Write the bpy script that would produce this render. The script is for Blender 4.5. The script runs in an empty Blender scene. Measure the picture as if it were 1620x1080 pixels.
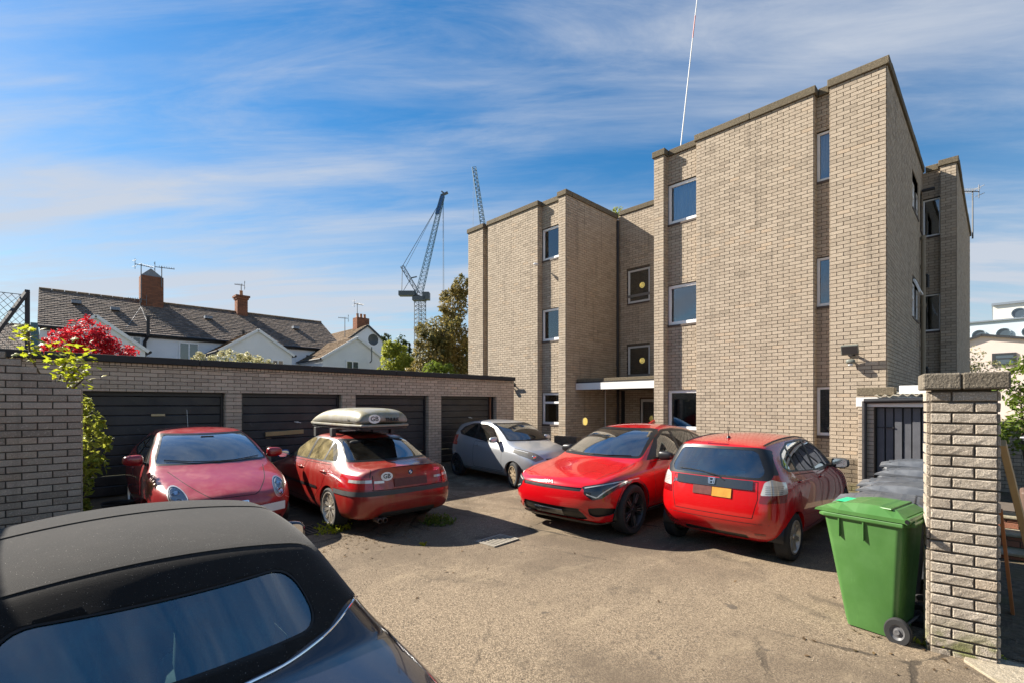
import bpy, bmesh, math, random
from mathutils import Vector, Matrix
from mathutils.bvhtree import BVHTree
rnd = random.Random(7)
R = math.radians
SC = bpy.context.scene
COL = SC.collection

# ------------------------------------------------------------------ camera, sky, sun, exposure
CAM = Vector((0.0, 0.0, 1.88))
YAW = R(44.27)                       # angle between the +Y axis and the view direction
SA, CA = math.sin(YAW), math.cos(YAW)
cd = bpy.data.cameras.new('camera')
cam = bpy.data.objects.new('camera', cd)
COL.objects.link(cam)
cam.location = CAM
cam.rotation_euler = (R(90), 0, -YAW)
cd.sensor_width = 36.0
cd.lens = 751.0 / 1620 * 36
cd.shift_y = (638 - 540) / 1620.0
cd.clip_start = 0.05
cd.clip_end = 3000
SC.camera = cam

LD = Vector((0.48, -1.0, -0.82)).normalized()      # direction sunlight travels
sd = bpy.data.lights.new('sun', 'SUN')
sd.energy = 3.3
sd.angle = R(0.5)
sd.color = (1.0, 0.92, 0.80)
sun = bpy.data.objects.new('sun', sd)
COL.objects.link(sun)
sun.rotation_euler = LD.to_track_quat('-Z', 'Y').to_euler()
sun.location = (-10, 30, 30)

W = bpy.data.worlds.new('World')
SC.world = W
W.use_nodes = True
def build_world():
    nt = W.node_tree
    N, Lk = nt.nodes, nt.links
    N.clear()
    out = N.new('ShaderNodeOutputWorld')
    bg = N.new('ShaderNodeBackground')
    bg.inputs['Strength'].default_value = 0.06
    sky = N.new('ShaderNodeTexSky')
    sky.sky_type = 'NISHITA'
    sky.sun_disc = False
    sky.sun_elevation = math.asin(-LD.z)
    sky.sun_rotation = math.atan2(-LD.x, -LD.y)
    sky.air_density = 1.3
    sky.dust_density = 0.25
    sky.ozone_density = 3.5
    tc = N.new('ShaderNodeTexCoord')
    sep = N.new('ShaderNodeSeparateXYZ')
    Lk.new(tc.outputs['Generated'], sep.inputs[0])
    def m(op, a, b=None):
        n = N.new('ShaderNodeMath'); n.operation = op
        for i, v in enumerate((a, b)):
            if v is None: continue
            if isinstance(v, (int, float)): n.inputs[i].default_value = v
            else: Lk.new(v, n.inputs[i])
        return n.outputs[0]
    zz = m('ADD', m('MAXIMUM', sep.outputs[2], 0.0), 0.10)
    # rotate so that the streaks run across the view, slightly tilted
    ang = R(-48)
    u = m('ADD', m('MULTIPLY', sep.outputs[0], math.cos(ang)), m('MULTIPLY', sep.outputs[1], math.sin(ang)))
    v = m('SUBTRACT', m('MULTIPLY', sep.outputs[1], math.cos(ang)), m('MULTIPLY', sep.outputs[0], math.sin(ang)))
    cb = N.new('ShaderNodeCombineXYZ')
    Lk.new(m('DIVIDE', u, zz), cb.inputs[0])
    Lk.new(m('DIVIDE', v, zz), cb.inputs[1])
    def layer(sx, sy, detail, rough, dist, lo, hi, seed):
        mp = N.new('ShaderNodeMapping')
        mp.inputs['Scale'].default_value = (sx, sy, 1)
        mp.inputs['Location'].default_value = (seed, seed * 1.7, seed)
        Lk.new(cb.outputs[0], mp.inputs[0])
        nz = N.new('ShaderNodeTexNoise')
        nz.inputs['Scale'].default_value = 1.0
        nz.inputs['Detail'].default_value = detail
        nz.inputs['Roughness'].default_value = rough
        nz.inputs['Distortion'].default_value = dist
        Lk.new(mp.outputs[0], nz.inputs['Vector'])
        mr = N.new('ShaderNodeMapRange')
        mr.inputs[1].default_value = lo; mr.inputs[2].default_value = hi
        mr.interpolation_type = 'SMOOTHSTEP'
        Lk.new(nz.outputs[0], mr.inputs[0])
        return mr.outputs[0]
    big = layer(0.30, 0.5, 4, 0.5, 0.2, 0.26, 0.62, 5.3)
    st = layer(0.42, 1.9, 9, 0.58, 0.35, 0.36, 0.74, 2.6)
    fine = layer(1.3, 6.0, 8, 0.66, 0.6, 0.36, 0.80, 8.2)
    mask = m('MULTIPLY', big, m('ADD', m('MULTIPLY', st, 0.72), m('MULTIPLY', fine, 0.36)))
    mask = m('MINIMUM', mask, 0.85)
    hz = N.new('ShaderNodeMapRange')
    hz.inputs[1].default_value = 0.0; hz.inputs[2].default_value = 0.5
    hz.inputs[3].default_value = 0.74; hz.inputs[4].default_value = 0.0
    hz.interpolation_type = 'SMOOTHSTEP'
    Lk.new(sep.outputs[2], hz.inputs[0])
    hazef = m('MULTIPLY', hz.outputs[0], m('ADD', 0.55, m('MULTIPLY', st, 0.55)))
    tot = m('MINIMUM', m('ADD', mask, hazef), 0.92)
    hs = N.new('ShaderNodeHueSaturation')
    hs.inputs['Saturation'].default_value = 1.40
    hs.inputs['Value'].default_value = 0.58
    Lk.new(sky.outputs[0], hs.inputs['Color'])
    mx = N.new('ShaderNodeMix'); mx.data_type = 'RGBA'
    Lk.new(tot, mx.inputs[0])
    Lk.new(hs.outputs[0], mx.inputs[6])
    mx.inputs[7].default_value = (2.6, 2.8, 3.15, 1)
    Lk.new(mx.outputs[2], bg.inputs['Color'])
    Lk.new(bg.outputs[0], out.inputs[0])
build_world()
vs = SC.view_settings
vs.view_transform = 'Standard'
vs.look = 'None'
vs.exposure = 2.0
vs.gamma = 1.0
vs.use_curve_mapping = False
SC.cycles.max_bounces = 8
SC.cycles.transparent_max_bounces = 12

# ------------------------------------------------------------------ materials
MATS = {}
class NT:
    def __init__(s, name):
        s.m = bpy.data.materials.new(name); s.m.use_nodes = True
        s.t = s.m.node_tree; s.N = s.t.nodes; s.L = s.t.links
        s.N.clear()
        s.out = s.N.new('ShaderNodeOutputMaterial')
        s.b = s.N.new('ShaderNodeBsdfPrincipled')
        s.L.new(s.b.outputs[0], s.out.inputs[0])
        MATS[name] = s.m
    def n(s, typ, **kw):
        n = s.N.new(typ)
        for k, v in kw.items(): setattr(n, k, v)
        return n
    def put(s, sock, v):
        if isinstance(v, (int, float)): sock.default_value = v
        elif isinstance(v, (tuple, list)):
            sock.default_value = tuple(v) + (1,) if (len(v) == 3 and len(sock.default_value) == 4) else tuple(v)
        else: s.L.new(v, sock)
    def math(s, op, a, b=0.0, c=None):
        n = s.n('ShaderNodeMath', operation=op)
        s.put(n.inputs[0], a); s.put(n.inputs[1], b)
        if c is not None: s.put(n.inputs[2], c)
        return n.outputs[0]
    def mix(s, f, a, b, blend='MIX'):
        n = s.n('ShaderNodeMix', data_type='RGBA', blend_type=blend)
        s.put(n.inputs[0], f); s.put(n.inputs[6], a); s.put(n.inputs[7], b)
        return n.outputs[2]
    def coord(s, kind='Object', scale=None):
        o = s.n('ShaderNodeTexCoord').outputs[kind]
        if scale is None: return o
        mp = s.n('ShaderNodeMapping'); s.L.new(o, mp.inputs[0])
        mp.inputs['Scale'].default_value = scale
        return mp.outputs[0]
    def pos(s, scale=None):
        o = s.n('ShaderNodeNewGeometry').outputs['Position']
        if scale is None: return o
        mp = s.n('ShaderNodeMapping'); s.L.new(o, mp.inputs[0])
        mp.inputs['Scale'].default_value = scale
        return mp.outputs[0]
    def noise(s, vec, scale, detail=4, rough=0.55, dist=0.0):
        n = s.n('ShaderNodeTexNoise'); s.L.new(vec, n.inputs['Vector'])
        n.inputs['Scale'].default_value = scale; n.inputs['Detail'].default_value = detail
        n.inputs['Roughness'].default_value = rough; n.inputs['Distortion'].default_value = dist
        return n.outputs[0]
    def voro(s, vec, scale, feature='F1', out='Color'):
        n = s.n('ShaderNodeTexVoronoi', feature=feature); s.L.new(vec, n.inputs['Vector'])
        n.inputs['Scale'].default_value = scale
        return n.outputs[out]
    def ramp(s, v, lo, hi, a=0.0, b=1.0, smooth=True):
        n = s.n('ShaderNodeMapRange'); s.L.new(v, n.inputs[0])
        if smooth: n.interpolation_type = 'SMOOTHSTEP'
        for i, q in enumerate((lo, hi, a, b)): n.inputs[i + 1].default_value = q
        return n.outputs[0]
    def bw(s, c):
        n = s.n('ShaderNodeRGBToBW'); s.L.new(c, n.inputs[0]); return n.outputs[0]
    def bump(s, h, strength=0.3, dist=0.01):
        n = s.n('ShaderNodeBump'); s.L.new(h, n.inputs['Height'])
        n.inputs['Strength'].default_value = strength; n.inputs['Distance'].default_value = dist
        s.L.new(n.outputs[0], s.b.inputs['Normal'])
    def set(s, **kw):
        for k, v in kw.items():
            s.put(s.b.inputs[k.replace('_', ' ')], v)
        return s.m

def plain(name, col, rough=0.6, metal=0.0, var=0.15, scale=6.0, coat=0.0, bump=0.0, bscale=60.0, spec=0.5):
    """one colour with slight procedural mottling"""
    t = NT(name)
    p = t.coord('Object')
    nz = t.noise(p, scale, 5, 0.6)
    c2 = tuple(max(0.0, q * (1 - var)) for q in col)
    c1 = tuple(min(1.0, q * (1 + var)) for q in col)
    c = t.mix(nz, c2, c1)
    t.set(Base_Color=c, Metallic=metal, Coat_Weight=coat, Specular_IOR_Level=spec)
    t.set(Roughness=t.math('MULTIPLY_ADD', nz, 0.2, rough - 0.1))
    if bump: t.bump(t.noise(p, bscale, 5, 0.65), bump, 0.004)
    return t.m

def brick_mat(name, c1, c2, c3, bump=0.6, dirt=(0.10, 0.085, 0.07), grain=220.0, moss=0.0, gd=0.60):
    t = NT(name)
    p = t.pos()
    at = t.n('ShaderNodeAttribute', attribute_name='tone').outputs['Fac']
    ob = t.n('ShaderNodeObjectInfo').outputs['Random']
    tone = t.math('FRACT', t.math('ADD', at, ob))
    c = t.mix(tone, c1, c2)
    c = t.mix(t.ramp(t.math('FRACT', t.math('MULTIPLY', tone, 7.31)), 0.90, 0.93, 0, 0.45), c, tuple(q * 0.62 for q in c2))
    c = t.mix(t.ramp(t.math('FRACT', t.math('MULTIPLY', tone, 3.77)), 0.93, 0.96, 0, 0.40), c, (min(1, c1[0] * 1.15), c1[1] * 1.0, c1[2] * 0.85))
    big = t.noise(p, 0.55, 3, 0.5)
    c = t.mix(t.ramp(big, 0.35, 0.7, 0, 0.45), c, c3)
    gr = t.noise(p, grain, 3, 0.7)
    c = t.mix(t.ramp(gr, 0.30, 0.72, gd, 0.0), c, dirt)
    c = t.mix(t.ramp(t.noise(p, grain * 0.45, 2, 0.6), 0.52, 0.75, 0, 0.40), c, tuple(min(1, q * 1.45) for q in c1))
    st = t.noise(t.pos((6, 6, 0.45)), 1.0, 4, 0.6)
    c = t.mix(t.ramp(st, 0.52, 0.78, 0, 0.42), c, dirt)
    if moss:
        z = t.n('ShaderNodeSeparateXYZ'); t.L.new(p, z.inputs[0])
        f = t.math('MULTIPLY', t.ramp(z.outputs[2], 0.0, moss, 1, 0), t.ramp(t.noise(p, 9, 4), 0.35, 0.6))
        c = t.mix(t.math('MULTIPLY', f, 0.8), c, (0.13, 0.15, 0.03))
    t.set(Base_Color=c, Roughness=0.92, Specular_IOR_Level=0.2)
    h = t.math('ADD', gr, t.math('MULTIPLY', t.noise(p, 60, 3, 0.6), 0.8))
    t.bump(h, bump, 0.008)
    return t.m

def glass_mat(name, tint=(0.55, 0.62, 0.65), dark=0.35, dust_tint=0.0, film_col=(0.35, 0.32, 0.26), rough=0.02, refl=1.0):
    """thin pane: transparent with a fresnel mirror on top, optional dust film"""
    t = NT(name)
    t.N.remove(t.b)
    tr = t.n('ShaderNodeBsdfTransparent'); t.put(tr.inputs[0], tuple(q * dark for q in tint))
    gl = t.n('ShaderNodeBsdfGlossy'); gl.inputs['Roughness'].default_value = rough
    gl.inputs[0].default_value = (0.9, 0.95, 1.0, 1)
    fr = t.n('ShaderNodeFresnel'); fr.inputs[0].default_value = 1.52
    mx = t.n('ShaderNodeMixShader')
    t.put(mx.inputs[0], t.math('MINIMUM', t.math('MULTIPLY_ADD', fr.outputs[0], 1.6 * refl, 0.03), 1.0))
    t.L.new(tr.outputs[0], mx.inputs[1]); t.L.new(gl.outputs[0], mx.inputs[2])
    res = mx.outputs[0]
    if dust_tint:
        df = t.n('ShaderNodeBsdfDiffuse'); t.put(df.inputs[0], film_col)
        p = t.coord('Object')
        nz = t.math('ADD', t.math('MULTIPLY', t.noise(p, 3.0, 5, 0.65, 0.5), 0.8), t.math('MULTIPLY', t.noise(p, 120, 2, 0.6), 0.35))
        m2 = t.n('ShaderNodeMixShader')
        t.put(m2.inputs[0], t.ramp(nz, 0.3, 0.9, 0.0, dust_tint))
        t.L.new(res, m2.inputs[1]); t.L.new(df.outputs[0], m2.inputs[2])
        res = m2.outputs[0]
    t.L.new(res, t.out.inputs[0])
    return t.m

def paint(name, col, rough=0.28, metal=0.0, dust_tint=0.0, film_col=(0.34, 0.27, 0.18), coat=1.0, flake=0.0, top=0.6):
    t = NT(name)
    p = t.coord('Object')
    nz = t.noise(p, 2.3, 4, 0.55)
    c = t.mix(nz, tuple(q * 0.93 for q in col), tuple(min(1, q * 1.06) for q in col))
    if flake:
        c = t.mix(t.ramp(t.noise(p, 900, 1, 0.5), 0.45, 0.75, 0, flake), c, (1, 1, 1))
    g = t.n('ShaderNodeNewGeometry')
    sp = t.n('ShaderNodeSeparateXYZ'); t.L.new(g.outputs['Normal'], sp.inputs[0])
    up = t.ramp(sp.outputs[2], 0.05, 0.95)
    film = t.math('ADD', t.math('MULTIPLY', t.noise(p, 4.5, 6, 0.7, 0.8), 0.9), t.math('MULTIPLY', t.noise(p, 160, 2, 0.6), 0.35))
    streak = t.noise(t.coord('Object', (9, 9, 0.8)), 1.0, 4, 0.6)
    amt = t.math('MULTIPLY', t.ramp(film, 0.35, 0.95), t.math('MULTIPLY_ADD', up, top, t.math('MULTIPLY', t.ramp(streak, 0.35, 0.8), 0.75)))
    z = t.n('ShaderNodeSeparateXYZ'); t.L.new(t.pos(), z.inputs[0])
    low = t.math('MULTIPLY', t.ramp(z.outputs[2], 0.15, 0.55, 0.55, 0.0), t.ramp(film, 0.3, 0.9))
    amt = t.math('MULTIPLY', t.math('ADD', amt, low), dust_tint)
    amt = t.math('MINIMUM', amt, 0.9)
    c = t.mix(amt, c, film_col)
    t.set(Base_Color=c, Metallic=metal, Coat_Weight=t.math('MULTIPLY', t.math('SUBTRACT', 1.0, amt), coat), Coat_Roughness=0.03 + 0.10 * min(dust_tint, 1))
    t.set(Roughness=t.math('MULTIPLY_ADD', amt, 0.6, rough))
    return t.m

# ------------------------------------------------------------------ mesh helpers
class MB:
    def __init__(s):
        s.v = []; s.f = []; s.tone = []; s.mi = []; s.cur = 0; s.ct = 0.0
    def face(s, pts):
        i = len(s.v); s.v.extend([tuple(p) for p in pts])
        s.f.append(tuple(range(i, i + len(pts)))); s.tone.append(s.ct); s.mi.append(s.cur)
    def addf(s, base, fs):
        for f in fs:
            s.f.append(tuple(base + q for q in f)); s.tone.append(s.ct); s.mi.append(s.cur)
    def box(s, x0, x1, y0, y1, z0, z1):
        if x0 > x1: x0, x1 = x1, x0
        if y0 > y1: y0, y1 = y1, y0
        if z0 > z1: z0, z1 = z1, z0
        b = len(s.v)
        s.v += [(x0, y0, z0), (x1, y0, z0), (x1, y1, z0), (x0, y1, z0), (x0, y0, z1), (x1, y0, z1), (x1, y1, z1), (x0, y1, z1)]
        s.addf(b, [(0, 3, 2, 1), (4, 5, 6, 7), (0, 1, 5, 4), (1, 2, 6, 5), (2, 3, 7, 6), (3, 0, 4, 7)])
        return s
    def obox(s, c, ax, ay, az):
        """box from a centre and three half-axis vectors"""
        c, ax, ay, az = Vector(c), Vector(ax), Vector(ay), Vector(az)
        b = len(s.v)
        for k in (-1, 1):
            for i, j in ((-1, -1), (1, -1), (1, 1), (-1, 1)):
                s.v.append(tuple(c + ax * i + ay * j + az * k))
        s.addf(b, [(0, 3, 2, 1), (4, 5, 6, 7), (0, 1, 5, 4), (1, 2, 6, 5), (2, 3, 7, 6), (3, 0, 4, 7)])
        return s
    def beam(s, p0, p1, w, h=None, up=(0, 0, 1)):
        p0, p1 = Vector(p0), Vector(p1); d = (p1 - p0)
        h = w if h is None else h
        u = Vector(up)
        if abs(d.normalized().dot(u)) > 0.98: u = Vector((1, 0, 0))
        sx = d.cross(u).normalized(); uy = sx.cross(d).normalized()
        return s.obox((p0 + p1) / 2, d / 2, sx * w / 2, uy * h / 2)
    def cyl(s, p0, p1, r0, r1=None, n=12, cap=True):
        p0, p1 = Vector(p0), Vector(p1); r1 = r0 if r1 is None else r1
        d = (p1 - p0).normalized()
        u = d.orthogonal().normalized(); w = d.cross(u)
        b = len(s.v)
        for k in range(n):
            a = 2 * math.pi * k / n; q = u * math.cos(a) + w * math.sin(a)
            s.v.append(tuple(p0 + q * r0)); s.v.append(tuple(p1 + q * r1))
        s.addf(b, [(2 * k, 2 * ((k + 1) % n), 2 * ((k + 1) % n) + 1, 2 * k + 1) for k in range(n)])
        if cap:
            s.addf(b, [tuple(2 * k for k in range(n))[::-1], tuple(2 * k + 1 for k in range(n))])
        return s
    def tube(s, pts, r, n=8):
        for a, b in zip(pts[:-1], pts[1:]): s.cyl(a, b, r, r, n)
        return s
    def lathe(s, prof, n=24, c=(0, 0, 0), axis='z', close=False):
        """prof: list of (radius, height) revolved about an axis through c"""
        b = len(s.v); c = Vector(c)
        for (r, h) in prof:
            for k in range(n):
                a = 2 * math.pi * k / n; x, y = r * math.cos(a), r * math.sin(a)
                p = (x, y, h) if axis == 'z' else ((h, x, y) if axis == 'x' else (x, h, y))
                s.v.append(tuple(c + Vector(p)))
        m = len(prof)
        rng = range(m if close else m - 1)
        s.addf(b, [(i * n + k, i * n + (k + 1) % n, ((i + 1) % m) * n + (k + 1) % n, ((i + 1) % m) * n + k) for i in rng for k in range(n)])
        return s
    def prism(s, poly, axis, a0, a1):
        """extrude a 2-D polygon along an axis: 'x' takes (y,z), 'y' takes (x,z), 'z' takes (x,y)"""
        def p3(p, a):
            return {'x': (a, p[0], p[1]), 'y': (p[0], a, p[1]), 'z': (p[0], p[1], a)}[axis]
        n = len(poly); b = len(s.v)
        s.v += [p3(p, a0) for p in poly] + [p3(p, a1) for p in poly]
        s.addf(b, [tuple(range(n)), tuple(range(n, 2 * n))[::-1]])
        s.addf(b, [(k, n + k, n + (k + 1) % n, (k + 1) % n) for k in range(n)])
        return s
    def build(s, name, mats, parent=None, smooth=False, bevel=0.0, fixn=True):
        me = bpy.data.meshes.new(name)
        me.from_pydata(s.v, [], s.f)
        if not isinstance(mats, (list, tuple)): mats = [mats]
        for m in mats: me.materials.append(MATS[m] if isinstance(m, str) else m)
        if any(s.mi): me.polygons.foreach_set('material_index', s.mi)
        if any(s.tone):
            at = me.attributes.new('tone', 'FLOAT', 'FACE'); at.data.foreach_set('value', s.tone)
        if fixn:
            bm = bmesh.new(); bm.from_mesh(me)
            bmesh.ops.recalc_face_normals(bm, faces=bm.faces); bm.to_mesh(me); bm.free()
        return link(name, me, parent, smooth, bevel)

def link(name, me, parent=None, smooth=False, bevel=0.0):
    o = bpy.data.objects.new(name, me)
    COL.objects.link(o)
    if parent is not None: o.parent = parent
    if smooth:
        me.polygons.foreach_set('use_smooth', [True] * len(me.polygons))
        try: me.set_sharp_from_angle(angle=R(38))
        except Exception: pass
    if bevel:
        md = o.modifiers.new('bevel', 'BEVEL'); md.width = bevel; md.segments = 2; md.limit_method = 'ANGLE'
        md.angle_limit = R(50)
    return o

def tag(o, label=None, cat=None, group=None, kind=None):
    if label: o['label'] = label
    if cat: o['category'] = cat
    if group: o['group'] = group
    if kind: o['kind'] = kind
    return o
def thing(name, label, cat, loc=(0, 0, 0), rz=0.0, group=None):
    o = bpy.data.objects.new(name, None); COL.objects.link(o)
    o.location = loc; o.rotation_euler = (0, 0, rz); o.empty_display_size = 0.2
    return tag(o, label, cat, group)
def local(o):
    """parent space offset for parts authored in world coordinates under an unrotated Empty"""
    return Vector(o.location)
def copy_tree(o, parent=None):
    c = o.copy(); COL.objects.link(c); c.parent = parent
    for ch in list(o.children): copy_tree(ch, c)
    return c
def text_mesh(body, size, name, mat, parent, mtx, extrude=0.002, shear=0.0, spacing=1.0, offset=0.0):
    cu = bpy.data.curves.new(name, 'FONT'); cu.body = body; cu.size = size; cu.extrude = extrude
    cu.align_x = 'CENTER'; cu.align_y = 'CENTER'; cu.shear = shear; cu.space_character = spacing; cu.offset = offset
    cu.resolution_u = 3
    tmp = bpy.data.objects.new('tmp_text', cu); COL.objects.link(tmp)
    dg = bpy.context.evaluated_depsgraph_get()
    me = bpy.data.meshes.new_from_object(tmp.evaluated_get(dg))
    bpy.data.objects.remove(tmp); me.name = name
    me.materials.clear(); me.materials.append(MATS[mat])
    me.transform(mtx)
    return link(name, me, parent)
def frame_mtx(o, xdir, ydir):
    """matrix that carries local x,y,z onto world xdir, ydir and their cross product at o"""
    x = Vector(xdir).normalized(); y = Vector(ydir); y = (y - x * y.dot(x)).normalized(); z = x.cross(y)
    m = Matrix((x, y, z)).transposed().to_4x4(); m.translation = Vector(o)
    return m

def seen(p):
    """depth and pixel in a 1620x1080 frame, used to rank bricks by size in view"""
    d = p[0] * SA + p[1] * CA
    if d < 0.2: return None
    s = p[0] * CA - p[1] * SA
    x = 810 + 751 * s / d; y = 638 - (p[2] - 1.88) / d * 751
    return d, x, y
# ------------------------------------------------------------------ materials in use
brick_mat('brick_tan', (0.53, 0.445, 0.345), (0.41, 0.34, 0.26), (0.48, 0.395, 0.30), bump=0.45, gd=0.5)
brick_mat('brick_grey', (0.68, 0.55, 0.43), (0.50, 0.40, 0.31), (0.58, 0.46, 0.35), bump=0.35, gd=0.30)
brick_mat('brick_rough', (0.66, 0.58, 0.48), (0.44, 0.37, 0.29), (0.54, 0.46, 0.36), bump=1.0, grain=150.0, moss=0.32)
brick_mat('brick_wall_left', (0.70, 0.585, 0.455), (0.44, 0.36, 0.275), (0.60, 0.49, 0.38), bump=0.6, gd=0.34, grain=150.0)
brick_mat('brick_red', (0.34, 0.13, 0.07), (0.22, 0.085, 0.05), (0.28, 0.12, 0.07), bump=0.6)
brick_mat('coping_stone', (0.20, 0.165, 0.115), (0.15, 0.12, 0.085), (0.12, 0.10, 0.065), bump=0.8, dirt=(0.05, 0.045, 0.03), grain=60)
brick_mat('cap_stone', (0.26, 0.225, 0.175), (0.17, 0.145, 0.11), (0.10, 0.09, 0.07), bump=1.0, dirt=(0.045, 0.04, 0.035), grain=70)
plain('mortar', (0.095, 0.075, 0.056), 0.95, var=0.35, scale=9, bump=0.5, bscale=90)
plain('mortar_dark', (0.12, 0.098, 0.075), 0.95, var=0.35, scale=9, bump=0.5, bscale=90)
plain('upvc', (0.82, 0.82, 0.82), 0.35, var=0.06)
plain('upvc_grey', (0.55, 0.55, 0.54), 0.45, var=0.12)
plain('sill_tile', (0.075, 0.055, 0.045), 0.7, var=0.3)
plain('felt', (0.035, 0.034, 0.034), 0.9, var=0.4, bump=0.5)
plain('black_metal', (0.018, 0.018, 0.020), 0.5, var=0.3)
plain('pipe_tan', (0.23, 0.19, 0.13), 0.6, var=0.2)
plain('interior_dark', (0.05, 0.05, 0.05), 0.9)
plain('interior_wall', (0.16, 0.155, 0.15), 0.9)
plain('lamp_yellow', (0.80, 0.62, 0.14), 0.4, var=0.1)
MATS['lamp_yellow'].node_tree.nodes['Principled BSDF'].inputs['Emission Color'].default_value = (1.0, 0.72, 0.2, 1)
MATS['lamp_yellow'].node_tree.nodes['Principled BSDF'].inputs['Emission Strength'].default_value = 0.22
plain('white_paint', (0.72, 0.71, 0.68), 0.6, var=0.12, scale=3)
def curtain_mat():
    t = NT('curtain')
    p = t.coord('Object')
    c = t.mix(t.ramp(t.noise(t.coord('Object', (30, 30, 1.5)), 1.0, 4, 0.6), 0.35, 0.7), (0.55, 0.58, 0.62), (0.80, 0.74, 0.62))
    t.set(Base_Color=c, Roughness=0.9)
curtain_mat()
glass_mat('window_glass', (0.85, 0.9, 0.95), 0.9, refl=1.35)
def asphalt():
    t = NT('asphalt')
    p = t.pos()
    vn = t.n('ShaderNodeTexVoronoi'); t.L.new(p, vn.inputs['Vector']); vn.inputs['Scale'].default_value = 120
    cell = t.bw(vn.outputs['Color'])
    big = t.noise(p, 0.42, 5, 0.6, 0.4)
    mid = t.noise(p, 2.2, 5, 0.65, 0.3)
    c = t.mix(t.ramp(cell, 0.15, 0.85), (0.13, 0.098, 0.066), (0.35, 0.272, 0.185))
    c = t.mix(t.ramp(cell, 0.80, 0.95, 0, 0.30), c, (0.44, 0.38, 0.29))
    c = t.mix(t.ramp(vn.outputs['Distance'], 0.40, 0.8, 0, 0.60), c, (0.06, 0.048, 0.036))
    c = t.mix(t.ramp(big, 0.40, 0.64, 0, 0.80), c, (0.105, 0.080, 0.056))
    c = t.mix(t.ramp(mid, 0.55, 0.80, 0, 0.42), c, (0.30, 0.235, 0.155))
    c = t.mix(t.ramp(t.noise(p, 1.1, 6, 0.7, 0.9), 0.54, 0.70, 0, 0.72), c, (0.08, 0.063, 0.046))
    c = t.mix(t.ramp(t.noise(t.pos((1.0, 3.5, 1)), 0.9, 5, 0.65, 0.6), 0.56, 0.70, 0, 0.35), c, (0.34, 0.27, 0.18))
    c = t.mix(t.ramp(t.noise(p, 3.6, 3, 0.5), 0.70, 0.76, 0, 0.7), c, (0.055, 0.047, 0.04))
    # soil and litter towards the garages
    sp = t.n('ShaderNodeSeparateXYZ'); t.L.new(p, sp.inputs[0])
    soil = t.math('MULTIPLY', t.ramp(sp.outputs[1], 5.2, 8.2), t.ramp(t.noise(p, 1.7, 6, 0.7, 0.6), 0.38, 0.62))
    c = t.mix(t.math('MULTIPLY', soil, 0.75), c, t.mix(t.ramp(t.noise(p, 40, 4, 0.7), 0.35, 0.7), (0.045, 0.034, 0.022), (0.14, 0.105, 0.065)))
    dist = t.voro(t.pos(), 0.55, 'DISTANCE_TO_EDGE', 'Distance')
    wob = t.math('ADD', dist, t.math('MULTIPLY', t.math('SUBTRACT', t.noise(p, 6, 3), 0.5), 0.06))
    crack = t.math('MULTIPLY', t.ramp(wob, 0.002, 0.014, 1, 0), t.ramp(t.noise(p, 0.35, 2), 0.48, 0.58))
    c = t.mix(t.math('MULTIPLY', crack, 0.7), c, (0.03, 0.025, 0.02))
    t.set(Base_Color=c, Roughness=0.9, Specular_IOR_Level=0.25)
    h = t.math('ADD', t.math('MULTIPLY', t.math('SUBTRACT', 1.0, vn.outputs['Distance']), 0.9), t.math('MULTIPLY', t.noise(p, 240, 2), 0.4))
    t.bump(t.math('SUBTRACT', h, t.math('MULTIPLY', crack, 2.0)), 0.55, 0.006)
asphalt()
def soil_mat(name, a, b, c3, s=14):
    t = NT(name); p = t.pos()
    c = t.mix(t.ramp(t.noise(p, s, 6, 0.7), 0.3, 0.7), a, b)
    c = t.mix(t.ramp(t.noise(p, 1.3, 4, 0.6), 0.45, 0.65, 0, 0.8), c, c3)
    t.set(Base_Color=c, Roughness=0.95)
    t.bump(t.noise(p, 45, 5, 0.7), 0.7, 0.02)
soil_mat('soil', (0.05, 0.036, 0.022), (0.15, 0.11, 0.07), (0.10, 0.085, 0.03))
soil_mat('concrete', (0.26, 0.22, 0.16), (0.38, 0.33, 0.25), (0.17, 0.15, 0.06), 30)
soil_mat('grass_far', (0.10, 0.11, 0.05), (0.17, 0.17, 0.09), (0.14, 0.13, 0.08), 2)

# ------------------------------------------------------------------ ground
def gz(x, y):
    """yard level: dished towards a low spot by the gully, rising to the garages"""
    t = min(1.0, max(0.0, (y - 9.9) / 0.95))
    return 0.225 * t * t * (3 - 2 * t) - 0.09 * math.exp(-((x - 7.6) ** 2 + (y - 2.5) ** 2) / 6.5)
def sheet(name, x0, x1, y0, y1, mat, step=0.3, lift=0.0, f=gz):
    m = MB(); nx, ny = int((x1 - x0) / step) + 1, int((y1 - y0) / step) + 1
    for j in range(ny + 1):
        for i in range(nx + 1):
            x, y = x0 + (x1 - x0) * i / nx, y0 + (y1 - y0) * j / ny
            m.v.append((x, y, f(x, y) + lift))
    w = nx + 1
    m.addf(0, [(j * w + i, j * w + i + 1, (j + 1) * w + i + 1, (j + 1) * w + i) for j in range(ny) for i in range(nx)])
    return tag(m.build(name, mat, smooth=True, fixn=False), kind='structure')
tag(MB().box(-400, 600, -400, 600, -0.6, -0.3).build('ground', 'grass_far'), kind='structure')
tag(MB().box(-60, 60, 11.3, 80, -0.28, -0.02).build('back_gardens', 'grass_far'), kind='structure')
sheet('car_park', -9, 15.4, -9, 11.6, 'asphalt')
sheet('side_path', 5.1, 15.0, -7, 0.06, 'soil', 0.3, 0.006)
tag(MB().box(15.0, 90, -60, .8, -0.28, -0.03).build('bounce_yard', 'concrete'), kind='structure')  # pale paving added beside the flats to bounce light onto their shaded walls
tag(MB().box(-60, 90, -60, -9, -0.28, -0.05).build('street', 'asphalt'), kind='structure')
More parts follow.
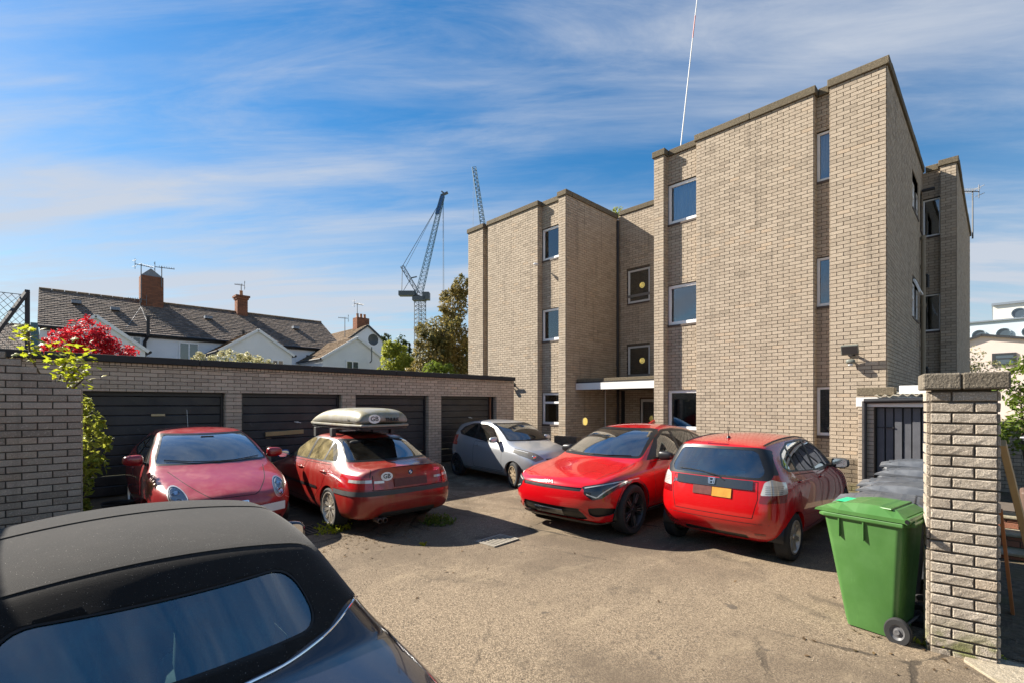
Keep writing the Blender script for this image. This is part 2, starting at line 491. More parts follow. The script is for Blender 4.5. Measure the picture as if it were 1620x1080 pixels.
mb = MB(); mb.prism([(4.55, -0.75), (5.02, -0.62), (5.02, 0.17), (4.80, 0.18), (4.55, -0.02), (4.2, -0.35)], 'z', -0.1, 0.006)
tag(mb.build('path_slab', 'concrete', bevel=0.006), kind='structure')

# ------------------------------------------------------------------ bricks
CH, BL, JT = 0.0808, 0.241, 0.010
def panel(out, p0, p1, n, z0, z1, holes=(), back=None, ch=None, bl=None, k0=0):
    ch, bl = ch or CH, bl or BL
    """running-bond bricks on a vertical wall panel between two plan points; n is the outward normal"""
    n3 = Vector((n[0], n[1], 0)).normalized()
    u = (-n3).cross(Vector((0, 0, 1)))
    a, b = Vector((p0[0], p0[1], 0)), Vector((p1[0], p1[1], 0))
    if (b - a).dot(u) < 0: a, b = b, a
    w = (b - a).length
    nh = max(1, round(w / (bl / 2)))
    hb = w / nh
    k = int(math.floor(z0 / ch + 0.001))
    while k * ch < z1 - 0.012:
        za, zb = max(k * ch, z0), min((k + 1) * ch, z1)
        if zb - za > 0.02:
            cuts = [0.0]
            x = hb if (k + k0) % 2 else 2 * hb
            while x < w - 1e-4: cuts.append(x); x += 2 * hb
            cuts.append(w)
            for c0, c1 in zip(cuts[:-1], cuts[1:]):
                segs = [(c0, c1)]
                for (h0, h1, g0, g1) in holes:
                    if zb <= g0 + 0.01 or za >= g1 - 0.01: continue
                    new = []
                    for s0, s1 in segs:
                        if s1 <= h0 or s0 >= h1: new.append((s0, s1)); continue
                        if h0 - s0 > 0.03: new.append((s0, h0))
                        if s1 - h1 > 0.03: new.append((h1, s1))
                    segs = new
                for s0, s1 in segs:
                    out.append((a + u * (s0 + s1) / 2 + Vector((0, 0, (za + zb) / 2)), u, n3, s1 - s0 - JT, zb - za - JT))
        k += 1
def core(mb, p0, p1, n, z0, z1, holes=(), inset=0.0):
    """mortar sheet behind the bricks, with holes left open"""
    n3 = Vector((n[0], n[1], 0)).normalized()
    u = (-n3).cross(Vector((0, 0, 1)))
    a, b = Vector((p0[0], p0[1], 0)), Vector((p1[0], p1[1], 0))
    if (b - a).dot(u) < 0: a, b = b, a
    w = (b - a).length
    us = sorted({0.0, w} | {h for q in holes for h in q[:2]})
    zs = sorted({z0, z1} | {h for q in holes for h in q[2:]})
    for u0, u1 in zip(us[:-1], us[1:]):
        for g0, g1 in zip(zs[:-1], zs[1:]):
            cu, cz = (u0 + u1) / 2, (g0 + g1) / 2
            if any(q[0] < cu < q[1] and q[2] < cz < q[3] for q in holes): continue
            q = a - n3 * inset
            mb.face([q + u * u0 + Vector((0, 0, g0)), q + u * u1 + Vector((0, 0, g0)), q + u * u1 + Vector((0, 0, g1)), q + u * u0 + Vector((0, 0, g1))])
PR = 0.012            # how far a brick stands proud of the mortar
BM = {}
def brick_mesh(l, h, mat, rough, var):
    key = (round(l, 2), round(h, 3), mat, rough, var)
    if key in BM: return BM[key]
    mb = MB(); x, z = l / 2, h / 2; r2 = random.Random(hash(key[:2]) % 1000 + var)
    c = 0.004 if not rough else 0.005
    nx, nz = (1, 1) if not rough else (max(2, int(l / 0.045)), 2)
    grid = []
    for j in range(nz + 1):
        row = []
        for i in range(nx + 1):
            X = -x + c + (2 * x - 2 * c) * i / nx; Z = -z + c + (2 * z - 2 * c) * j / nz
            dy = -PR + (r2.uniform(-0.0018, 0.0016) if rough else 0.0)
            if rough: X += r2.uniform(-.004, .004); Z += r2.uniform(-.003, .003)
            row.append((X, dy, Z))
        grid.append(row)
    for j in range(nz):
        for i in range(nx): mb.face([grid[j][i], grid[j][i + 1], grid[j + 1][i + 1], grid[j + 1][i]])
    ring = [grid[0][i] for i in range(nx)] + [grid[j][nx] for j in range(nz)] + [grid[nz][i] for i in range(nx, 0, -1)] + [grid[j][0] for j in range(nz, 0, -1)]
    def outr(p, y): 
        X = max(-x, min(x, p[0] * x / (x - c * 1.5))); Z = max(-z, min(z, p[2] * z / (z - c * 1.5)))
        return (X, y, Z)
    m = len(ring)
    for k in range(m):
        p, q = ring[k], ring[(k + 1) % m]
        mb.face([q, p, outr(p, -PR + c), outr(q, -PR + c)])
        mb.face([outr(q, -PR + c), outr(p, -PR + c), outr(p, 0.02), outr(q, 0.02)])
    me = bpy.data.meshes.new('brick')
    me.from_pydata(mb.v, [], mb.f)
    me.materials.append(MATS[mat])
    BM[key] = me
    return me
def lay(owner, bricks, mat, limit=300, rough=False, off=Vector((0, 0, 0)), seed=1):
    r = random.Random(seed)
    def rank(b):
        q = seen(b[0])
        if q is None: return 1e6
        d, x, y = q
        if x < -20 or x > 1640 or y < -20 or y > 1100: return 1e5 + d
        if (CAM - b[0]).dot(b[2]) <= 0: return 1e4 + d
        return d / max(0.05, b[3])
    bs = sorted(bricks, key=rank)
    single = [b for b in bs[:limit] if rank(b) < 1e4]
    rest = bs[len(single):]
    for (c, u, n, l, h) in single:
        o = bpy.data.objects.new('brick', brick_mesh(l, h, mat, rough, r.randrange(4) if rough else 0))
        COL.objects.link(o); o.parent = owner
        o.matrix_local = Matrix.Translation(c - off + n * r.uniform(-0.0015, 0.0015)) @ Matrix(((u.x, -n.x, 0), (u.y, -n.y, 0), (0, 0, 1))).to_4x4()
    if rest:
        mb = MB()
        for (c, u, n, l, h) in rest:
            mb.ct = r.uniform(0.01, 0.99)
            c = c - off; f = n * (PR + r.uniform(-0.002, 0.002)); bk = n * -0.01
            hu, hz = u * l / 2, Vector((0, 0, h / 2))
            q = [c - hu - hz, c + hu - hz, c + hu + hz, c - hu + hz]
            e = 0.96
            fr = [c + (p - c) * 0.985 + f for p in q]
            bq = [p + bk for p in q]
            mb.face(fr)
            for k in range(4):
                mb.face([fr[(k + 1) % 4], fr[k], bq[k], bq[(k + 1) % 4]])
        o = mb.build('brick_courses', mat, owner, fixn=False)
        o['kind'] = 'stuff'

# ------------------------------------------------------------------ apartment building
X0, XS, XR = 12.1, 12.31, 15.17
YS, TOP = 1.585, 8.70
APT = thing('apartment_building', 'three storey flat-roofed pale brick apartment block with stepped pilasters', 'building', (X0, 8, 0))
OF = local(APT)
WCOLS = [(7.92, 6.81), (5.125, 4.03), (2.26, 1.17)]          # window top and bottom on each storey
bricks = []
cm = MB()
def wall(p0, p1, n, z0=0.0, z1=TOP, holes=(), k0=0):
    panel(bricks, p0, p1, n, z0, z1, holes, k0=k0); core(cm, p0, p1, n, z0, z1, holes)
FX, FY, BX = (-1, 0), (0, -1), (1, 0)
for y1, y0 in ((14.93, 14.02), (13.73, 11.13), (10.19, 9.89), (6.72, 6.43), (5.51, 2.86), (2.55, YS)):
    wall((X0, y1), (X0, y0), FX)
for y in (14.02, 11.13, 6.43, 2.86): wall((X0, y), (XS, y), FY)          # returns into the recessed strips
for y in (13.73, 10.19, 5.51, 2.55): wall((X0, y), (XS, y), (0, 1))
def strip(y1, y0, wins, x=XS):
    z = TOP
    for (t, b) in wins:
        wall((x, y1), (x, y0), FX, t, z); z = b
    wall((x, y1), (x, y0), FX, 0.0, z)
strip(14.02, 13.73, [])
strip(11.13, 10.19, WCOLS)
strip(6.43, 5.51, WCOLS)
strip(2.86, 2.55, WCOLS)
wall((X0, 9.89), (XR, 9.89), FY)
SW = [(6.72, 5.50), (3.97, 2.80)]
HW = 9.89 - 6.72
wall((XR, 9.89), (XR, 6.72), FX, 0, 8.82, [(0.385, 1.295, b, t) for t, b in SW] + [(0.9, 2.2, 0.0, 2.05)])
wall((X0, 6.72), (XR, 6.72), (0, 1))
SH = [(4.0, 5.35, 7.0, 8.0), (4.0, 5.35, 4.15, 5.2), (5.75, 6.3, 6.85, 7.95), (5.75, 6.3, 4.05, 5.15)]
wall((X0, YS), (18.6, YS), FY, 0, TOP, SH)
strip(YS, 1.175, [(7.9, 6.79), (5.09, 4.0)], 18.6)
wall((18.4, 1.175), (18.4, 0.842), FX)
wall((18.4, 1.175), (18.6, 1.175), (0, 1))
wall((18.4, 0.842), (27.0, 0.842), FY)
wall((X0, 14.93), (27.0, 14.93), (0, 1), 2.6)
core(cm, (27.0, 14.93), (27.0, 0.842), BX, 0, TOP)
core(cm, (X0, 14.93), (27.0, 14.93), (0, 1), 0, 2.6)
for q in range(len(cm.v)): cm.v[q] = tuple(Vector(cm.v[q]) - OF)
cm.build('wall', 'mortar', APT, fixn=False)
lay(APT, bricks, 'brick_tan', 300, off=OF, seed=3)
# roof slab with internal floors that keep the rooms dark
rm = MB()
for z in (8.55, 5.72, 2.85):
    h = 0.1
    for (x0, x1, y0, y1) in ((XS + .03, 26.9, 9.93, 14.88), (XR + .03, 26.9, 1.62, 9.93), (XS + .03, XR + .03, 1.62, 6.68), (18.65, 26.9, 0.88, 1.62)):
        rm.box(x0 - OF.x, x1 - OF.x, y0 - OF.y, y1 - OF.y, z, z + h)
rm.build('floor_slab', 'interior_wall', APT)
# coping stones along the parapets
def coping(p0, p1, z, owner=APT, off=OF, mat='coping_stone', w=0.34, h=0.17, ov=0.055, n=(-1, 0), step=1.3):
    a, b = Vector((p0[0], p0[1], z)), Vector((p1[0], p1[1], z))
    n3 = Vector((n[0], n[1], 0)); d = b - a; L = d.length; d.normalize()
    k = max(1, round(L / step))
    for i in range(k):
        m = MB(); j = rnd.uniform(-0.004, 0.004)
        c = a + d * (L * (i + 0.5) / k) + n3 * (ov - w / 2 + j) + Vector((0, 0, h / 2)) - off
        m.obox(c, d * (L / k / 2 - 0.004), n3 * w / 2, Vector((0, 0, h / 2 + rnd.uniform(-0.003, 0.003))))
        m.build('coping', mat, owner, bevel=0.012)
for y1, y0 in ((14.98, 13.97), (13.78, 11.08), (10.24, 9.84), (6.77, 6.38), (5.56, 2.81), (2.60, YS - 0.055)):
    coping((X0, y1), (X0, y0), TOP)
for y1, y0 in ((13.97, 13.78), (11.08, 10.24), (6.38, 5.56), (2.81, 2.60)):
    coping((XS, y1), (XS, y0), TOP)
coping((X0 + 0.29, 9.89), (XR - 0.06, 9.89), TOP, n=(0, -1))
coping((XR, 9.835), (XR, 6.78), 8.82)
coping((X0 + 0.29, 6.72), (XR, 6.72), TOP, n=(0, 1))
coping((X0 + 0.29, YS), (18.58, YS), TOP, n=(0, -1))
coping((18.6, YS - 0.06), (18.6, 1.23), TOP)
coping((18.4, 1.225), (18.4, 0.787), TOP)
coping((18.4 + 0.29, 0.842), (27.0, 0.842), TOP, n=(0, -1))
coping((X0 + 0.29, 14.93), (27.0, 14.93), TOP, n=(0, 1), step=2.5)

def window(owner, off, p0, p1, n, zt, zb, inset=0.035, fw=0.08, frame='upvc', transom=None, curtain=False, sill=True, back='interior_dark', mull=None, lamp=False, glass='window_glass', sillmat='sill_tile'):
    """frame, glass and sill in a wall opening; p0-p1 is the opening's foot seen from outside"""
    n3 = Vector((n[0], n[1], 0)); u = (-n3).cross(Vector((0, 0, 1)))
    a, b = Vector((p0[0], p0[1], 0)), Vector((p1[0], p1[1], 0))
    if (b - a).dot(u) < 0: a, b = b, a
    w = (b - a).length; Z = Vector((0, 0, 1))
    a = a - off - n3 * inset
    def bar(m, u0, u1, z0, z1, t=0.06, o=0.0):
        m.obox(a + u * (u0 + u1) / 2 + Z * (z0 + z1) / 2 - n3 * (t / 2 - o), u * (u1 - u0) / 2, n3 * t / 2, Z * (z1 - z0) / 2)
    m = MB(); g = 0.006
    bar(m, g, fw, zb + g, zt - g); bar(m, w - fw, w - g, zb + g, zt - g)
    bar(m, fw, w - fw, zb + g, zb + fw + .01); bar(m, fw, w - fw, zt - fw, zt - g)
    if transom: bar(m, fw, w - fw, transom - 0.035, transom + 0.035)
    if mull: bar(m, mull - 0.03, mull + 0.03, zb + fw + .012, zt - fw - .002)
    fo = m.build('window', frame, owner, bevel=0.006)
    m = MB(); bar(m, fw * 0.9, w - fw * 0.9, zb + fw * 0.9, zt - fw * 0.9, 0.006, -0.03)
    m.build('pane', glass, fo)
    if curtain:
        m = MB(); k = 26
        span = curtain if isinstance(curtain, tuple) else (0.0, 1.0)
        xs = [span[0] * w + (span[1] - span[0]) * w * i / k for i in range(k + 1)]
        pts = [(a + u * x - n3 * (0.16 + 0.022 * math.sin(i * 2.1) + 0.01 * math.sin(i * 0.9))) for i, x in enumerate(xs)]
        for q, r2 in zip(pts[:-1], pts[1:]):
            m.face([q + Z * zb, r2 + Z * zb, r2 + Z * zt, q + Z * zt])
        m.build('curtain', 'curtain', fo, smooth=True, fixn=False)
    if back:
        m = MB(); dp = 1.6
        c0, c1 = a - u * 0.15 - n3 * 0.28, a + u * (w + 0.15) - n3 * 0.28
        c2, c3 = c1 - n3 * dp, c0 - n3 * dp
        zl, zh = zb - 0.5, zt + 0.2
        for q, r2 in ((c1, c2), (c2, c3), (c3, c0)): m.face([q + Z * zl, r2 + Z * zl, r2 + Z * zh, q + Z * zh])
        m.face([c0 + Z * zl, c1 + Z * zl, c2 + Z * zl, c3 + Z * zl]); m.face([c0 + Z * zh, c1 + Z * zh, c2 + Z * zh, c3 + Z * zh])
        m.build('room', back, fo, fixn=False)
    if sill:
        m = MB(); bar(m, 0.004, w - 0.004, zb - 0.055, zb + 0.003, inset + 0.12, inset + 0.03)
        m.build('sill', sillmat, fo, bevel=0.006)
    if lamp:
        m = MB(); c = a + u * (w * 0.50) + Z * ((zt + zb) / 2 + 0.06) - n3 * 0.22
        m.lathe([(0.0, -0.03), (0.05, -0.03), (0.06, -0.01), (0.0, 0.04)], 18, c, 'x')
        m.lathe([(0.075, -0.02), (0.10, -0.015), (0.105, 0.01), (0.08, 0.02)], 18, c, 'x')
        m.build('wall_lamp', 'lamp_yellow', fo, smooth=True)
    return fo
for i, (t, b) in enumerate(WCOLS):
    window(APT, OF, (XS, 11.13), (XS, 10.19), FX, t, b, transom=(t - 0.34 if i == 2 else None), curtain=((0.5, 1.0) if i == 2 else (0, 0.35) if i == 0 else False))
    window(APT, OF, (XS, 6.43), (XS, 5.51), FX, t, b, fw=0.085, curtain=(i == 0), back='interior_wall' if i == 1 else 'interior_dark')
    window(APT, OF, (XS, 2.86), (XS, 2.55), FX, t, b, fw=0.06, curtain=((0.0, 0.8) if i == 0 else False))
for i, (t, b) in enumerate(SW):
    window(APT, OF, (XR, 9.89 - 0.385), (XR, 9.89 - 1.295), FX, t, b, frame='upvc_grey', lamp=True, fw=0.075)
for (u0, u1, b, t) in SH:
    w = window(APT, OF, (X0 + u0, YS), (X0 + u1, YS), FY, t, b, inset=0.08, transom=b + 0.62 * (t - b), mull=(0.7 if u1 - u0 > 1 else None))
for t, b in ((7.9, 6.79), (5.09, 4.0)):
    window(APT, OF, (18.6, YS), (18.6, 1.175), FX, t, b, fw=0.045)
# a top-hung sash standing open in the side wall
m = MB()
Zv = Vector((0, 0, 1)); hinge = Vector((X0 + 4.45, YS - 0.02, 5.14)) - OF
dn = Vector((0, -0.34, -0.94)).normalized()
for s in (-0.27, 0.27): m.beam(hinge + Vector((s, 0, 0)), hinge + Vector((s, 0, 0)) + dn * 0.38, 0.05, 0.04, up=(0, 1, 0))
for q in (0.02, 0.36): m.beam(hinge + Vector((-0.245, 0, 0)) + dn * q, hinge + Vector((0.245, 0, 0)) + dn * q, 0.05, 0.04)
so = m.build('open_sash', 'upvc', APT)
m = MB(); m.face([hinge + Vector((-.25, 0, 0)), hinge + Vector((.25, 0, 0)), hinge + Vector((.25, 0, 0)) + dn * .36, hinge + Vector((-.25, 0, 0)) + dn * .36]); m.build('pane', 'window_glass', so)
# porch canopy between the two blocks
can = MB().box(12.62 - OF.x, XR - OF.x, 6.74 - OF.y, 9.87 - OF.y, 2.38, 2.60).build('canopy', 'felt', APT)
MB().box(12.585 - OF.x, 12.615 - OF.x, 6.74 - OF.y, 9.86 - OF.y, 2.345, 2.56).build('fascia', 'white_paint', can)
MB().box(12.63 - OF.x, 12.75 - OF.x, 6.75 - OF.y, 9.86 - OF.y, 2.602, 2.70).build('upstand', 'coping_stone', can, bevel=0.01)
# entrance door under the canopy
dz = XR + 0.06
m = MB()
y_a, y_b = 9.89 - 0.9, 9.89 - 2.2
m.box(dz - OF.x, dz + 0.06 - OF.x, y_a - OF.y, y_a - 0.07 - OF.y, 0.02, 2.05)
m.box(dz - OF.x, dz + 0.06 - OF.x, y_b - OF.y, y_b + 0.07 - OF.y, 0.02, 2.05)
m.box(dz - OF.x, dz + 0.06 - OF.x, y_a - 0.07 - OF.y, y_b + 0.07 - OF.y, 1.95, 2.05)
m.box(dz - OF.x, dz + 0.06 - OF.x, y_a - 0.07 - OF.y, y_b + 0.07 - OF.y, 0.02, 0.45)
door = m.build('entrance_door', 'upvc_grey', APT, bevel=0.006)
MB().box(dz + 0.02 - OF.x, dz + 0.026 - OF.x, y_a - 0.07 - OF.y, y_b + 0.07 - OF.y, 0.45, 1.95).build('pane', 'window_glass', door)
# rainwater pipes
m = MB()
m.tube([(X0 + 5.62 - OF.x, YS - 0.09 - OF.y, 0.0), (X0 + 5.62 - OF.x, YS - 0.09 - OF.y, 6.62)], 0.052, 12)
for z in (1.5, 3.4, 4.6, 5.7, 6.5): m.cyl((X0 + 5.62 - OF.x, YS - 0.09 - OF.y, z), (X0 + 5.62 - OF.x, YS - 0.09 - OF.y, z + 0.09), 0.066, 0.066, 12)
m.build('downpipe', 'pipe_tan', APT, smooth=True)
for zz in (2.9, 5.55):
    m = MB(); m.tube([(X0 + 5.95 - OF.x, YS - 0.0 - OF.y, zz + .05), (X0 + 5.95 - OF.x, YS - 0.16 - OF.y, zz), (X0 + 5.95 - OF.x, YS - 0.16 - OF.y, zz - 0.35)], 0.04, 10)
    m.build('waste_pipe', 'black_metal', APT, smooth=True)
m = MB(); m.tube([(X0 + 6.1 - OF.x, YS - OF.y, 8.05), (X0 + 6.1 - OF.x, YS - 0.3 - OF.y, 8.05)], 0.045, 8); m.build('overflow_pipe', 'black_metal', APT)
m = MB(); m.tube([(15.05 - OF.x, 9.83 - OF.y, 0), (15.05 - OF.x, 9.83 - OF.y, 8.6)], 0.05, 10); m.build('downpipe', 'black_metal', APT, smooth=True)
m = MB(); m.tube([(14.2 - OF.x, 9.80 - OF.y, 0), (14.2 - OF.x, 9.80 - OF.y, 2.36)], 0.022, 8); m.build('conduit', 'upvc_grey', APT, smooth=True)
m = MB(); m.box(XR - 0.03 - OF.x, XR - OF.x, 9.60 - OF.y, 9.75 - OF.y, 0.02, 2.36); m.build('gap_shade', 'black_metal', APT)  # flat dark slab painted in for the shade of an open gap

# ------------------------------------------------------------------ garage block
YG, GT = 12.3, 2.70
GAR = thing('garage_block', 'low row of four brick garages with black doors and black-edged flat roof', 'garages', (6, YG, 0))
GO = local(GAR)
CH, BL = 0.084, 0.258
DO = [(0.45, 2.88), (3.20, 5.62), (6.0, 8.39), (8.86, 11.22)]
DTOP = 2.125
bricks = []; cm = MB()
xa = -6.0
panel(bricks, (-2.5, YG), (12.08, YG), FY, DTOP, GT - 0.06, k0=1)
core(cm, (xa, YG), (12.08, YG), FY, DTOP, GT + 0.05)
piers = [(-2.5, 0.45)] + [(DO[i][1], DO[i + 1][0]) for i in range(3)] + [(11.22, 12.08)]
for (p, q) in piers:
    panel(bricks, (p, YG), (q, YG), FY, 0, DTOP); core(cm, (p, YG), (q, YG), FY, 0, DTOP)
    panel(bricks, (q, YG), (q, YG + 0.23), (1, 0), 0, DTOP); core(cm, (q, YG), (q, YG + 0.23), (1, 0), 0, DTOP)
    panel(bricks, (p, YG), (p, YG + 0.23), (-1, 0), 0, DTOP); core(cm, (p, YG), (p, YG + 0.23), (-1, 0), 0, DTOP)
# header-on-edge course under the roof edge
x = -2.5
while x < 12.0:
    bricks.append((Vector((x + 0.042, YG - 0.012, GT - 0.025)), Vector((1, 0, 0)), Vector((0, -1, 0)), 0.074, 0.052)); x += 0.086
cm.face([(xa, YG, 0), (-2.5, YG, 0), (-2.5, YG, DTOP), (xa, YG, DTOP)])
cm.face([(xa, YG + 6, 0), (12.08, YG + 6, 0), (12.08, YG + 6, GT), (xa, YG + 6, GT)])
cm.face([(12.08, YG, 0), (12.08, YG + 6, 0), (12.08, YG + 6, GT), (12.08, YG, GT)])
cm.face([(xa, YG, DTOP), (12.08, YG, DTOP), (12.08, YG + 0.22, DTOP), (xa, YG + 0.22, DTOP)])
for q in range(len(cm.v)): cm.v[q] = tuple(Vector(cm.v[q]) - GO)
cm.build('wall', 'mortar_dark', GAR, fixn=False)
lay(GAR, bricks, 'brick_grey', 300, off=GO, seed=5)
MB().box(xa - GO.x, 12.05 - GO.x, 0.0, 6.1, GT, GT + 0.10).build('roof', 'felt', GAR)
for i in range(6):
    q0 = -2.5 + i * 2.43
    m = MB(); m.box(q0 - GO.x + .004, q0 + 2.43 - GO.x - .004, -0.10, -0.005, GT + 0.005, GT + 0.145)
    m.build('roof_edge', 'felt', GAR, bevel=0.012)
plain('door_black', (0.016, 0.016, 0.018), 0.42, var=0.5, scale=3)
def door_mat():
    t = NT('garage_door'); p = t.coord('Object')
    c = t.mix(t.ramp(t.noise(p, 2.5, 6, 0.7), 0.35, 0.75), (0.016, 0.015, 0.017), (0.05, 0.047, 0.048))
    c = t.mix(t.ramp(t.noise(p, 9, 5, 0.7, 0.5), 0.62, 0.72, 0, 0.55), c, (0.10, 0.095, 0.09))
    c = t.mix(t.ramp(t.noise(p, 16, 4, 0.6, 0.5), 0.70, 0.74, 0, 0.5), c, (0.22, 0.03, 0.025))
    t.set(Base_Color=c, Roughness=t.ramp(t.noise(p, 5, 4), 0.3, 0.8, 0.35, 0.65))
door_mat()
for i, (p, q) in enumerate(DO):
    yd = 0.17
    m = MB()
    m.box(p + 0.01 - GO.x, p + 0.07 - GO.x, yd - 0.03, yd + 0.05, 0.01, DTOP - 0.005)
    m.box(q - 0.07 - GO.x, q - 0.01 - GO.x, yd - 0.03, yd + 0.05, 0.01, DTOP - 0.005)
    m.box(p + 0.07 - GO.x, q - 0.07 - GO.x, yd - 0.03, yd + 0.05, DTOP - 0.08, DTOP - 0.005)
    d = m.build('garage_door', 'door_black', GAR)
    n = 10; z0, z1 = 0.03, DTOP - 0.085; hh = (z1 - z0) / n
    for k in range(n):
        m = MB(); a0, a1 = z0 + hh * k, z0 + hh * (k + 1)
        x0, x1 = p + 0.075 - GO.x, q - 0.075 - GO.x
        prof = [(yd + 0.03, a0 + 0.001), (yd + 0.006, a0 + 0.004), (yd - 0.004 + 0.003 * (k % 2), a0 + 0.018), (yd - 0.004 + 0.003 * (k % 2), a1 - 0.018), (yd + 0.006, a1 - 0.004), (yd + 0.03, a1 - 0.001)]
        m.prism(prof, 'x', x0, x1)
        m.build('door_slat', 'garage_door', d)
    xm = (p + q) / 2 - GO.x
    if i == 0:
        plain('brass', (0.55, 0.42, 0.22), 0.45)
        MB().box(xm - 0.13, xm + 0.11, yd - 0.02, yd - 0.008, 1.62, 1.665).build('letter_plate', 'brass', d, bevel=0.003)
        MB().beam((xm + 0.52, yd - 0.012, 1.35), (xm + 0.50, yd - 0.012, 1.75), 0.012, 0.01).build('rod', 'upvc_grey', d)
    else:
        m = MB(); m.cyl((xm + 0.1, yd - 0.07, 1.0 + .42), (xm + 0.1, yd, 1.42), 0.022, 0.022, 10); m.beam((xm + 0.02, yd - 0.06, 1.43), (xm + 0.18, yd - 0.06, 1.40), 0.022, 0.02)
        m.build('door_handle', 'upvc_grey', d, smooth=True)
m = MB(); m.box(11.0 - GO.x, 11.06 - GO.x, 0.1, 0.16, 0, DTOP - .01); plain('rust_post', (0.16, 0.07, 0.035), 0.8, var=0.3); m.build('door_post', 'rust_post', GAR)

GAR.location = (5.28, 10.824, 0.225); GAR.scale = (0.88, 0.88, 0.88)

# ------------------------------------------------------------------ left boundary wall with stepped top
YL = 8.3
LW = thing('boundary_wall', 'grey split-face brick wall with stepped top at the left edge', 'wall', (-1.0, YL, 0))
LO = local(LW)
bricks = []; cm = MB()
xr = 0.30; CW = 0.0865
nc = int(2.09 / CW)
steps = []                                     # (right end, course top)
for k in range(nc): steps.append((xr, k))
hb = 0.135
for j in range(7): steps.append((xr - 0.135 - 0.135 * j, nc + j))
for (xe, k) in steps:
    z0 = k * CW; off2 = (k % 2) * hb
    x = xe if abs(xe - xr) > 0.01 else xr - 0.0
    first = True
    while x > -2.2:
        l = 2 * hb
        if first and k % 2 == 0 and abs(xe - xr) < 0.01: l = hb
        first = False
        bricks.append((Vector((x - l / 2, YL, z0 + CW / 2)), Vector((1, 0, 0)), Vector((0, -1, 0)), l - 0.013, CW - 0.013)); x -= l
    cm.box(-2.2, xe - 0.004, YL, YL + 0.215, z0, z0 + CW)
    if xe == xr: bricks.append((Vector((xr, YL + 0.108, z0 + CW / 2)), Vector((0, 1, 0)), Vector((1, 0, 0)), 0.20, CW - 0.013))
for q in range(len(cm.v)): cm.v[q] = tuple(Vector(cm.v[q]) - LO)
cm.build('wall', 'mortar_dark', LW)
lay(LW, bricks, 'brick_wall_left', 300, True, LO, 11)
# the flank wall that runs beside the dark convertible, just out of the frame
FW = thing('flank_wall', 'tall brick flank wall beside the dark convertible at the left frame edge', 'wall', (-1.2, 4.4, 0)); FO = local(FW)
MB().box(-.12, .13, -3.8, 3.85, 0, 2.92).build('core', 'mortar_dark', FW)
bricks = []
panel(bricks, (-1.07, .6), (-1.07, 8.25), (1, 0), 0, 2.92); panel(bricks, (-1.32, .6), (-1.07, .6), FY, 0, 2.92)
lay(FW, bricks, 'brick_wall_left', 0, False, FO, 15)

# ------------------------------------------------------------------ gate pillar at the right
GP = thing('gate_pillar', 'pale rough brick gate pillar with two-piece cap beside the green bin', 'pillar', (5.135, 0.2, 0))
PO = local(GP)
bricks = []
x0, x1, y0, y1 = 5.02, 5.25, 0.012, 0.385
pc = 0.0810; nk = 25; zb0 = -0.05
def pillar_face(p0, p1, n, par):
    n3 = Vector((n[0], n[1], 0)); u = (-n3).cross(Vector((0, 0, 1)))
    a, b = Vector((p0[0], p0[1], 0)), Vector((p1[0], p1[1], 0))
    if (b - a).dot(u) < 0: a, b = b, a
    w = (b - a).length
    for k in range(nk):
        if w > 0.3: cut = [0, w * (2 / 3 if (k + par) % 2 == 0 else 1 / 3), w]
        else: cut = [0, w]
        for c0, c1 in zip(cut[:-1], cut[1:]):
            bricks.append((a + u * (c0 + c1) / 2 + Vector((0, 0, zb0 + (k + .5) * pc)), u, n3, c1 - c0 - 0.012, pc - 0.015))
pillar_face((x0, y1), (x0, y0), FX, 1)
pillar_face((x0, y0), (x1, y0), FY, 0)
pillar_face((x0, y1), (x1, y1), (0, 1), 0)
pillar_face((x1, y1), (x1, y0), (1, 0), 1)
zt = zb0 + nk * pc
MB().box(x0 - PO.x, x1 - PO.x, y0 - PO.y, y1 - PO.y, zb0, zt).build('core', 'mortar_dark', GP)
PR = 0.016
lay(GP, bricks, 'brick_rough', 300, True, PO, 21)
PR = 0.012
for (a, b) in ((0.212, 0.430), (-0.045, 0.207)):
    m = MB(); m.box(x0 - 0.06 - PO.x, x1 + 0.05 - PO.x, a - PO.y, b - PO.y, zt + 0.012, zt + 0.135)
    m.build('cap_stone', 'cap_stone', GP, bevel=0.012)
MB().box(x0 + 0.02 - PO.x, x1 - 0.02 - PO.x, y0 + 0.03 - PO.y, y1 - 0.03 - PO.y, zt, zt + 0.014).build('bed_joint', 'mortar_dark', GP)
GP.location = (4.99, .21, 0); GP.rotation_euler = (0, 0, R(10))
# ------------------------------------------------------------------ background: terrace houses, trees, cranes, far buildings
plain('render_white', (0.78, 0.80, 0.82), 0.85, var=0.10, scale=1.2, bump=.15)
plain('render_pink', (0.60, 0.51, 0.46), 0.85, var=0.08, scale=1.0)
plain('render_mauve', (0.36, 0.27, 0.30), 0.85, var=0.1)
plain('frame_dark', (0.03, 0.032, 0.036), 0.5)
plain('lead', (0.20, 0.23, 0.27), 0.5, var=.2)
plain('chimney_pot', (0.42, 0.20, 0.10), 0.8, var=.3)
plain('galv', (0.16, 0.165, 0.17), 0.6, 0.3, var=.2)
plain('pipe_black', (0.012, 0.012, 0.014), 0.5)
plain('steel_blue', (0.06, 0.13, 0.17), 0.55, 0.1, var=.25, scale=.3)
plain('steel_dark', (0.085, 0.10, 0.115), 0.6, var=.25, scale=.3)
plain('bark', (0.10, 0.075, 0.05), 0.9, var=.35, scale=12, bump=.6)
plain('bark_red', (0.12, 0.05, 0.04), 0.9, var=.3, scale=12)
plain('timber', (0.42, 0.28, 0.13), 0.75, var=.25, scale=8)
plain('timber_grey', (0.30, 0.24, 0.17), 0.85, var=.35, scale=14, bump=.4)
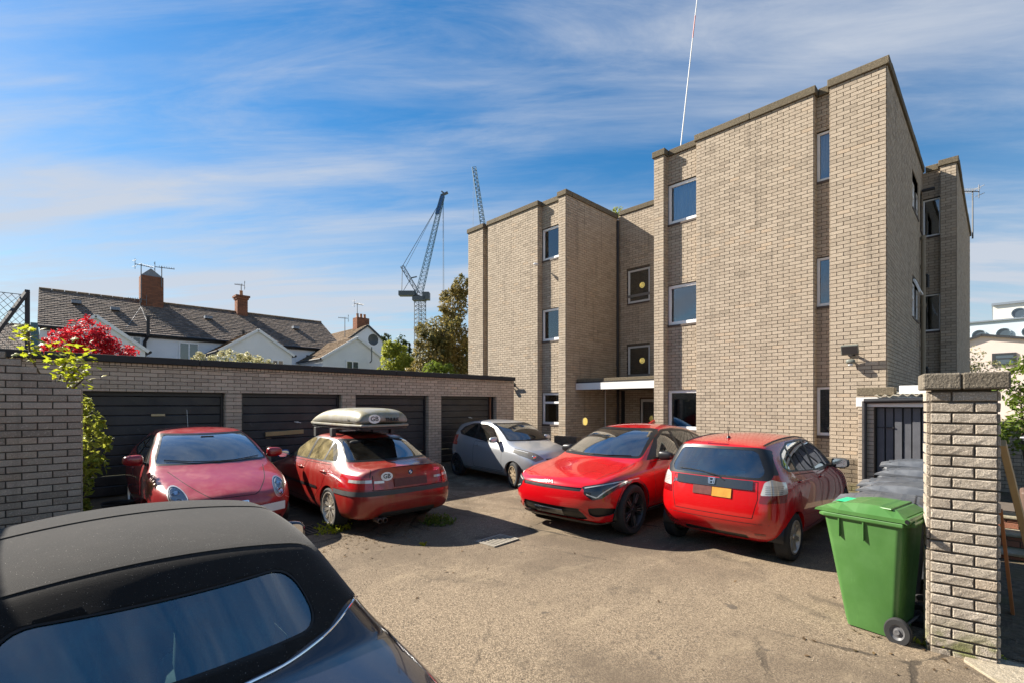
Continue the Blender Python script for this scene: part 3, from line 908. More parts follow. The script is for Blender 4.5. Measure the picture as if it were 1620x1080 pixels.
brick_mat('slate', (0.30, 0.235, 0.19), (0.17, 0.138, 0.115), (0.24, 0.19, 0.15), bump=.35, dirt=(.04, .035, .03), grain=14)
brick_mat('slate_brown', (0.28, 0.20, 0.13), (0.18, 0.13, 0.085), (0.23, 0.16, 0.095), bump=.35, dirt=(.06, .045, .03), grain=14)
def leaf_mat(name, a, b, tr=0.35, c3=None):
    t = NT(name)
    at = t.n('ShaderNodeAttribute', attribute_name='tone').outputs['Fac']
    ob = t.n('ShaderNodeObjectInfo').outputs['Random']
    c = t.mix(t.math('FRACT', t.math('ADD', at, ob)), a, b)
    if c3: c = t.mix(t.ramp(t.noise(t.pos(), 1.1, 3), .42, .62), c, c3)
    t.set(Base_Color=c, Roughness=.5, Specular_IOR_Level=.35)
    tl = t.n('ShaderNodeBsdfTranslucent'); t.L.new(t.mix(.5, c, tuple(min(1, q * 1.8) for q in b)), tl.inputs[0])
    mx = t.n('ShaderNodeMixShader'); mx.inputs[0].default_value = tr
    t.L.new(t.b.outputs[0], mx.inputs[1]); t.L.new(tl.outputs[0], mx.inputs[2]); t.L.new(mx.outputs[0], t.out.inputs[0])
leaf_mat('leaf_red', (0.30, 0.008, 0.014), (0.48, 0.02, 0.03), .4)
leaf_mat('leaf_yellow', (0.46, 0.40, 0.012), (0.26, 0.31, 0.02), .5)
leaf_mat('leaf_green', (0.07, 0.12, 0.015), (0.16, 0.21, 0.03), .4)
leaf_mat('leaf_olive', (0.11, 0.11, 0.03), (0.22, 0.165, 0.05), .35, (0.085, 0.10, 0.035))
leaf_mat('leaf_lime', (0.17, 0.22, 0.02), (0.30, 0.31, 0.05), .45)
leaf_mat('leaf_dark', (0.025, 0.045, 0.015), (0.06, 0.085, 0.02), .3)
leaf_mat('leaf_flower', (0.22, 0.25, 0.04), (0.42, 0.38, 0.24), .35)

def leaves(mb, c, r, n, size, rg, shell_=.35):
    """n small folded leaves scattered through an ellipsoid, denser to the outside"""
    for _ in range(n):
        d = Vector((rg.gauss(0, 1), rg.gauss(0, 1), rg.gauss(0, 1))).normalized()
        q = rg.uniform(shell_, 1.0) ** .6
        p = Vector((c[0] + d.x * r[0] * q, c[1] + d.y * r[1] * q, c[2] + d.z * r[2] * q))
        s = size * rg.uniform(.6, 1.3)
        n3 = (d * .6 + Vector((rg.gauss(0, .6), rg.gauss(0, .6), rg.gauss(0, .6) + .5))).normalized()
        u = n3.orthogonal().normalized(); u = (Matrix.Rotation(rg.uniform(0, 6.28), 3, n3) @ u); v = n3.cross(u)
        mb.ct = rg.uniform(.01, .99)
        b = len(mb.v)
        mb.v += [tuple(p - u * s), tuple(p - v * s * .42 + n3 * s * .12), tuple(p + u * s), tuple(p + v * s * .42 + n3 * s * .12)]
        mb.addf(b, [(0, 1, 2), (0, 2, 3)])
def tree(name, label, base, trunk_top, blobs, leaf, size, dens, bark='bark', tr=.09, seed=1, cat='tree', group=None):
    r = thing(name, label, cat, base, group=group); rg = random.Random(seed); B = Vector(base)
    t = MB(); top = Vector(trunk_top) - B
    pts = [Vector((0, 0, 0)), top * .35 + Vector((rg.uniform(-.08, .08), rg.uniform(-.08, .08), 0)), top * .7 + Vector((rg.uniform(-.1, .1), 0, 0)), top]
    for i in range(3): t.cyl(pts[i], pts[i + 1], tr * (1 - .22 * i), tr * (1 - .22 * (i + 1)), 8)
    cr = MB()
    for (c, rad) in blobs:
        c = Vector(c) - B
        src = top * rg.uniform(.55, .95); mid = (src + c) / 2 + Vector((0, 0, rg.uniform(-.1, .15)))
        t.cyl(src, mid, tr * .38, tr * .25, 6); t.cyl(mid, c, tr * .25, tr * .1, 6)
        for _ in range(5):
            e = c + Vector((rg.uniform(-1, 1) * rad[0], rg.uniform(-1, 1) * rad[1], rg.uniform(-.6, 1) * rad[2])) * .8
            t.cyl(mid.lerp(c, rg.random()), e, tr * .1, tr * .03, 5)
        vol = rad[0] * rad[1] * rad[2]
        leaves(cr, c, rad, max(40, int(dens * vol ** .67)), size, rg)
        for _ in range(7):                                   # sprays that break the outline
            d = Vector((rg.gauss(0, 1), rg.gauss(0, 1), rg.gauss(.3, 1))).normalized()
            e = Vector((c.x + d.x * rad[0], c.y + d.y * rad[1], c.z + d.z * rad[2])); rr = min(rad) * rg.uniform(.22, .4)
            leaves(cr, e, (rr, rr, rr), int(dens * (rr ** 2) * .9) + 10, size, rg, .1)
    t.build('trunk', bark, r, smooth=True)
    cr.build('crown', leaf, r, fixn=False)
    return r

def roof_slope(owner, off, a, b, c, d, mat, rows, cols, lift=.012):
    """slates laid in courses on the quad a-b (eaves) to d-c (ridge); joined, too small to pick apart"""
    a, b, c, d = [Vector(q) for q in (a, b, c, d)]
    n = (b - a).cross(d - a).normalized()
    if n.z < 0: n = -n
    m = MB(); r = random.Random(rows * 31 + cols)
    m.face([a, b, c, d])
    for j in range(rows):
        v0, v1 = j / rows, min(1.0, (j + 1.06) / rows)
        for i in range(cols + 1):
            u0, u1 = (i - .5 * (j % 2)) / cols, (i + 1 - .5 * (j % 2)) / cols
            u0, u1 = max(0, u0 + .03 / cols), min(1, u1 - .03 / cols)
            if u1 - u0 < .1 / cols: continue
            m.ct = r.uniform(.01, .99)
            L = lambda u, v: a.lerp(b, u).lerp(d.lerp(c, u), v)
            h0, h1 = n * (lift + .03 + r.uniform(-.006, .008)), n * (lift + r.uniform(0, .006))
            p = [L(u0, v0) + h0, L(u1, v0) + h0, L(u1, v1) + h1, L(u0, v1) + h1]
            m.face(p); m.face([p[0] - n * .03, p[1] - n * .03, p[1], p[0]])
    m.v = [tuple(Vector(q) - off) for q in m.v]
    o = m.build('slate_courses', mat, owner, fixn=False); o['kind'] = 'stuff'
    return o
def gable_house(name, label, x0, x1, y0, y1, ze, zr, wallmat='render_white', roofmat='slate', ridge='x', ov=.12, rows=14, cols=40, verge='render_white', windows=(), gutter=True, cat='house'):
    h = thing(name, label, cat, ((x0 + x1) / 2, (y0 + y1) / 2, 0)); O = local(h)
    m = MB()
    xm, ym = (x0 + x1) / 2, (y0 + y1) / 2
    if ridge == 'x':
        m.prism([(y0, -.1), (y1, -.1), (y1, ze), (ym, zr - .06), (y0, ze)], 'x', x0, x1)
        sl = (zr - ze) / (ym - y0); e0 = ze - ov * sl
        roof_slope(h, O, (x0 - ov * .6, y0 - ov, e0), (x1 + ov * .6, y0 - ov, e0), (x1 + ov * .6, ym, zr), (x0 - ov * .6, ym, zr), roofmat, rows, cols)
        b = MB(); b.face([(x0 - ov * .6, y1 + ov, e0), (x1 + ov * .6, y1 + ov, e0), (x1 + ov * .6, ym, zr), (x0 - ov * .6, ym, zr)]); b.v = [tuple(Vector(q) - O) for q in b.v]; b.build('rear_slope', roofmat, h, fixn=False)
        k = max(6, int((x1 - x0) / .45))
        for i in range(k):
            q0 = x0 - ov * .6 + (x1 - x0 + ov * 1.2) * i / k
            t = MB().cyl((q0 + .01 - O.x, ym - O.y, zr + .0), (q0 + (x1 - x0 + ov * 1.2) / k - .01 - O.x, ym - O.y, zr + .0), .10, .105, 8); t.build('ridge_tile', 'slate_brown', h, smooth=True)
        if gutter:
            g = MB().cyl((x0 - ov * .5 - O.x, y0 - ov - .05 - O.y, e0 - .03), (x1 + ov * .5 - O.x, y0 - ov - .05 - O.y, e0 - .03), .06, .06, 8); g.build('gutter', 'pipe_black', h)
            f = MB().box(x0 - O.x, x1 - O.x, y0 - .02 - O.y, y0 - .07 - O.y, e0 - .16, e0 + .01); f.build('fascia', 'frame_dark', h)
    else:
        m.prism([(x0, -.1), (x1, -.1), (x1, ze), (xm, zr - .06), (x0, ze)], 'y', y0, y1)
        sl = (zr - ze) / (xm - x0); e0 = ze - ov * sl
        roof_slope(h, O, (x0 - ov, y1, e0), (x0 - ov, y0 - .06, e0), (xm, y0 - .06, zr), (xm, y1, zr), roofmat, rows, cols)
        roof_slope(h, O, (x1 + ov, y0 - .06, e0), (x1 + ov, y1, e0), (xm, y1, zr), (xm, y0 - .06, zr), roofmat, rows, cols)
        for (xe, sg) in ((x0 - ov, 1), (x1 + ov, -1)):
            bd = MB().beam((xe - O.x, y0 - .075 - O.y, e0 - .02), (xm - O.x, y0 - .075 - O.y, zr - .02), .04, .13); bd.build('bargeboard', verge, h)
        if gutter:
            for xe in (x0 - ov - .05, x1 + ov + .05):
                g = MB().cyl((xe - O.x, y0 - .1 - O.y, e0 - .03), (xe - O.x, y1 - O.y, e0 - .03), .055, .055, 8); g.build('gutter', 'pipe_black', h)
    m.v = [tuple(Vector(q) - O) for q in m.v]
    m.build('wall', wallmat, h)
    for (wx0, wx1, wz0, wz1) in windows:
        f = MB()
        yw = y0 - .005
        for q in ((wx0, wx0 + .07, wz0, wz1), (wx1 - .07, wx1, wz0, wz1), (wx0 + .07, wx1 - .07, wz0, wz0 + .07), (wx0 + .07, wx1 - .07, wz1 - .07, wz1), ((wx0 + wx1) / 2 - .03, (wx0 + wx1) / 2 + .03, wz0 + .07, wz1 - .07)):
            f.box(q[0] - O.x, q[1] - O.x, yw - .05 - O.y, yw - O.y, q[2], q[3])
        fo = f.build('window', 'upvc', h)
        MB().box(wx0 + .05 - O.x, wx1 - .05 - O.x, yw - .03 - O.y, yw - .002 - O.y, wz0 + .05, wz1 - .05).build('pane', 'dark_pane', fo)
        MB().box(wx0 - .06 - O.x, wx1 + .06 - O.x, yw - .12 - O.y, yw - O.y, wz0 - .08, wz0 - .002).build('sill', 'upvc', fo)
    return h
plain('dark_pane', (0.05, 0.07, 0.09), 0.08, var=.3, coat=1.0, spec=.8)
def chimney(owner, x, y, z0, z1, wx, wy, pots=2, cap=True):
    O = local(owner); m = MB()
    bs = []
    for (p0, p1, n) in (((x - wx / 2, y - wy / 2), (x + wx / 2, y - wy / 2), (0, -1)), ((x - wx / 2, y - wy / 2), (x - wx / 2, y + wy / 2), (-1, 0)), ((x + wx / 2, y - wy / 2), (x + wx / 2, y + wy / 2), (1, 0))):
        panel(bs, p0, p1, n, z0, z1, ch=.085, bl=.25)
    c = MB().box(x - wx / 2 - O.x, x + wx / 2 - O.x, y - wy / 2 - O.y, y + wy / 2 - O.y, z0, z1 - .01).build('chimney', 'mortar', owner)
    b = MB(); r = random.Random(int(x * 10))
    for (q, u, n, l, h) in bs:
        b.ct = r.uniform(.01, .99); b.obox(q - O + n * .006, u * l / 2, n * .008, Vector((0, 0, h / 2)))
    o = b.build('brick_courses', 'brick_red', c); o['kind'] = 'stuff'
    if cap:
        for k in range(2): MB().box(x - wx / 2 - .06 * (k + 1) - O.x, x + wx / 2 + .06 * (k + 1) - O.x, y - wy / 2 - .06 * (k + 1) - O.y, y + wy / 2 + .06 * (k + 1) - O.y, z1 - .26 + .12 * k, z1 - .145 + .12 * k).build('chimney_band', 'brick_red', c)
    for k in range(pots):
        px = x + (k - (pots - 1) / 2) * wx / max(1, pots) * .9
        MB().lathe([(.10, 0), (.12, .05), (.095, .10), (.085, .30), (.105, .33), (.08, .34)], 14, (px - O.x, y - O.y, z1 - .02)).build('chimney_pot', 'chimney_pot', c, smooth=True)
    MB().box(x - wx / 2 - .08 - O.x, x + wx / 2 + .08 - O.x, y - wy / 2 - .06 - O.y, y + wy / 2 + .06 - O.y, z0 + .02, z0 + .22).build('flashing', 'lead', c)
    return c
def aerial(p, h, L, label, rz=0.0, els=7, group='rooftop television aerials'):
    r = thing('tv_aerial', label, 'aerial', p, rz, group)
    MB().cyl((0, 0, 0), (0, 0, h), .028, .022, 8).build('mast', 'galv', r)
    m = MB().cyl((-L * .35, 0, h - .08), (L * .65, 0, h - .08), .02, .02, 6).build('boom', 'galv', r)
    e = MB()
    for k in range(els):
        x = -L * .1 + L * .72 * k / (els - 1); w = .26 - .012 * k
        e.cyl((x, -w, h - .05), (x, w, h - .05), .010, .010, 5)
    e.cyl((-L * .33, 0, h - .35), (-L * .33, 0, h + .2), .014, .014, 5); e.cyl((-L * .36, -.2, h + .1), (-L * .36, .2, h + .1), .012, .012, 5); e.cyl((-L * .36, -.2, h - .22), (-L * .36, .2, h - .22), .012, .012, 5)
    e.build('elements', 'galv', r)
    return r

# long slate terrace
T1 = gable_house('terrace_house', 'long white rendered terrace under one dark slate roof, two brick chimneys', -.30, 13.5, 29.4, 36.6, 5.35, 7.50, rows=20, cols=64, windows=[(4.75, 5.65, 3.75, 5.05), (2.55, 3.25, 4.2, 5.15), (11.1, 11.6, 3.9, 4.9)])
TO = local(T1)
chimney(T1, 4.05, 32.8, 6.9, 8.85, .98, .75, 0, False)
chimney(T1, 8.55, 32.9, 7.0, 8.55, .55, .62, 1)
m = MB().prism([(3.55, 8.84), (4.0, 9.28), (4.55, 8.84)], 'y', 32.5, 33.1); m.v = [tuple(Vector(q) - TO) for q in m.v]; m.build('chimney_cowl', 'lead', T1)
for (x, z) in ((.95, 6.72), (6.5, 6.65), (11.3, 6.6), (2.4, 6.55)):
    y = 29.4 + (z - 5.35) / 2.15 * 3.6
    m = MB().box(x - .18 - TO.x, x + .18 - TO.x, y - .22 - TO.y, y + .15 - TO.y, z + .05, z + .20); m.build('roof_vent', 'lead', T1)
for (x, z1) in ((3.35, 6.1), (7.55, 5.9)):
    m = MB().tube([(x - TO.x, 29.22 - TO.y, 2.0), (x - TO.x, 29.22 - TO.y, 4.9), (x + .12 - TO.x, 29.1 - TO.y, 5.15), (x + .12 - TO.x, 29.1 - TO.y, z1)], .07, 8); m.build('soil_pipe', 'pipe_black', T1, smooth=True)
m = MB()
for (a, b) in (((3.53, 32.3, 7.12), (3.62, 29.5, 5.45)), ((3.53, 32.2, 7.06), (2.7, 29.7, 5.56))): m.cyl(Vector(a) - TO, Vector(b) - TO, .007, .007, 5)
m.build('aerial_cable', 'white_paint', T1)
# party parapet verge at the near end
# rear wings
gable_house('rear_wing', 'white gabled rear wing behind the crimson tree', -.25, 3.0, 26.0, 29.35, 4.25, 5.50, ridge='y', rows=12, cols=16, windows=[(.3, .9, 2.6, 3.6)])
gable_house('rear_wing', 'white gabled rear wing with mossy brown slates above the flowering hedge', 5.9, 9.15, 26.0, 29.35, 4.50, 5.58, roofmat='slate_brown', ridge='y', rows=12, cols=16, windows=[(8.15, 8.75, 3.35, 4.15)])
gable_house('rear_wing', 'white rear wing with rusty brown slates and a dark window beside the green shrub', 10.8, 14.75, 26.0, 29.9, 4.45, 5.72, roofmat='slate_brown', ridge='y', rows=14, cols=18, windows=[(12.1, 12.9, 3.2, 4.35)])
H4 = gable_house('gable_house', 'white gable with dark bargeboards and satellite dish beyond the terrace', 14.5, 18.6, 32.0, 40.0, 6.0, 7.55, ridge='y', rows=14, cols=24, roofmat='slate_brown', verge='frame_dark')
chimney(H4, 16.75, 33.4, 7.0, 8.25, .95, .7, 3, False)
H5 = gable_house('distant_house', 'distant slate roof seen through the chain-link fence', -9.0, -.7, 34.0, 42.0, 4.5, 6.2, rows=16, cols=40)
H6 = gable_house('far_house', 'far red-brick house mostly hidden by the terrace', 15.5, 19.5, 44.0, 50.0, 6.3, 7.8, wallmat='brick_red', rows=12, cols=24)
chimney(H6, 16.6, 47.0, 7.5, 9.6, 1.5, .8, 3, False)
# satellite dish on the rear wing
d = thing('satellite_dish', 'dark satellite dish on a pole at the white gable', 'satellite dish', (13.55, 25.9, 4.3))
MB().tube([(0, 0, 0), (0, -.2, .1), (0, -.2, .9)], .03, 8).build('pole', 'galv', d)
m = MB(); m.lathe([(.001, .0), (.12, .02), (.24, .07), (.32, .12), (.325, .115), (.24, .06), (.12, .01), (.001, -.01)], 24, (0, -.28, 1.3), 'y'); m.v = [(x, -.56 - y, z) for (x, y, z) in m.v]
m.build('dish', 'steel_dark', d, smooth=True)
aerial((3.55, 32.3, 7.3), 2.1, .85, 'tall twin-boom aerial left of the big chimney', 0.3)
aerial((4.45, 32.3, 8.3), 1.15, .9, 'aerial on the right side of the big chimney', -.2)
aerial((8.55, 32.9, 8.5), .8, .55, 'small aerial above the slim chimney', 2.9)
aerial((15.3, 33.0, 6.6), 1.5, .7, 'low aerial in front of the far chimney', 2.8)
aerial((16.35, 33.2, 7.4), 1.9, .8, 'aerial on the triple-pot chimney', .2)
aerial((27.0, .75, 8.6), 2.0, .8, 'aerial on the far right corner of the flats', 2.4)
aerial((3.52, 32.35, 6.5), 1.05, .8, 'low boom aerial halfway up the big chimney', 3.0)

# ------------------------------------------------------------------ trees and shrubs behind the garages
tree('crimson_tree', 'crimson-leaved ornamental tree behind the garage roof', (.65, 17.0, 0), (.7, 17.0, 2.5), [((.1, 17.0, 2.95), (.5, .7, .45)), ((.7, 17.0, 3.2), (.75, .8, .62)), ((1.3, 17.0, 3.02), (.5, .7, .5)), ((.68, 17.0, 3.72), (.45, .5, .42)), ((-.15, 16.9, 2.8), (.35, .5, .3)), ((1.62, 17.0, 2.85), (.35, .5, .36)), ((1.05, 17.0, 3.5), (.4, .5, .35)), ((.3, 17.0, 3.4), (.4, .5, .35))], 'leaf_red', .055, 2100, 'bark_red', .07, 3)
tree('olive_tree', 'tall olive-brown evergreen tree against the left end of the flats', (13.4, 18.6, 0), (13.6, 18.6, 5.5), [((14.3, 18.8, 6.6), (.7, .8, .9)), ((14.6, 18.6, 7.6), (.45, .5, .6)), ((13.4, 18.6, 5.2), (1.05, 1.0, .85)), ((14.3, 18.8, 5.0), (1.0, .9, 1.0)), ((12.8, 18.5, 4.2), (.9, .9, .8)), ((13.8, 18.6, 3.7), (1.3, 1.1, .9)), ((12.5, 18.4, 3.2), (.8, .8, .7)), ((15.0, 18.8, 4.0), (1.0, .9, 1.0))], 'leaf_olive', .10, 1500, seed=5, tr=.14)
tree('green_shrub', 'sunlit yellow-green shrub in front of the white gable', (13.6, 22.5, 0), (13.7, 22.5, 2.6), [((13.3, 22.5, 4.2), (.85, .8, .75)), ((12.9, 22.4, 4.7), (.5, .5, .4)), ((13.9, 22.5, 3.9), (.7, .7, .6)), ((13.1, 22.4, 3.5), (.8, .7, .5))], 'leaf_lime', .10, 1500, seed=6, tr=.06, cat='shrub')
tree('dark_shrub', 'dark spiky evergreen behind the yellow-green shrub', (14.6, 23.2, 0), (14.6, 23.2, 3.0), [((14.0, 23.2, 5.1), (.3, .3, .7)), ((14.4, 23.2, 4.8), (.28, .3, .6)), ((13.1, 23.1, 5.2), (.28, .3, .45)), ((14.3, 23.2, 3.9), (.8, .6, .6))], 'leaf_dark', .09, 1600, seed=8, tr=.06, cat='shrub')
tree('lime_bush', 'low yellow-green bush just right of the crane mast', (12.6, 17.4, 0), (12.6, 17.4, 2.0), [((12.2, 17.4, 3.3), (.6, .5, .5)), ((12.9, 17.4, 3.1), (.55, .5, .5))], 'leaf_green', .08, 1700, seed=9, tr=.05, cat='shrub')
tree('flowering_hedge', 'flowering yellow-green hedge showing over the garage roof', (4.6, 18.5, 0), (4.6, 18.5, 2.0), [((3.75, 18.5, 3.15), (.5, .5, .38)), ((4.45, 18.5, 3.28), (.6, .5, .42)), ((5.15, 18.5, 3.22), (.55, .5, .4)), ((5.7, 18.5, 3.05), (.4, .4, .34))], 'leaf_flower', .055, 2600, seed=10, tr=.05, cat='hedge')
tree('roof_shrub', 'small yellow-green self-seeded shrub on the stairwell roof', (16.6, 11.0, 8.75), (16.6, 11.0, 9.3), [((16.5, 11.1, 9.6), (.22, .22, .22)), ((16.75, 10.9, 9.75), (.2, .2, .22))], 'leaf_lime', .055, 900, seed=12, tr=.02, cat='shrub')
# ivy-like shrub squeezed between the left wall and the first garage door
tree('wall_shrub', 'leafy green shrub poking out from behind the left wall end', (.33, 9.3, .05), (.36, 9.2, 1.6), [((.42, 9.0, 1.62), (.13, .25, .18)), ((.46, 8.95, 1.30), (.17, .25, .2)), ((.48, 8.9, 1.02), (.17, .22, .16)), ((.38, 8.9, .75), (.07, .2, .14)), ((.36, 8.9, .45), (.04, .12, .09)), ((.38, 9.0, 1.85), (.07, .15, .1))], 'leaf_lime', .05, 2600, seed=14, tr=.03, cat='shrub')
# sycamore sapling over the left wall: big leaves, each its own piece
def sapling():
    r = thing('sycamore_sapling', 'yellow-green sycamore sapling arching over the stepped left wall', 'sapling', (.0, 9.0, 0)); O = local(r); rg = random.Random(4)
    m = MB()
    stems = [[(.0, 9.0, .0), (.02, 8.95, 2.0), (-.18, 8.8, 2.5), (-.2, 8.75, 2.86)], [(.02, 8.95, 1.9), (.12, 8.8, 2.3), (.22, 8.6, 2.62)], [(.02, 8.95, 1.9), (.18, 8.75, 2.2), (.30, 8.6, 2.40)], [(.02, 8.95, 1.8), (.2, 8.7, 2.05), (.32, 8.5, 2.2)]]
    for s in stems:
        for a, b in zip(s[:-1], s[1:]): m.cyl(Vector(a) - O, Vector(b) - O, .014, .009, 6)
    m.build('stem', 'bark', r)
    base = []
    for k in range(5):
        a = math.pi / 2 + (k - 2) * 1.05; L = (.5, .85, 1.0, .85, .5)[k]
        base.append((L * math.cos(a), L * math.sin(a), L))
    pts = []
    ang = [-1.35, -.35, .35, 1.0, math.pi / 2, math.pi - 1.0, math.pi - .35, math.pi + .35, math.pi + 1.35]
    rad = [.15, .62, .40, .88, 1.0, .88, .40, .62, .15]
    out = []
    for k, (a, q) in enumerate(zip(ang, rad)):
        out.append((q * math.cos(a) * .75, q * math.sin(a) * .75))
        if k < 8: out.append((.42 * math.cos((a + ang[k + 1]) / 2), .42 * math.sin((a + ang[k + 1]) / 2)))
    mm = MB(); c = (0, .0, .06)
    for p, q in zip(out[:-1], out[1:]): mm.face([c, (p[0], p[1], -.10 * (p[0] ** 2 + p[1] ** 2)), (q[0], q[1], -.10 * (q[0] ** 2 + q[1] ** 2))])
    me = bpy.data.meshes.new('leaf'); me.from_pydata(mm.v, [], mm.f); me.materials.append(MATS['leaf_yellow'])
    for k in range(230):
        if k < 50:
            z = rg.uniform(2.42, 2.90); p = Vector((-.2 + rg.gauss(0, .075), 8.75 + rg.gauss(0, .10), z))
        else:
            s = stems[rg.choice((1, 1, 2, 2, 3))]; t = rg.random(); a, b = Vector(s[1]), Vector(s[2])
            p = a.lerp(b, t) + Vector((rg.gauss(0, .10), rg.gauss(0, .14), rg.gauss(.02, .075)))
        if p.y < 8.52 and p.x < .3: p.y = 8.56
        o = bpy.data.objects.new('leaf', me); COL.objects.link(o); o.parent = r; o.location = p - O
        sc = rg.uniform(.05, .105); o.scale = (sc, sc, sc)
        o.rotation_euler = (rg.uniform(-.7, .7), rg.uniform(-.7, .7), rg.uniform(0, 6.28))
sapling()

# chain-link fence with braced post above the left wall
def fence():
    plain('post_paint', (0.045, 0.04, 0.04), .6); plain('post_teal', (0.10, 0.20, 0.22), .6, var=.3, scale=14)
    f = thing('chain_link_fence', 'chain-link fence on braced steel post above the left wall', 'fence', (-.35, 13.0, 0)); O = local(f)
    m = MB().box(-.335 - O.x, -.265 - O.x, 12.97 - O.y, 13.04 - O.y, 0, 4.05); m.build('post', 'post_paint', f)
    m = MB().beam(Vector((-.30, 13.0, 4.02)) - O, Vector((-1.0, 12.2, 2.4)) - O, .06, .06); m.build('brace', 'post_paint', f)
    m = MB().box(-.26 - O.x, -.16 - O.x, 13.1 - O.y, 15.5 - O.y, 0, 3.45); m.build('return_panel', 'post_teal', f)
    w = MB(); w.cyl((-3.5 - O.x, 0, 3.95), (-.3 - O.x, 0, 3.95), .008, .008, 4); z0, z1 = 1.5, 3.95; s = .105
    for k in range(-2, 56):
        for sg in (1, -1):
            a = Vector((-3.5 + k * s, 13.0, z0)); b = a + Vector((sg * (z1 - z0) * .8, 0, z1 - z0))
            if a.x > -.3 and b.x > -.3: continue
            if b.x > -.3: b = a.lerp(b, (-.3 - a.x) / (b.x - a.x))
            elif a.x > -.3: a = b.lerp(a, (-.3 - b.x) / (a.x - b.x))
            w.cyl(a - O, b - O, .005, .005, 3, False)
    o = w.build('mesh', 'galv', f, fixn=False); o['kind'] = 'stuff'
fence()

# ------------------------------------------------------------------ tower cranes
def lattice(m, a, b, w, n, up=(0, 0, 1), t=.12, taper=1.0):
    a, b = Vector(a), Vector(b); d = (b - a).normalized(); u = Vector(up)
    if abs(d.dot(u)) > .95: u = Vector((0, 1, 0))
    s = d.cross(u).normalized(); v = s.cross(d).normalized()
    prev = None
    for k in range(n + 1):
        ww = w / 2 * (1 - (1 - taper) * k / n); c = a.lerp(b, k / n)
        q = [c + s * ww * i + v * ww * j for i, j in ((-1, -1), (1, -1), (1, 1), (-1, 1))]
        if prev:
            for i in range(4):
                m.beam(prev[i], q[i], t); m.beam(prev[i], q[(i + 1) % 4], t * .6); m.beam(q[i], q[(i + 1) % 4], t * .6)
        prev = q
D = 118.0
def at(px, py, d=D):
    t = (px - 810) / 751.0
    return Vector((d * (SA + t * CA), d * (CA - t * SA), 1.88 + (638 - py) / 751.0 * d))
def crane():
    bp = at(664.5, 650); bp.z = 0
    c = thing('tower_crane', 'luffing tower crane with raised jib beyond the trees', 'crane', bp)
    rt = Vector((CA, -SA, 0)); k = D / 751.0
    P = lambda dx, py: rt * dx * k + Vector((0, 0, 1.88 + (638 - py) * k))
    m = MB(); lattice(m, (0, 0, 0), P(0, 478), 2.0, 26, t=.13); m.build('mast', 'steel_dark', c)
    m = MB(); lattice(m, P(-2, 468), P(36, 310), 1.5, 26, up=rt, t=.10, taper=.55); m.build('jib', 'steel_blue', c)
    m = MB(); m.obox(P(31, 325), (P(35, 312) - P(27, 340)) / 2, rt.cross(Vector((0, 0, 1))) * .4, rt * .45); plain('sleeve_blue', (0.03, 0.10, 0.30), 0.5); m.build('jib_sleeve', 'sleeve_blue', c)
    m = MB(); m.obox(P(-1, 473), rt * 1.6, Vector((.7, .7, 0)), (0, 0, .5)); m.obox(P(10, 469), rt * .8, Vector((.7, .7, 0)), (0, 0, .9)); m.build('slewing_cab', 'steel_dark', c)
    m = MB(); m.obox(P(-20, 465), rt * 2.0, Vector((.7, .7, 0)), (0, 0, .55)); m.beam(P(-30, 462), P(0, 469), .5, .4); m.build('counterweight', 'steel_dark', c)
    m = MB(); lattice(m, P(-2, 466), P(-28, 422), .8, 6, up=rt, t=.14); m.build('a_frame', 'steel_dark', c)
    m = MB(); m.beam(P(-28, 422), P(-29, 464), .12); m.beam(P(-28, 422), P(27, 328), .10); m.beam(P(-24, 425), P(27, 328), .07); m.beam(P(-14, 440), P(-5, 438), .25); m.beam(P(-26, 460), P(-14, 440), .1)
    m.beam(P(37, 308), P(38, 520), .07); m.beam(P(36, 308), P(36.5, 520), .05); m.build('cables', 'steel_dark', c)
    m = MB(); m.beam(P(33, 310), P(44, 305), .5); m.beam(P(34, 303), P(40, 308), .3); m.build('jib_head', 'steel_dark', c)
crane()
def crane2():
    bp = at(775, 650, 150); bp.z = 0
    c = thing('tower_crane', 'distant crane jib rising behind the left end of the flats', 'crane', bp)
    rt = Vector((CA, -SA, 0)); k = 150 / 751.0
    P = lambda dx, py: rt * dx * k + Vector((0, 0, 1.88 + (638 - py) * k))
    m = MB(); lattice(m, (0, 0, 0), P(0, 420), 2.2, 20, t=.2); m.build('mast', 'steel_dark', c)
    m = MB(); lattice(m, P(-1, 420), P(-25, 266), 1.7, 24, up=rt, t=.17, taper=.7); m.build('jib', 'steel_blue', c)
    m = MB(); m.beam(P(-24, 268), P(-10, 350), .1); m.beam(P(-26, 268), P(-27, 420), .06); m.build('cables', 'steel_dark', c)
crane2()
# leaning whip mast on the roof of the flats
wp = thing('radio_mast', 'slender white and red whip mast leaning above the flats', 'mast', (14.0, 7.06, 8.3))
m = MB(); m.cyl((0, 0, 0), (.42, -.37, 5.0), .020, .016, 8); m.build('lower_rod', 'white_paint', wp, smooth=True)
plain('rod_red', (.45, .10, .08), .5)
m = MB(); m.cyl((.42, -.37, 5.0), (.48, -.425, 5.7), .017, .016, 8); m.build('red_band', 'rod_red', wp, smooth=True)
m = MB(); m.cyl((.48, -.425, 5.7), (.95, -.84, 11.2), .015, .011, 8); m.build('upper_rod', 'white_paint', wp, smooth=True)

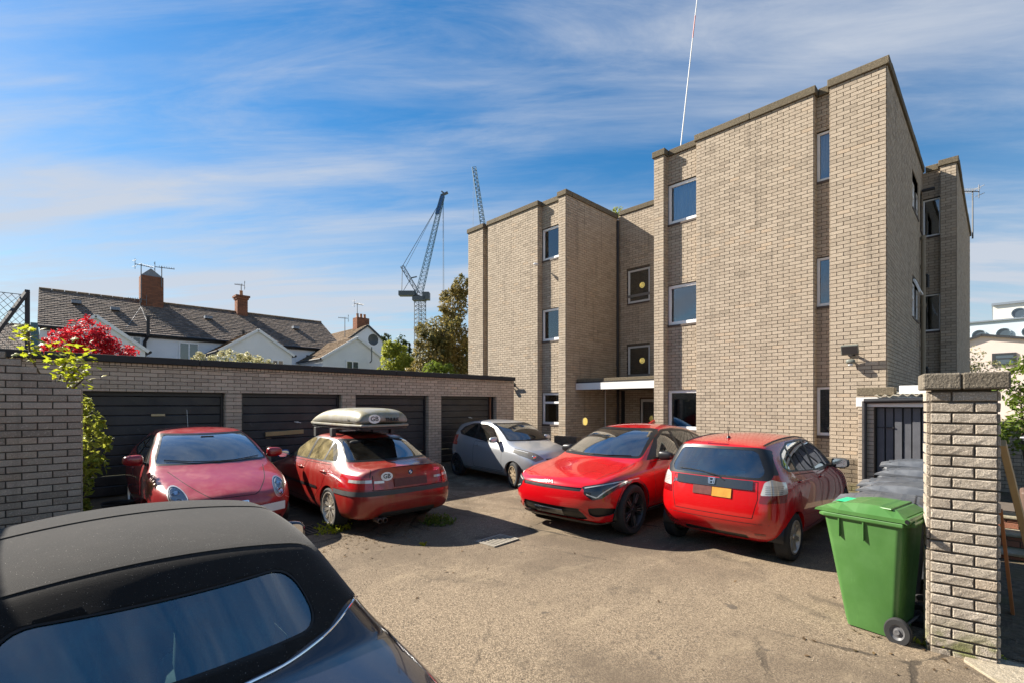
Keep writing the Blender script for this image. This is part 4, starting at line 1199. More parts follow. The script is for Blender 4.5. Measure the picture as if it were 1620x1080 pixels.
# ------------------------------------------------------------------ far buildings on the right
def far_right():
    h = thing('pink_house', 'pale pink gabled house with a dark window beyond the pillar', 'house', (83, 0, 0)); O = local(h)
    m = MB(); m.prism([(7.5, 0), (-9, 0), (-9, 8.1), (1.5, 10.2), (7.5, 8.0)], 'x', 82.6, 92); m.v = [tuple(Vector(q) - O) for q in m.v]; m.build('wall', 'render_pink', h)
    for (a, b) in (((7.9, 7.9), (1.5, 10.3)), ((1.5, 10.3), (-9.4, 8.1))):
        MB().beam(Vector((82.4, a[0], a[1])) - O, Vector((82.4, b[0], b[1])) - O, .35, .22).build('bargeboard', 'frame_dark', h)
        m = MB(); m.face([(82.3, a[0], a[1] + .14), (82.3, b[0], b[1] + .14), (92.2, b[0], b[1] + .14), (92.2, a[0], a[1] + .14)]); m.v = [tuple(Vector(q) - O) for q in m.v]; m.build('roof', 'slate', h, fixn=False)
    w = MB()
    for q in ((-1.45, -1.2, 6.5, 8.0), (.35, .6, 6.5, 8.0), (-1.2, .35, 6.5, 6.7), (-1.2, .35, 7.8, 8.0), (-1.2, .35, 7.3, 7.4)): w.box(82.45 - O.x, 82.58 - O.x, q[0], q[1], q[2], q[3])
    wo = w.build('window', 'frame_dark', h); MB().box(82.5 - O.x, 82.56 - O.x, -1.2, .35, 6.7, 7.8).build('pane', 'dark_pane', wo)
    o = thing('white_block', 'white modern block with rows of round windows far right', 'building', (125, -2, 0)); Q = local(o)
    plain('block_white', (.62, .60, .54), .7, var=.04, scale=.2); plain('block_blue', (.50, .57, .62), .7, var=.04, scale=.2)
    m = MB().box(125 - Q.x, 150 - Q.x, -45 - Q.y, 4.5 - Q.y, 0, 17.0); m.build('lower_storeys', 'block_blue', o)
    m = MB().box(130 - Q.x, 150 - Q.x, -45 - Q.y, .8 - Q.y, 17.0, 20.6); m.build('upper_storeys', 'block_white', o)
    m = MB().box(129.6 - Q.x, 150 - Q.x, -45 - Q.y, 1.0 - Q.y, 20.6, 21.0); m.build('parapet', 'lead', o)
    m = MB().box(124.7 - Q.x, 130 - Q.x, -45 - Q.y, 4.7 - Q.y, 17.0, 17.25); m.build('parapet', 'lead', o)
    for (y, z, x) in [(2.6 - 3.2 * k, 14.6, 124.9) for k in range(6)] + [(1.0 - 3.2 * k, 10.9, 124.9) for k in range(6)] + [(-2.6 - 4.6 * k, 18.7, 129.9) for k in range(4)]:
        w = MB().lathe([(1.0, -.15), (1.0, .05), (.86, .05), (.86, -.15)], 24, (x - Q.x, y - Q.y, z), 'x').build('window', 'block_blue', o, smooth=True)
        MB().lathe([(.001, .0), (.88, .0)], 24, (x + .02 - Q.x, y - Q.y, z), 'x').build('pane', 'dark_pane', w)
far_right()
tree('pale_bush', 'pale half-bare bush beside the pink house', (30, 1.0, 0), (30, 1.0, 3.0), [((30, .9, 3.9), (.6, .5, .7)), ((30, .4, 3.2), (.6, .6, .6)), ((30, 1.4, 3.0), (.5, .5, .5))], 'leaf_flower', .07, 500, seed=21, tr=.08, cat='bush')
tree('right_shrub', 'green garden shrub at the right frame edge behind the pillar', (12.6, -.35, 0), (12.6, -.3, 1.6), [((12.6, -.26, 2.25), (.35, .3, .5)), ((12.7, -.45, 1.7), (.4, .35, .5)), ((12.6, -.75, 2.5), (.4, .4, .5)), ((12.5, -.22, 1.35), (.3, .25, .4))], 'leaf_green', .055, 1900, seed=22, tr=.06, cat='shrub')
# ------------------------------------------------------------------ cars: control cage -> smooth shell -> panels cut from it
plain('rubber', (0.016, 0.016, 0.017), 0.85, var=0.35, bump=0.3)
plain('trim_black', (0.012, 0.012, 0.013), 0.35, var=0.3)
plain('seam', (0.006, 0.006, 0.006), 0.9)
plain('plastic_grey', (0.05, 0.05, 0.05), 0.6, var=0.3)
plain('seat_dark', (0.035, 0.034, 0.034), 0.85, var=0.3)
plain('seat_light', (0.30, 0.27, 0.21), 0.85, var=0.2)
plain('alloy', (0.55, 0.54, 0.52), 0.32, 0.9, var=0.12)
plain('alloy_dirty', (0.52, 0.48, 0.42), 0.45, 0.75, var=0.25, scale=20)
plain('alloy_dark', (0.045, 0.044, 0.044), 0.35, 0.5, var=0.3)
plain('hubcap_rust', (0.26, 0.20, 0.13), 0.6, 0.3, var=0.3, scale=20)
plain('chrome', (0.80, 0.80, 0.82), 0.10, 1.0, var=0.03)
plain('disc_steel', (0.16, 0.13, 0.11), 0.5, 0.8, var=0.3)
plain('lens_red', (0.42, 0.006, 0.008), 0.12, var=0.1, coat=1.0)
plain('lens_deep', (0.17, 0.002, 0.003), 0.10, var=0.3, scale=30, coat=1.0)
plain('lens_clear', (0.62, 0.60, 0.56), 0.10, 0.35, var=0.2, scale=14, coat=1.0)
plain('lens_amber', (0.75, 0.30, 0.03), 0.15, coat=1.0)
plain('lamp_bowl', (0.62, 0.63, 0.62), 0.25, 0.35, var=0.15)
plain('lamp_shade', (0.22, 0.20, 0.16), 0.12, 0.3, coat=1.0, var=.4, scale=18)
plain('lamp_dark', (0.02, 0.024, 0.03), 0.18, coat=1.0)
plain('plate_white', (0.75, 0.74, 0.70), 0.4)
plain('plate_yellow', (0.46, 0.22, 0.025), 0.45, var=0.45, scale=12)
plain('plate_maroon', (0.10, 0.022, 0.018), 0.45, var=0.4, scale=25)
plain('sticker_white', (0.80, 0.80, 0.78), 0.4)
plain('sticker_black', (0.012, 0.012, 0.012), 0.5)
plain('badge_blue', (0.03, 0.10, 0.35), 0.3)
plain('mirror_blue', (0.03, 0.13, 0.36), 0.3)
plain('paper', (0.72, 0.74, 0.70), 0.8)
paint('paint_alfa', (0.30, 0.006, 0.010), dust_tint=0.34, film_col=(0.44, 0.20, 0.18), top=0.55)
paint('paint_bmw', (0.26, 0.007, 0.006), dust_tint=0.62, film_col=(0.25, 0.13, 0.065), rough=0.32, top=0.40)
paint('paint_ev', (0.47, 0.002, 0.006), dust_tint=0.0, rough=0.22)
paint('paint_jazz', (0.44, 0.002, 0.004), dust_tint=0.03, film_col=(0.40, 0.22, 0.15), rough=0.25)
paint('paint_silver', (0.45, 0.47, 0.50), metal=0.6, dust_tint=0.18, rough=0.32, flake=0.2)
paint('paint_navy', (0.004, 0.005, 0.014), dust_tint=0.02, film_col=(0.2, 0.19, 0.17), rough=0.18, flake=0.03)
glass_mat('car_glass', (0.55, 0.66, 0.68), 0.50, dust_tint=0.07, refl=1.8)
glass_mat('car_glass_teal', (0.34, 0.66, 0.76), 0.55, dust_tint=0.05, refl=2.4)
glass_mat('car_glass_dusty', (0.45, 0.62, 0.68), 0.55, dust_tint=0.22, film_col=(0.34, 0.40, 0.42), refl=2.4)
glass_mat('car_glass_filthy', (0.45, 0.42, 0.30), 0.5, dust_tint=1.0, film_col=(0.33, 0.27, 0.14))
glass_mat('car_glass_privacy', (0.4, 0.42, 0.44), 0.16, dust_tint=0.05)
glass_mat('car_glass_blue', (0.40, 0.72, 0.85), 0.92, dust_tint=0.34, film_col=(0.06, 0.26, 0.38), refl=2.6)  # teal film paints the sky's reflection into the dusty rear glass
glass_mat('lamp_glass', (0.95, 0.97, 1.0), 0.95, refl=1.0)
def fabric():
    t = NT('soft_top_fabric'); p = t.coord('Object')
    c = t.mix(t.noise(p, 420, 2, 0.6), (0.003, 0.003, 0.004), (0.020, 0.019, 0.018))
    c = t.mix(t.ramp(t.noise(p, 2.4, 5, 0.65), 0.40, 0.80, 0, 0.35), c, (0.045, 0.040, 0.036))
    c = t.mix(t.ramp(t.noise(p, 260, 1, 0.5), 0.72, 0.80, 0, 0.7), c, (0.45, 0.42, 0.38))
    t.set(Base_Color=c, Roughness=0.95, Specular_IOR_Level=0.15)
    t.set(Sheen_Weight=0.12)
    t.bump(t.noise(p, 380, 2, 0.6), 0.5, 0.002)
fabric()

RN = ['B0', 'B1', 'E1', 'E2', 'E3', 'E4', 'E5', 'T2', 'T1', 'T0']
def shell(st, creases, L, Wd, H, capf, capr, level=3):
    """st: rows of (x|[6 x], bow, zb, [y E1..E5,T2], [z E2,E3,E4,E5,T2,T0])"""
    bm = bmesh.new(); ring = []
    for (xs, bow, zb, ys, zs) in st:
        if not isinstance(xs, (list, tuple)): xs = [xs] * 6
        half = [(xs[0], 0, zb), (xs[0], ys[0] * .5, zb), (xs[0], ys[0], zb)]
        for k in range(4): half.append((xs[k + 1], ys[k + 1], zs[k]))
        half.append((xs[5], ys[5], zs[4]))
        half.append((xs[5] - bow * .75, ys[5] * .5, zs[4] + .74 * (zs[5] - zs[4])))
        half.append((xs[5] - bow, 0, zs[5]))
        d = {}
        for nm, p in zip(RN, half):
            d[nm] = bm.verts.new(p)
            if p[1]: d[nm + '-'] = bm.verts.new((p[0], -p[1], p[2]))
            else: d[nm + '-'] = d[nm]
        ring.append(d)
    order = RN + [n + '-' for n in RN[-2:0:-1]]
    for a, b in zip(ring[:-1], ring[1:]):
        for k in range(len(order)):
            p, q = order[k], order[(k + 1) % len(order)]
            bm.faces.new([a[p], a[q], b[q], b[p]])
    for d, cap in ((ring[0], -capf), (ring[-1], capr)):
        rows = [[d['E1'], d['B1'], d['B0'], d['B1-'], d['E1-']]]
        for nm in ('E2', 'E3', 'E4', 'E5'):
            v = d[nm].co
            c1 = bm.verts.new((v.x + cap * .8, v.y * .5, v.z)); c0 = bm.verts.new((v.x + cap, 0, v.z)); c2 = bm.verts.new((v.x + cap * .8, -v.y * .5, v.z))
            rows.append([d[nm], c1, c0, c2, d[nm + '-']])
        rows.append([d['T2'], d['T1'], d['T0'], d['T1-'], d['T2-']])
        for r0, r1 in zip(rows[:-1], rows[1:]):
            for k in range(4): bm.faces.new([r0[k], r0[k + 1], r1[k + 1], r1[k]])
    bmesh.ops.recalc_face_normals(bm, faces=bm.faces)
    cl = bm.edges.layers.float.new('crease_edge')
    def cr(u, v, val):
        e = bm.edges.get((u, v))
        if e: e[cl] = val
    for c in creases:
        if isinstance(c[0], str):                   # along the car: (line, first, last, value)
            for i in range(c[1], c[2]):
                for s in ('', '-'): cr(ring[i][c[0] + s], ring[i + 1][c[0] + s], c[3])
        else:                                       # across the car: (station, from, to, value)
            i0, i1 = RN.index(c[1]), RN.index(c[2])
            for k in range(i0, i1):
                for s in ('', '-'): cr(ring[c[0]][RN[k] + s], ring[c[0]][RN[k + 1] + s], c[3])
    me = bpy.data.meshes.new('shell'); bm.to_mesh(me); bm.free()
    o = bpy.data.objects.new('tmp_shell', me); COL.objects.link(o)
    md = o.modifiers.new('s', 'SUBSURF'); md.levels = level; md.render_levels = level
    dg = bpy.context.evaluated_depsgraph_get()
    m2 = bpy.data.meshes.new_from_object(o.evaluated_get(dg))
    bpy.data.objects.remove(o)
    xs = [v.co.x for v in m2.vertices]; ys = [v.co.y for v in m2.vertices]; zs = [v.co.z for v in m2.vertices]
    x0, x1, yw, z1 = min(xs), max(xs), max(ys), max(zs)
    for v in m2.vertices:
        v.co.x = (v.co.x - x0) * L / (x1 - x0); v.co.y *= Wd / 2 / yw; v.co.z *= H / z1
    b = bmesh.new(); b.from_mesh(m2)
    return b

def area2(p): return sum(p[i - 1][0] * p[i][1] - p[i][0] * p[i - 1][1] for i in range(len(p)))
def ccw(p): return p if area2(p) > 0 else p[::-1]
def rpoly(p, r, n=4):
    p = ccw(p); out = []
    m = len(p)
    for i in range(m):
        a, b, c = Vector(p[i - 1]), Vector(p[i]), Vector(p[(i + 1) % m])
        u, v = (a - b), (c - b)
        rr = r[i] if isinstance(r, (list, tuple)) else r
        t = min(rr, u.length * .45, v.length * .45)
        s, e = b + u.normalized() * t, b + v.normalized() * t
        for k in range(n + 1):
            q = k / n
            out.append(tuple(s * (1 - q) ** 2 + b * 2 * q * (1 - q) + e * q * q))
    return out
def inset(p, d):
    p = ccw(p); m = len(p); out = []
    for i in range(m):
        a, b, c = Vector(p[i - 1]), Vector(p[i]), Vector(p[(i + 1) % m])
        e1, e2 = (b - a).normalized(), (c - b).normalized()
        n1, n2 = Vector((-e1.y, e1.x)), Vector((-e2.y, e2.x))
        k = (n1 + n2); k = k / max(0.3, k.length_squared) * 2
        out.append(tuple(b + k * d))
    return out
def circle(cx, cz, r, n=28): return [(cx + r * math.cos(2 * math.pi * k / n), cz + r * math.sin(2 * math.pi * k / n)) for k in range(n)]
AX = {'x': (1, 2), 'y': (0, 2), 'z': (0, 1)}
def cutfaces(bm, poly, axis, test):
    """slice the faces passing test along a convex outline seen down an axis; returns the faces inside"""
    i, j = AX[axis]; poly = ccw(poly)
    a0, a1 = min(p[0] for p in poly), max(p[0] for p in poly); b0, b1 = min(p[1] for p in poly), max(p[1] for p in poly)
    bm.normal_update()
    fs = []
    for f in bm.faces:
        us = [v.co[i] for v in f.verts]; ws = [v.co[j] for v in f.verts]
        if max(us) < a0 or min(us) > a1 or max(ws) < b0 or min(ws) > b1: continue
        if test(f.calc_center_median(), f.normal): fs.append(f)
    m = len(poly)
    for k in range(m):
        p, q = poly[k], poly[(k + 1) % m]
        e = Vector((q[0] - p[0], q[1] - p[1]))
        if e.length < 1e-5: continue
        n2 = Vector((e.y, -e.x)).normalized()
        co, no = [0, 0, 0], [0, 0, 0]
        co[i], co[j] = p; no[i], no[j] = n2
        if not fs: return []
        geom = list({v for f in fs for v in f.verts}) + list({g for f in fs for g in f.edges}) + fs
        res = bmesh.ops.bisect_plane(bm, geom=geom, dist=1e-5, plane_co=co, plane_no=no)
        fs = [g for g in res['geom'] if isinstance(g, bmesh.types.BMFace)]
        fs = [f for f in fs if (f.calc_center_median() - Vector(co)).dot(Vector(no)) < 0]
    return fs
def take(bm, fs):
    """move faces into a bmesh of their own"""
    nb = bmesh.new(); mp = {}
    for f in fs:
        vs = []
        for v in f.verts:
            if v not in mp: mp[v] = nb.verts.new(v.co)
            vs.append(mp[v])
        try:
            g = nb.faces.new(vs); g.material_index = f.material_index
        except ValueError: pass
    if fs: bmesh.ops.delete(bm, geom=list(fs), context='FACES')
    nb.normal_update()
    return nb
def emit(bm, name, mats, parent, off=0.0, smooth=True):
    bm.normal_update()
    if off:
        for v in bm.verts: v.co += v.normal * off
    me = bpy.data.meshes.new(name); bm.to_mesh(me)
    if not isinstance(mats, (list, tuple)): mats = [mats]
    for q in mats: me.materials.append(MATS[q])
    if smooth: me.polygons.foreach_set('use_smooth', [True] * len(me.polygons))
    o = link(name, me, parent)
    o.cycles.shadow_terminator_geometry_offset = 0.35; o.cycles.shadow_terminator_offset = 0.12
    return o
def superq(name, mat, parent, c, r, e=0.6, n=18, rot=None, smooth=True, squash=None):
    """rounded lump: superellipsoid with half sizes r"""
    mb = MB(); h = n // 2
    def pw(v): return math.copysign(abs(v) ** e, v)
    grid = []
    for j in range(h + 1):
        ph = -math.pi / 2 + math.pi * j / h
        for k in range(n):
            th = 2 * math.pi * k / n
            p = Vector((pw(math.cos(ph)) * pw(math.cos(th)) * r[0], pw(math.cos(ph)) * pw(math.sin(th)) * r[1], pw(math.sin(ph)) * r[2]))
            if squash: p = squash(p)
            if rot: p = rot @ p
            mb.v.append(tuple(Vector(c) + p))
    mb.addf(0, [(j * n + k, j * n + (k + 1) % n, (j + 1) * n + (k + 1) % n, (j + 1) * n + k) for j in range(h) for k in range(n)])
    return mb.build(name, mat, parent, smooth=smooth)

CS = 1.0
class Car:
    def __init__(s, name, label, loc, rz, L, Wd, H, st, creases, capf, capr, pm, group='cars parked in the yard', level=3):
        s.root = thing(name, label, 'car', loc, rz, group); s.root.scale = (CS, CS, CS); s.L, s.W, s.H, s.pm = L, Wd, H, pm
        s.bm = shell(st, creases, L, Wd, H, capf, capr, level)
        s.tree = BVHTree.FromBMesh(s.bm)
        s.after = []
    def hit(s, axis, a, b, sign):
        """surface point and normal seen down an axis from the given side"""
        o = [0, 0, 0]; d = [0, 0, 0]; i, j = AX[axis]; k = 'xyz'.index(axis)
        o[i], o[j] = a, b; o[k] = 12 * sign; d[k] = -sign
        p, n, _, _ = s.tree.ray_cast(Vector(o), Vector(d))
        if p is None: return None, None
        if n[k] * sign < 0: n = -n
        return p, n
    def arch(s, xa, rr, zc, lip=0.05, flat=1.0):
        for sd in (1, -1):
            fs = cutfaces(s.bm, circle(xa, zc, rr), 'y', lambda c, n: c.y * sd > 0.25 and c.z < zc + rr + .05 and abs(n.y) > -1)
            bmesh.ops.delete(s.bm, geom=fs, context='FACES')
            m = MB(); pts = []
            for k in range(41):
                a = -0.35 + (math.pi + 0.7) * k / 40
                x, z = xa + rr * math.cos(a), zc + rr * math.sin(a)
                p, _ = s.hit('y', x, z, sd)
                if p is not None and abs(p.y) > 0.4: pts.append(p)
            for p, q in zip(pts[:-1], pts[1:]):
                o1 = Vector((0, -sd * lip, 0))
                m.face([p, q, q + o1, p + o1])
            m.build('arch_lip', s.pm, s.root, smooth=True, fixn=False)
            m = MB()
            for k in range(24):
                e = math.asin(min(.95, max(0, (zc - .27) / (rr + .012)))); a0, a1 = -e + (math.pi + 2 * e) * k / 24, -e + (math.pi + 2 * e) * (k + 1) / 24
                q = [(xa + (rr + .012) * math.cos(a), sd * y, zc + (rr + .012) * math.sin(a)) for a, y in ((a0, s.W / 2 - .06), (a1, s.W / 2 - .06), (a1, .42), (a0, .42))]
                m.face(q)
            m.face([(xa + (rr + .012) * math.cos(t), sd * .42, zc + (rr + .012) * math.sin(t)) for t in [-e + (math.pi + 2 * e) * k / 24 for k in range(25)]])
            m.build('wheel_well', 'trim_black', s.root, fixn=False)
    def wheels(s, axles, rad, wid, rimr, track, spokes, rimmat, dark=False):
        """axles: list of x; rim drawn by spokes(mb, rimr)"""
        w2 = wid / 2
        ty = MB(); r0 = rimr
        ty.lathe([(r0, -w2 * .82), (r0 + .02, -w2 * .95), (rad - .035, -w2), (rad - .008, -w2 * .82), (rad, -w2 * .6), (rad, w2 * .6), (rad - .008, w2 * .82), (rad - .035, w2), (r0 + .02, w2 * .95), (r0, w2 * .82)], 40, axis='y')
        for k in (-.36, -.12, .12, .36):
            ty.lathe([(rad + .0015, w2 * k - .004), (rad + .0015, w2 * k + .004)], 40, axis='y')
        rm = MB()
        rm.lathe([(r0 + .012, w2 * .86), (r0 + .010, w2 * .93), (r0 - .006, w2 * .93), (r0 - .018, w2 * .70), (r0 - .035, w2 * .3), (r0 - .04, -w2 * .9)], 40, axis='y')
        spokes(rm, r0 - .012, w2)
        rm.lathe([(0.001, w2 * .80), (.028, w2 * .80), (.033, w2 * .70), (.06, w2 * .62), (.065, w2 * .2)], 20, axis='y')
        hb = MB(); hb.lathe([(.001, w2 * .1), (rimr * .72, w2 * .1), (rimr * .72, 0.0), (.001, 0.0)], 28, axis='y')
        hb.lathe([(.001, -w2 * .9), (rimr * .9, -w2 * .9)], 28, axis='y')
        # stand the car on the dished yard
        def gw(x):
            w = Matrix.Rotation(s.root.rotation_euler.z, 3, 'Z') @ Vector((x * CS, 0, 0)); return gz(s.root.location.x + w.x, s.root.location.y + w.y)
        g0, g1 = gw(axles[0]), gw(axles[1]); sl = (g1 - g0) / (axles[1] - axles[0]) / CS
        s.root.location.z = g0 - sl * axles[0] * CS; s.root.rotation_euler.y = -math.atan(sl)
        proto = None
        for xa in axles:
            for sd in (1, -1):
                if proto is None:
                    h = hb.build('wheel', 'disc_steel', s.root)
                    t = ty.build('tyre', 'rubber', h, smooth=True); r = rm.build('rim', rimmat, h, smooth=True); proto = (h, t, r)
                else:
                    h, t, r = [q.copy() for q in proto]
                    for q in (h, t, r): COL.objects.link(q)
                    h.parent = s.root; t.parent = h; r.parent = h
                h.location = (xa, sd * (track / 2), rad); h.rotation_euler = (0, rnd.uniform(0, 6), 0 if sd > 0 else math.pi)
                if sd < 0: h.rotation_euler = (0, rnd.uniform(0, 6), math.pi)
    def side_glass(s, outline, panes, glass, sides=(1, -1), trim='trim_black', r=0.03, zmin=.7, pr=.025):
        for sd in sides:
            fs = cutfaces(s.bm, rpoly(outline, r), 'y', lambda c, n: c.y * sd > 0.15 and n.y * sd > .12 and c.z > zmin)
            tb = take(s.bm, fs)
            for k, p in enumerate(panes):
                g = take(tb, cutfaces(tb, rpoly(p, pr), 'y', lambda c, n: True))
                gm = glass[k] if isinstance(glass, (list, tuple)) else glass
                emit(g, 'side_window', gm, s.root, -.004)
            emit(tb, 'window_surround', trim, s.root, -.001)
    def screen(s, name, outer, inner, glass, end, r=.06, ri=.05, zmin=.8, trim='trim_black', nx=.05, xr=(0.0, 9.0), off=-.003):
        """windscreen (end=-1) or rear window (end=1), outlines in (y,z)"""
        test = lambda c, n: n.x * end > nx and c.z > zmin and xr[0] < c.x < xr[1]
        fs = cutfaces(s.bm, rpoly(outer, r), 'x', test)
        tb = take(s.bm, fs)
        g = take(tb, cutfaces(tb, rpoly(inner, ri), 'x', lambda c, n: True))
        go = emit(g, name, glass, s.root, off)
        emit(tb, name + '_border', trim, s.root, 0.0005)
        return go
    def region(s, name, poly, axis, test, mat, off=-.001, r=.02, bm=None, parent=None, back=None):
        src = s.bm if bm is None else bm
        fs = cutfaces(src, rpoly(poly, r) if r else poly, axis, test)
        nb = take(src, fs)
        if back:
            cp = nb.copy(); emit(cp, back[0], back[1], parent or s.root, off - back[2])
        return emit(nb, name, mat, parent or s.root, off), nb
    def both(s, name, poly, axis, test, mat, off=-.001, r=.02, back=None):
        """the same region mirrored left and right (outline given for +y)"""
        out = []
        for sd in (1, -1):
            p = [(q[0] * sd, q[1]) for q in poly] if axis == 'x' else ([(q[0], q[1] * sd) for q in poly] if axis == 'z' else poly)
            out.append(s.region(name, p, axis, (lambda c, n, sd=sd: c.y * sd > 0 and test(c, n)), mat, off, r, back=back)[0])
        return out
    def seam(s, name, poly, axis, test, w=.008, r=.04, part=True, sides=None):
        """a shut line: narrow dark ring, the panel inside becomes a part"""
        for sd in (sides or (0,)):
            t2 = test if sd == 0 else (lambda c, n, sd=sd: c.y * sd > 0.1 and test(c, n))
            pp = rpoly(poly, r)
            if sd and axis == 'x': pp = [(q[0] * sd, q[1]) for q in pp]
            if sd and axis == 'z': pp = [(q[0], q[1] * sd) for q in pp]
            fs = cutfaces(s.bm, pp, axis, t2)
            for f in fs: f.material_index = 1
            nb = take(s.bm, fs)
            inn = take(nb, cutfaces(nb, inset(pp, w), axis, lambda c, n: True))
            for f in inn.faces: f.material_index = 0
            emit(inn, name, s.pm, s.root)
            emit(nb, 'shut_line', 'seam', s.root, -.002)
    def strip(s, name, pts, axis, sign, wd, mat, off=.002, parent=None):
        """ribbon laid on the surface through (a,b) points"""
        P = []
        for a, b in pts:
            p, n = s.hit(axis, a, b, sign)
            if p is not None: P.append((p + n * off, n))
        m = MB()
        for k in range(len(P) - 1):
            (p, n), (q, n2) = P[k], P[k + 1]
            t = (q - p).normalized(); w = n.cross(t).normalized() * wd / 2
            m.face([p - w, q - w, q + w, p + w])
        return m.build(name, mat, parent or s.root, smooth=True, fixn=False)
    def place(s, axis, a, b, sign, right, up=(0, 0, 1), off=.003):
        """frame on the surface: x along right, z outward"""
        p, n = s.hit(axis, a, b, sign)
        x = Vector(right); x = (x - n * x.dot(n)).normalized(); y = n.cross(x)
        m = Matrix((x, y, n)).transposed().to_4x4(); m.translation = p + n * off
        return m
    def text(s, name, body, size, mtx, mat='chrome', parent=None, **kw):
        return text_mesh(body, size, name, mat, parent or s.root, mtx, **kw)
    def disc(s, name, mtx, r, mat, ry=None, h=.003, n=28, parent=None):
        m = MB(); ry = r if ry is None else ry
        pts = [(r * math.cos(2 * math.pi * k / n), ry * math.sin(2 * math.pi * k / n)) for k in range(n)]
        m.prism(pts, 'z', 0, h); m.v = [tuple(mtx @ Vector(v)) for v in m.v]
        return m.build(name, mat, parent or s.root)
    def slab(s, name, mtx, w, h, mat, t=.006, bev=.0, parent=None):
        m = MB().box(-w / 2, w / 2, -h / 2, h / 2, 0, t); m.v = [tuple(mtx @ Vector(v)) for v in m.v]
        return m.build(name, mat, parent or s.root, bevel=bev)
    def mirror(s, x, z, y, mat=None, size=(.075, .12, .075), sides=(1, -1), arm='trim_black', glass=True, mats=None):
        for sd in sides:
            mm = (mats or {}).get(sd, mat or s.pm)
            o = superq('door_mirror', mm, s.root, (x, sd * (y + size[1] * .9), z), size, .62, 20, squash=lambda p: Vector((p.x * (1 if p.x < 0 else .45), p.y, p.z * (1 - .12 * p.y * sd / size[1]))))
            m = MB(); m.beam((x + .01, sd * (y - .05), z - size[2] * .8), (x + .005, sd * (y + size[1] * .5), z - size[2] * .45), .05, .035); m.build('mirror_arm', arm, o)
            if glass:
                xf = x + size[0] * .45 + .001
                m = MB(); m.v = []; k = 20
                m.face([(xf, sd * (y + size[1] * .9) + size[1] * .8 * abs(math.cos(a)) ** .6 * (1 if math.cos(a) > 0 else -1), z + size[2] * .78 * abs(math.sin(a)) ** .6 * (1 if math.sin(a) > 0 else -1)) for a in [2 * math.pi * q / k for q in range(k)]])
                m.build('mirror_glass', 'chrome', o)
    def handle(s, x, z, sides=(1, -1), mat=None, ln=.11):
        for sd in sides:
            p, n = s.hit('y', x, z, sd)
            if p is None: continue
            superq('door_handle_recess', 'trim_black', s.root, p + n * -.008, (ln * .5, .012, .028), .8, 14)
            superq('door_handle', mat or s.pm, s.root, p + n * .016, (ln, .012, .014), .6, 14)
    def interior(s, x_dash, x_front, x_rear, z_floor, z_seat, yw, seat='seat_dark', top=1.0, wheel_side=1, zd=.92, bench=True):
        R0 = s.root
        m = MB(); m.box(x_dash - .3, x_rear + .55, -yw, yw, z_floor - .02, z_floor); m.build('cabin_floor', 'interior_dark', R0)
        m = MB(); m.prism([(x_dash - .45, zd - .02), (x_dash + .05, zd + .02), (x_dash + .16, zd - .06), (x_dash + .12, z_floor), (x_dash - .45, z_floor)], 'y', -yw, yw)
        m.build('dashboard', 'plastic_grey', R0, bevel=.02)
        def seat_at(x, y, w, name):
            b = superq(name, seat, R0, (x, y, z_seat), (.25, w, .09), .5, 18)
            rot = Matrix.Rotation(R(14), 3, 'Y')
            superq('backrest', seat, b, (x + .30, y, z_seat + .32), (.075, w * .95, .33), .55, 18, rot)
            return b
        for sd in (1, -1):
            b = seat_at(x_front, sd * .36, .24, 'front_seat')
            superq('head_restraint', seat, b, (x_front + .40, sd * .36, z_seat + .73), (.05, .13, .085), .6, 16)
        b = seat_at(x_rear, 0, yw * .92, 'rear_seat') if bench else None
        for y in ((-.35, .35) if bench else ()): superq('head_restraint', seat, b, (x_rear + .36, y, z_seat + .68), (.045, .12, .07), .6, 16)
        m = MB(); c = Vector((x_dash + .30, .36 * wheel_side, zd - .02)); u = Vector((-.42, 0, .9)).normalized(); v = Vector((0, 1, 0))
        pts = [c + u * .175 * math.sin(a) + v * .175 * math.cos(a) for a in [2 * math.pi * k / 22 for k in range(23)]]
        m.tube(pts, .014, 8)
        for a in (0.1, math.pi - .1, -math.pi / 2): m.beam(c, c + u * .17 * math.sin(a) + v * .17 * math.cos(a), .03, .015)
        m.cyl(c, c + Vector((-.3, 0, -.12)), .03, .03, 10)
        m.build('steering_wheel', 'trim_black', R0, smooth=True)
    def wiper(s, pts, axis='x', sign=-1):
        P = []
        for a, b in pts:
            p, n = s.hit(axis, a, b, sign)
            if p is not None: P.append(p + n * .012)
        m = MB(); m.tube(P, .007, 6); m.build('wiper', 'trim_black', s.root, smooth=True)
    def finish(s, lining='interior_dark'):
        lin = s.bm.copy()
        o = emit(s.bm, 'body', [s.pm, 'seam'], s.root)
        lin.normal_update()
        for v in lin.verts: v.co -= v.normal * .018
        bmesh.ops.reverse_faces(lin, faces=lin.faces)
        emit(lin, 'cabin_lining', lining, s.root)

def spokes_plain(n, w0, w1, twin=0.0, dep=.78, thick=.02):
    def f(m, r, w2):
        for k in range(n):
            base = 2 * math.pi * k / n
            for da in ((-twin, twin) if twin else (0,)):
                a0, a1 = base + da * .35, base + da
                p0 = Vector((.045 * math.cos(a0), w2 * .66, .045 * math.sin(a0))); p1 = Vector((r * math.cos(a1), w2 * dep, r * math.sin(a1)))
                d = (p1 - p0); sdv = Vector((0, 1, 0)).cross(d).normalized(); y = Vector((0, thick, 0))
                b = len(m.v)
                for (p, w) in ((p0, w0), (p1, w1)):
                    for q in (sdv * w / 2, -sdv * w / 2): m.v.append(tuple(p + q)); m.v.append(tuple(p + q * 1.1 - y))
                m.addf(b, [(0, 2, 6, 4), (1, 5, 7, 3), (0, 4, 5, 1), (2, 3, 7, 6)])
    return f
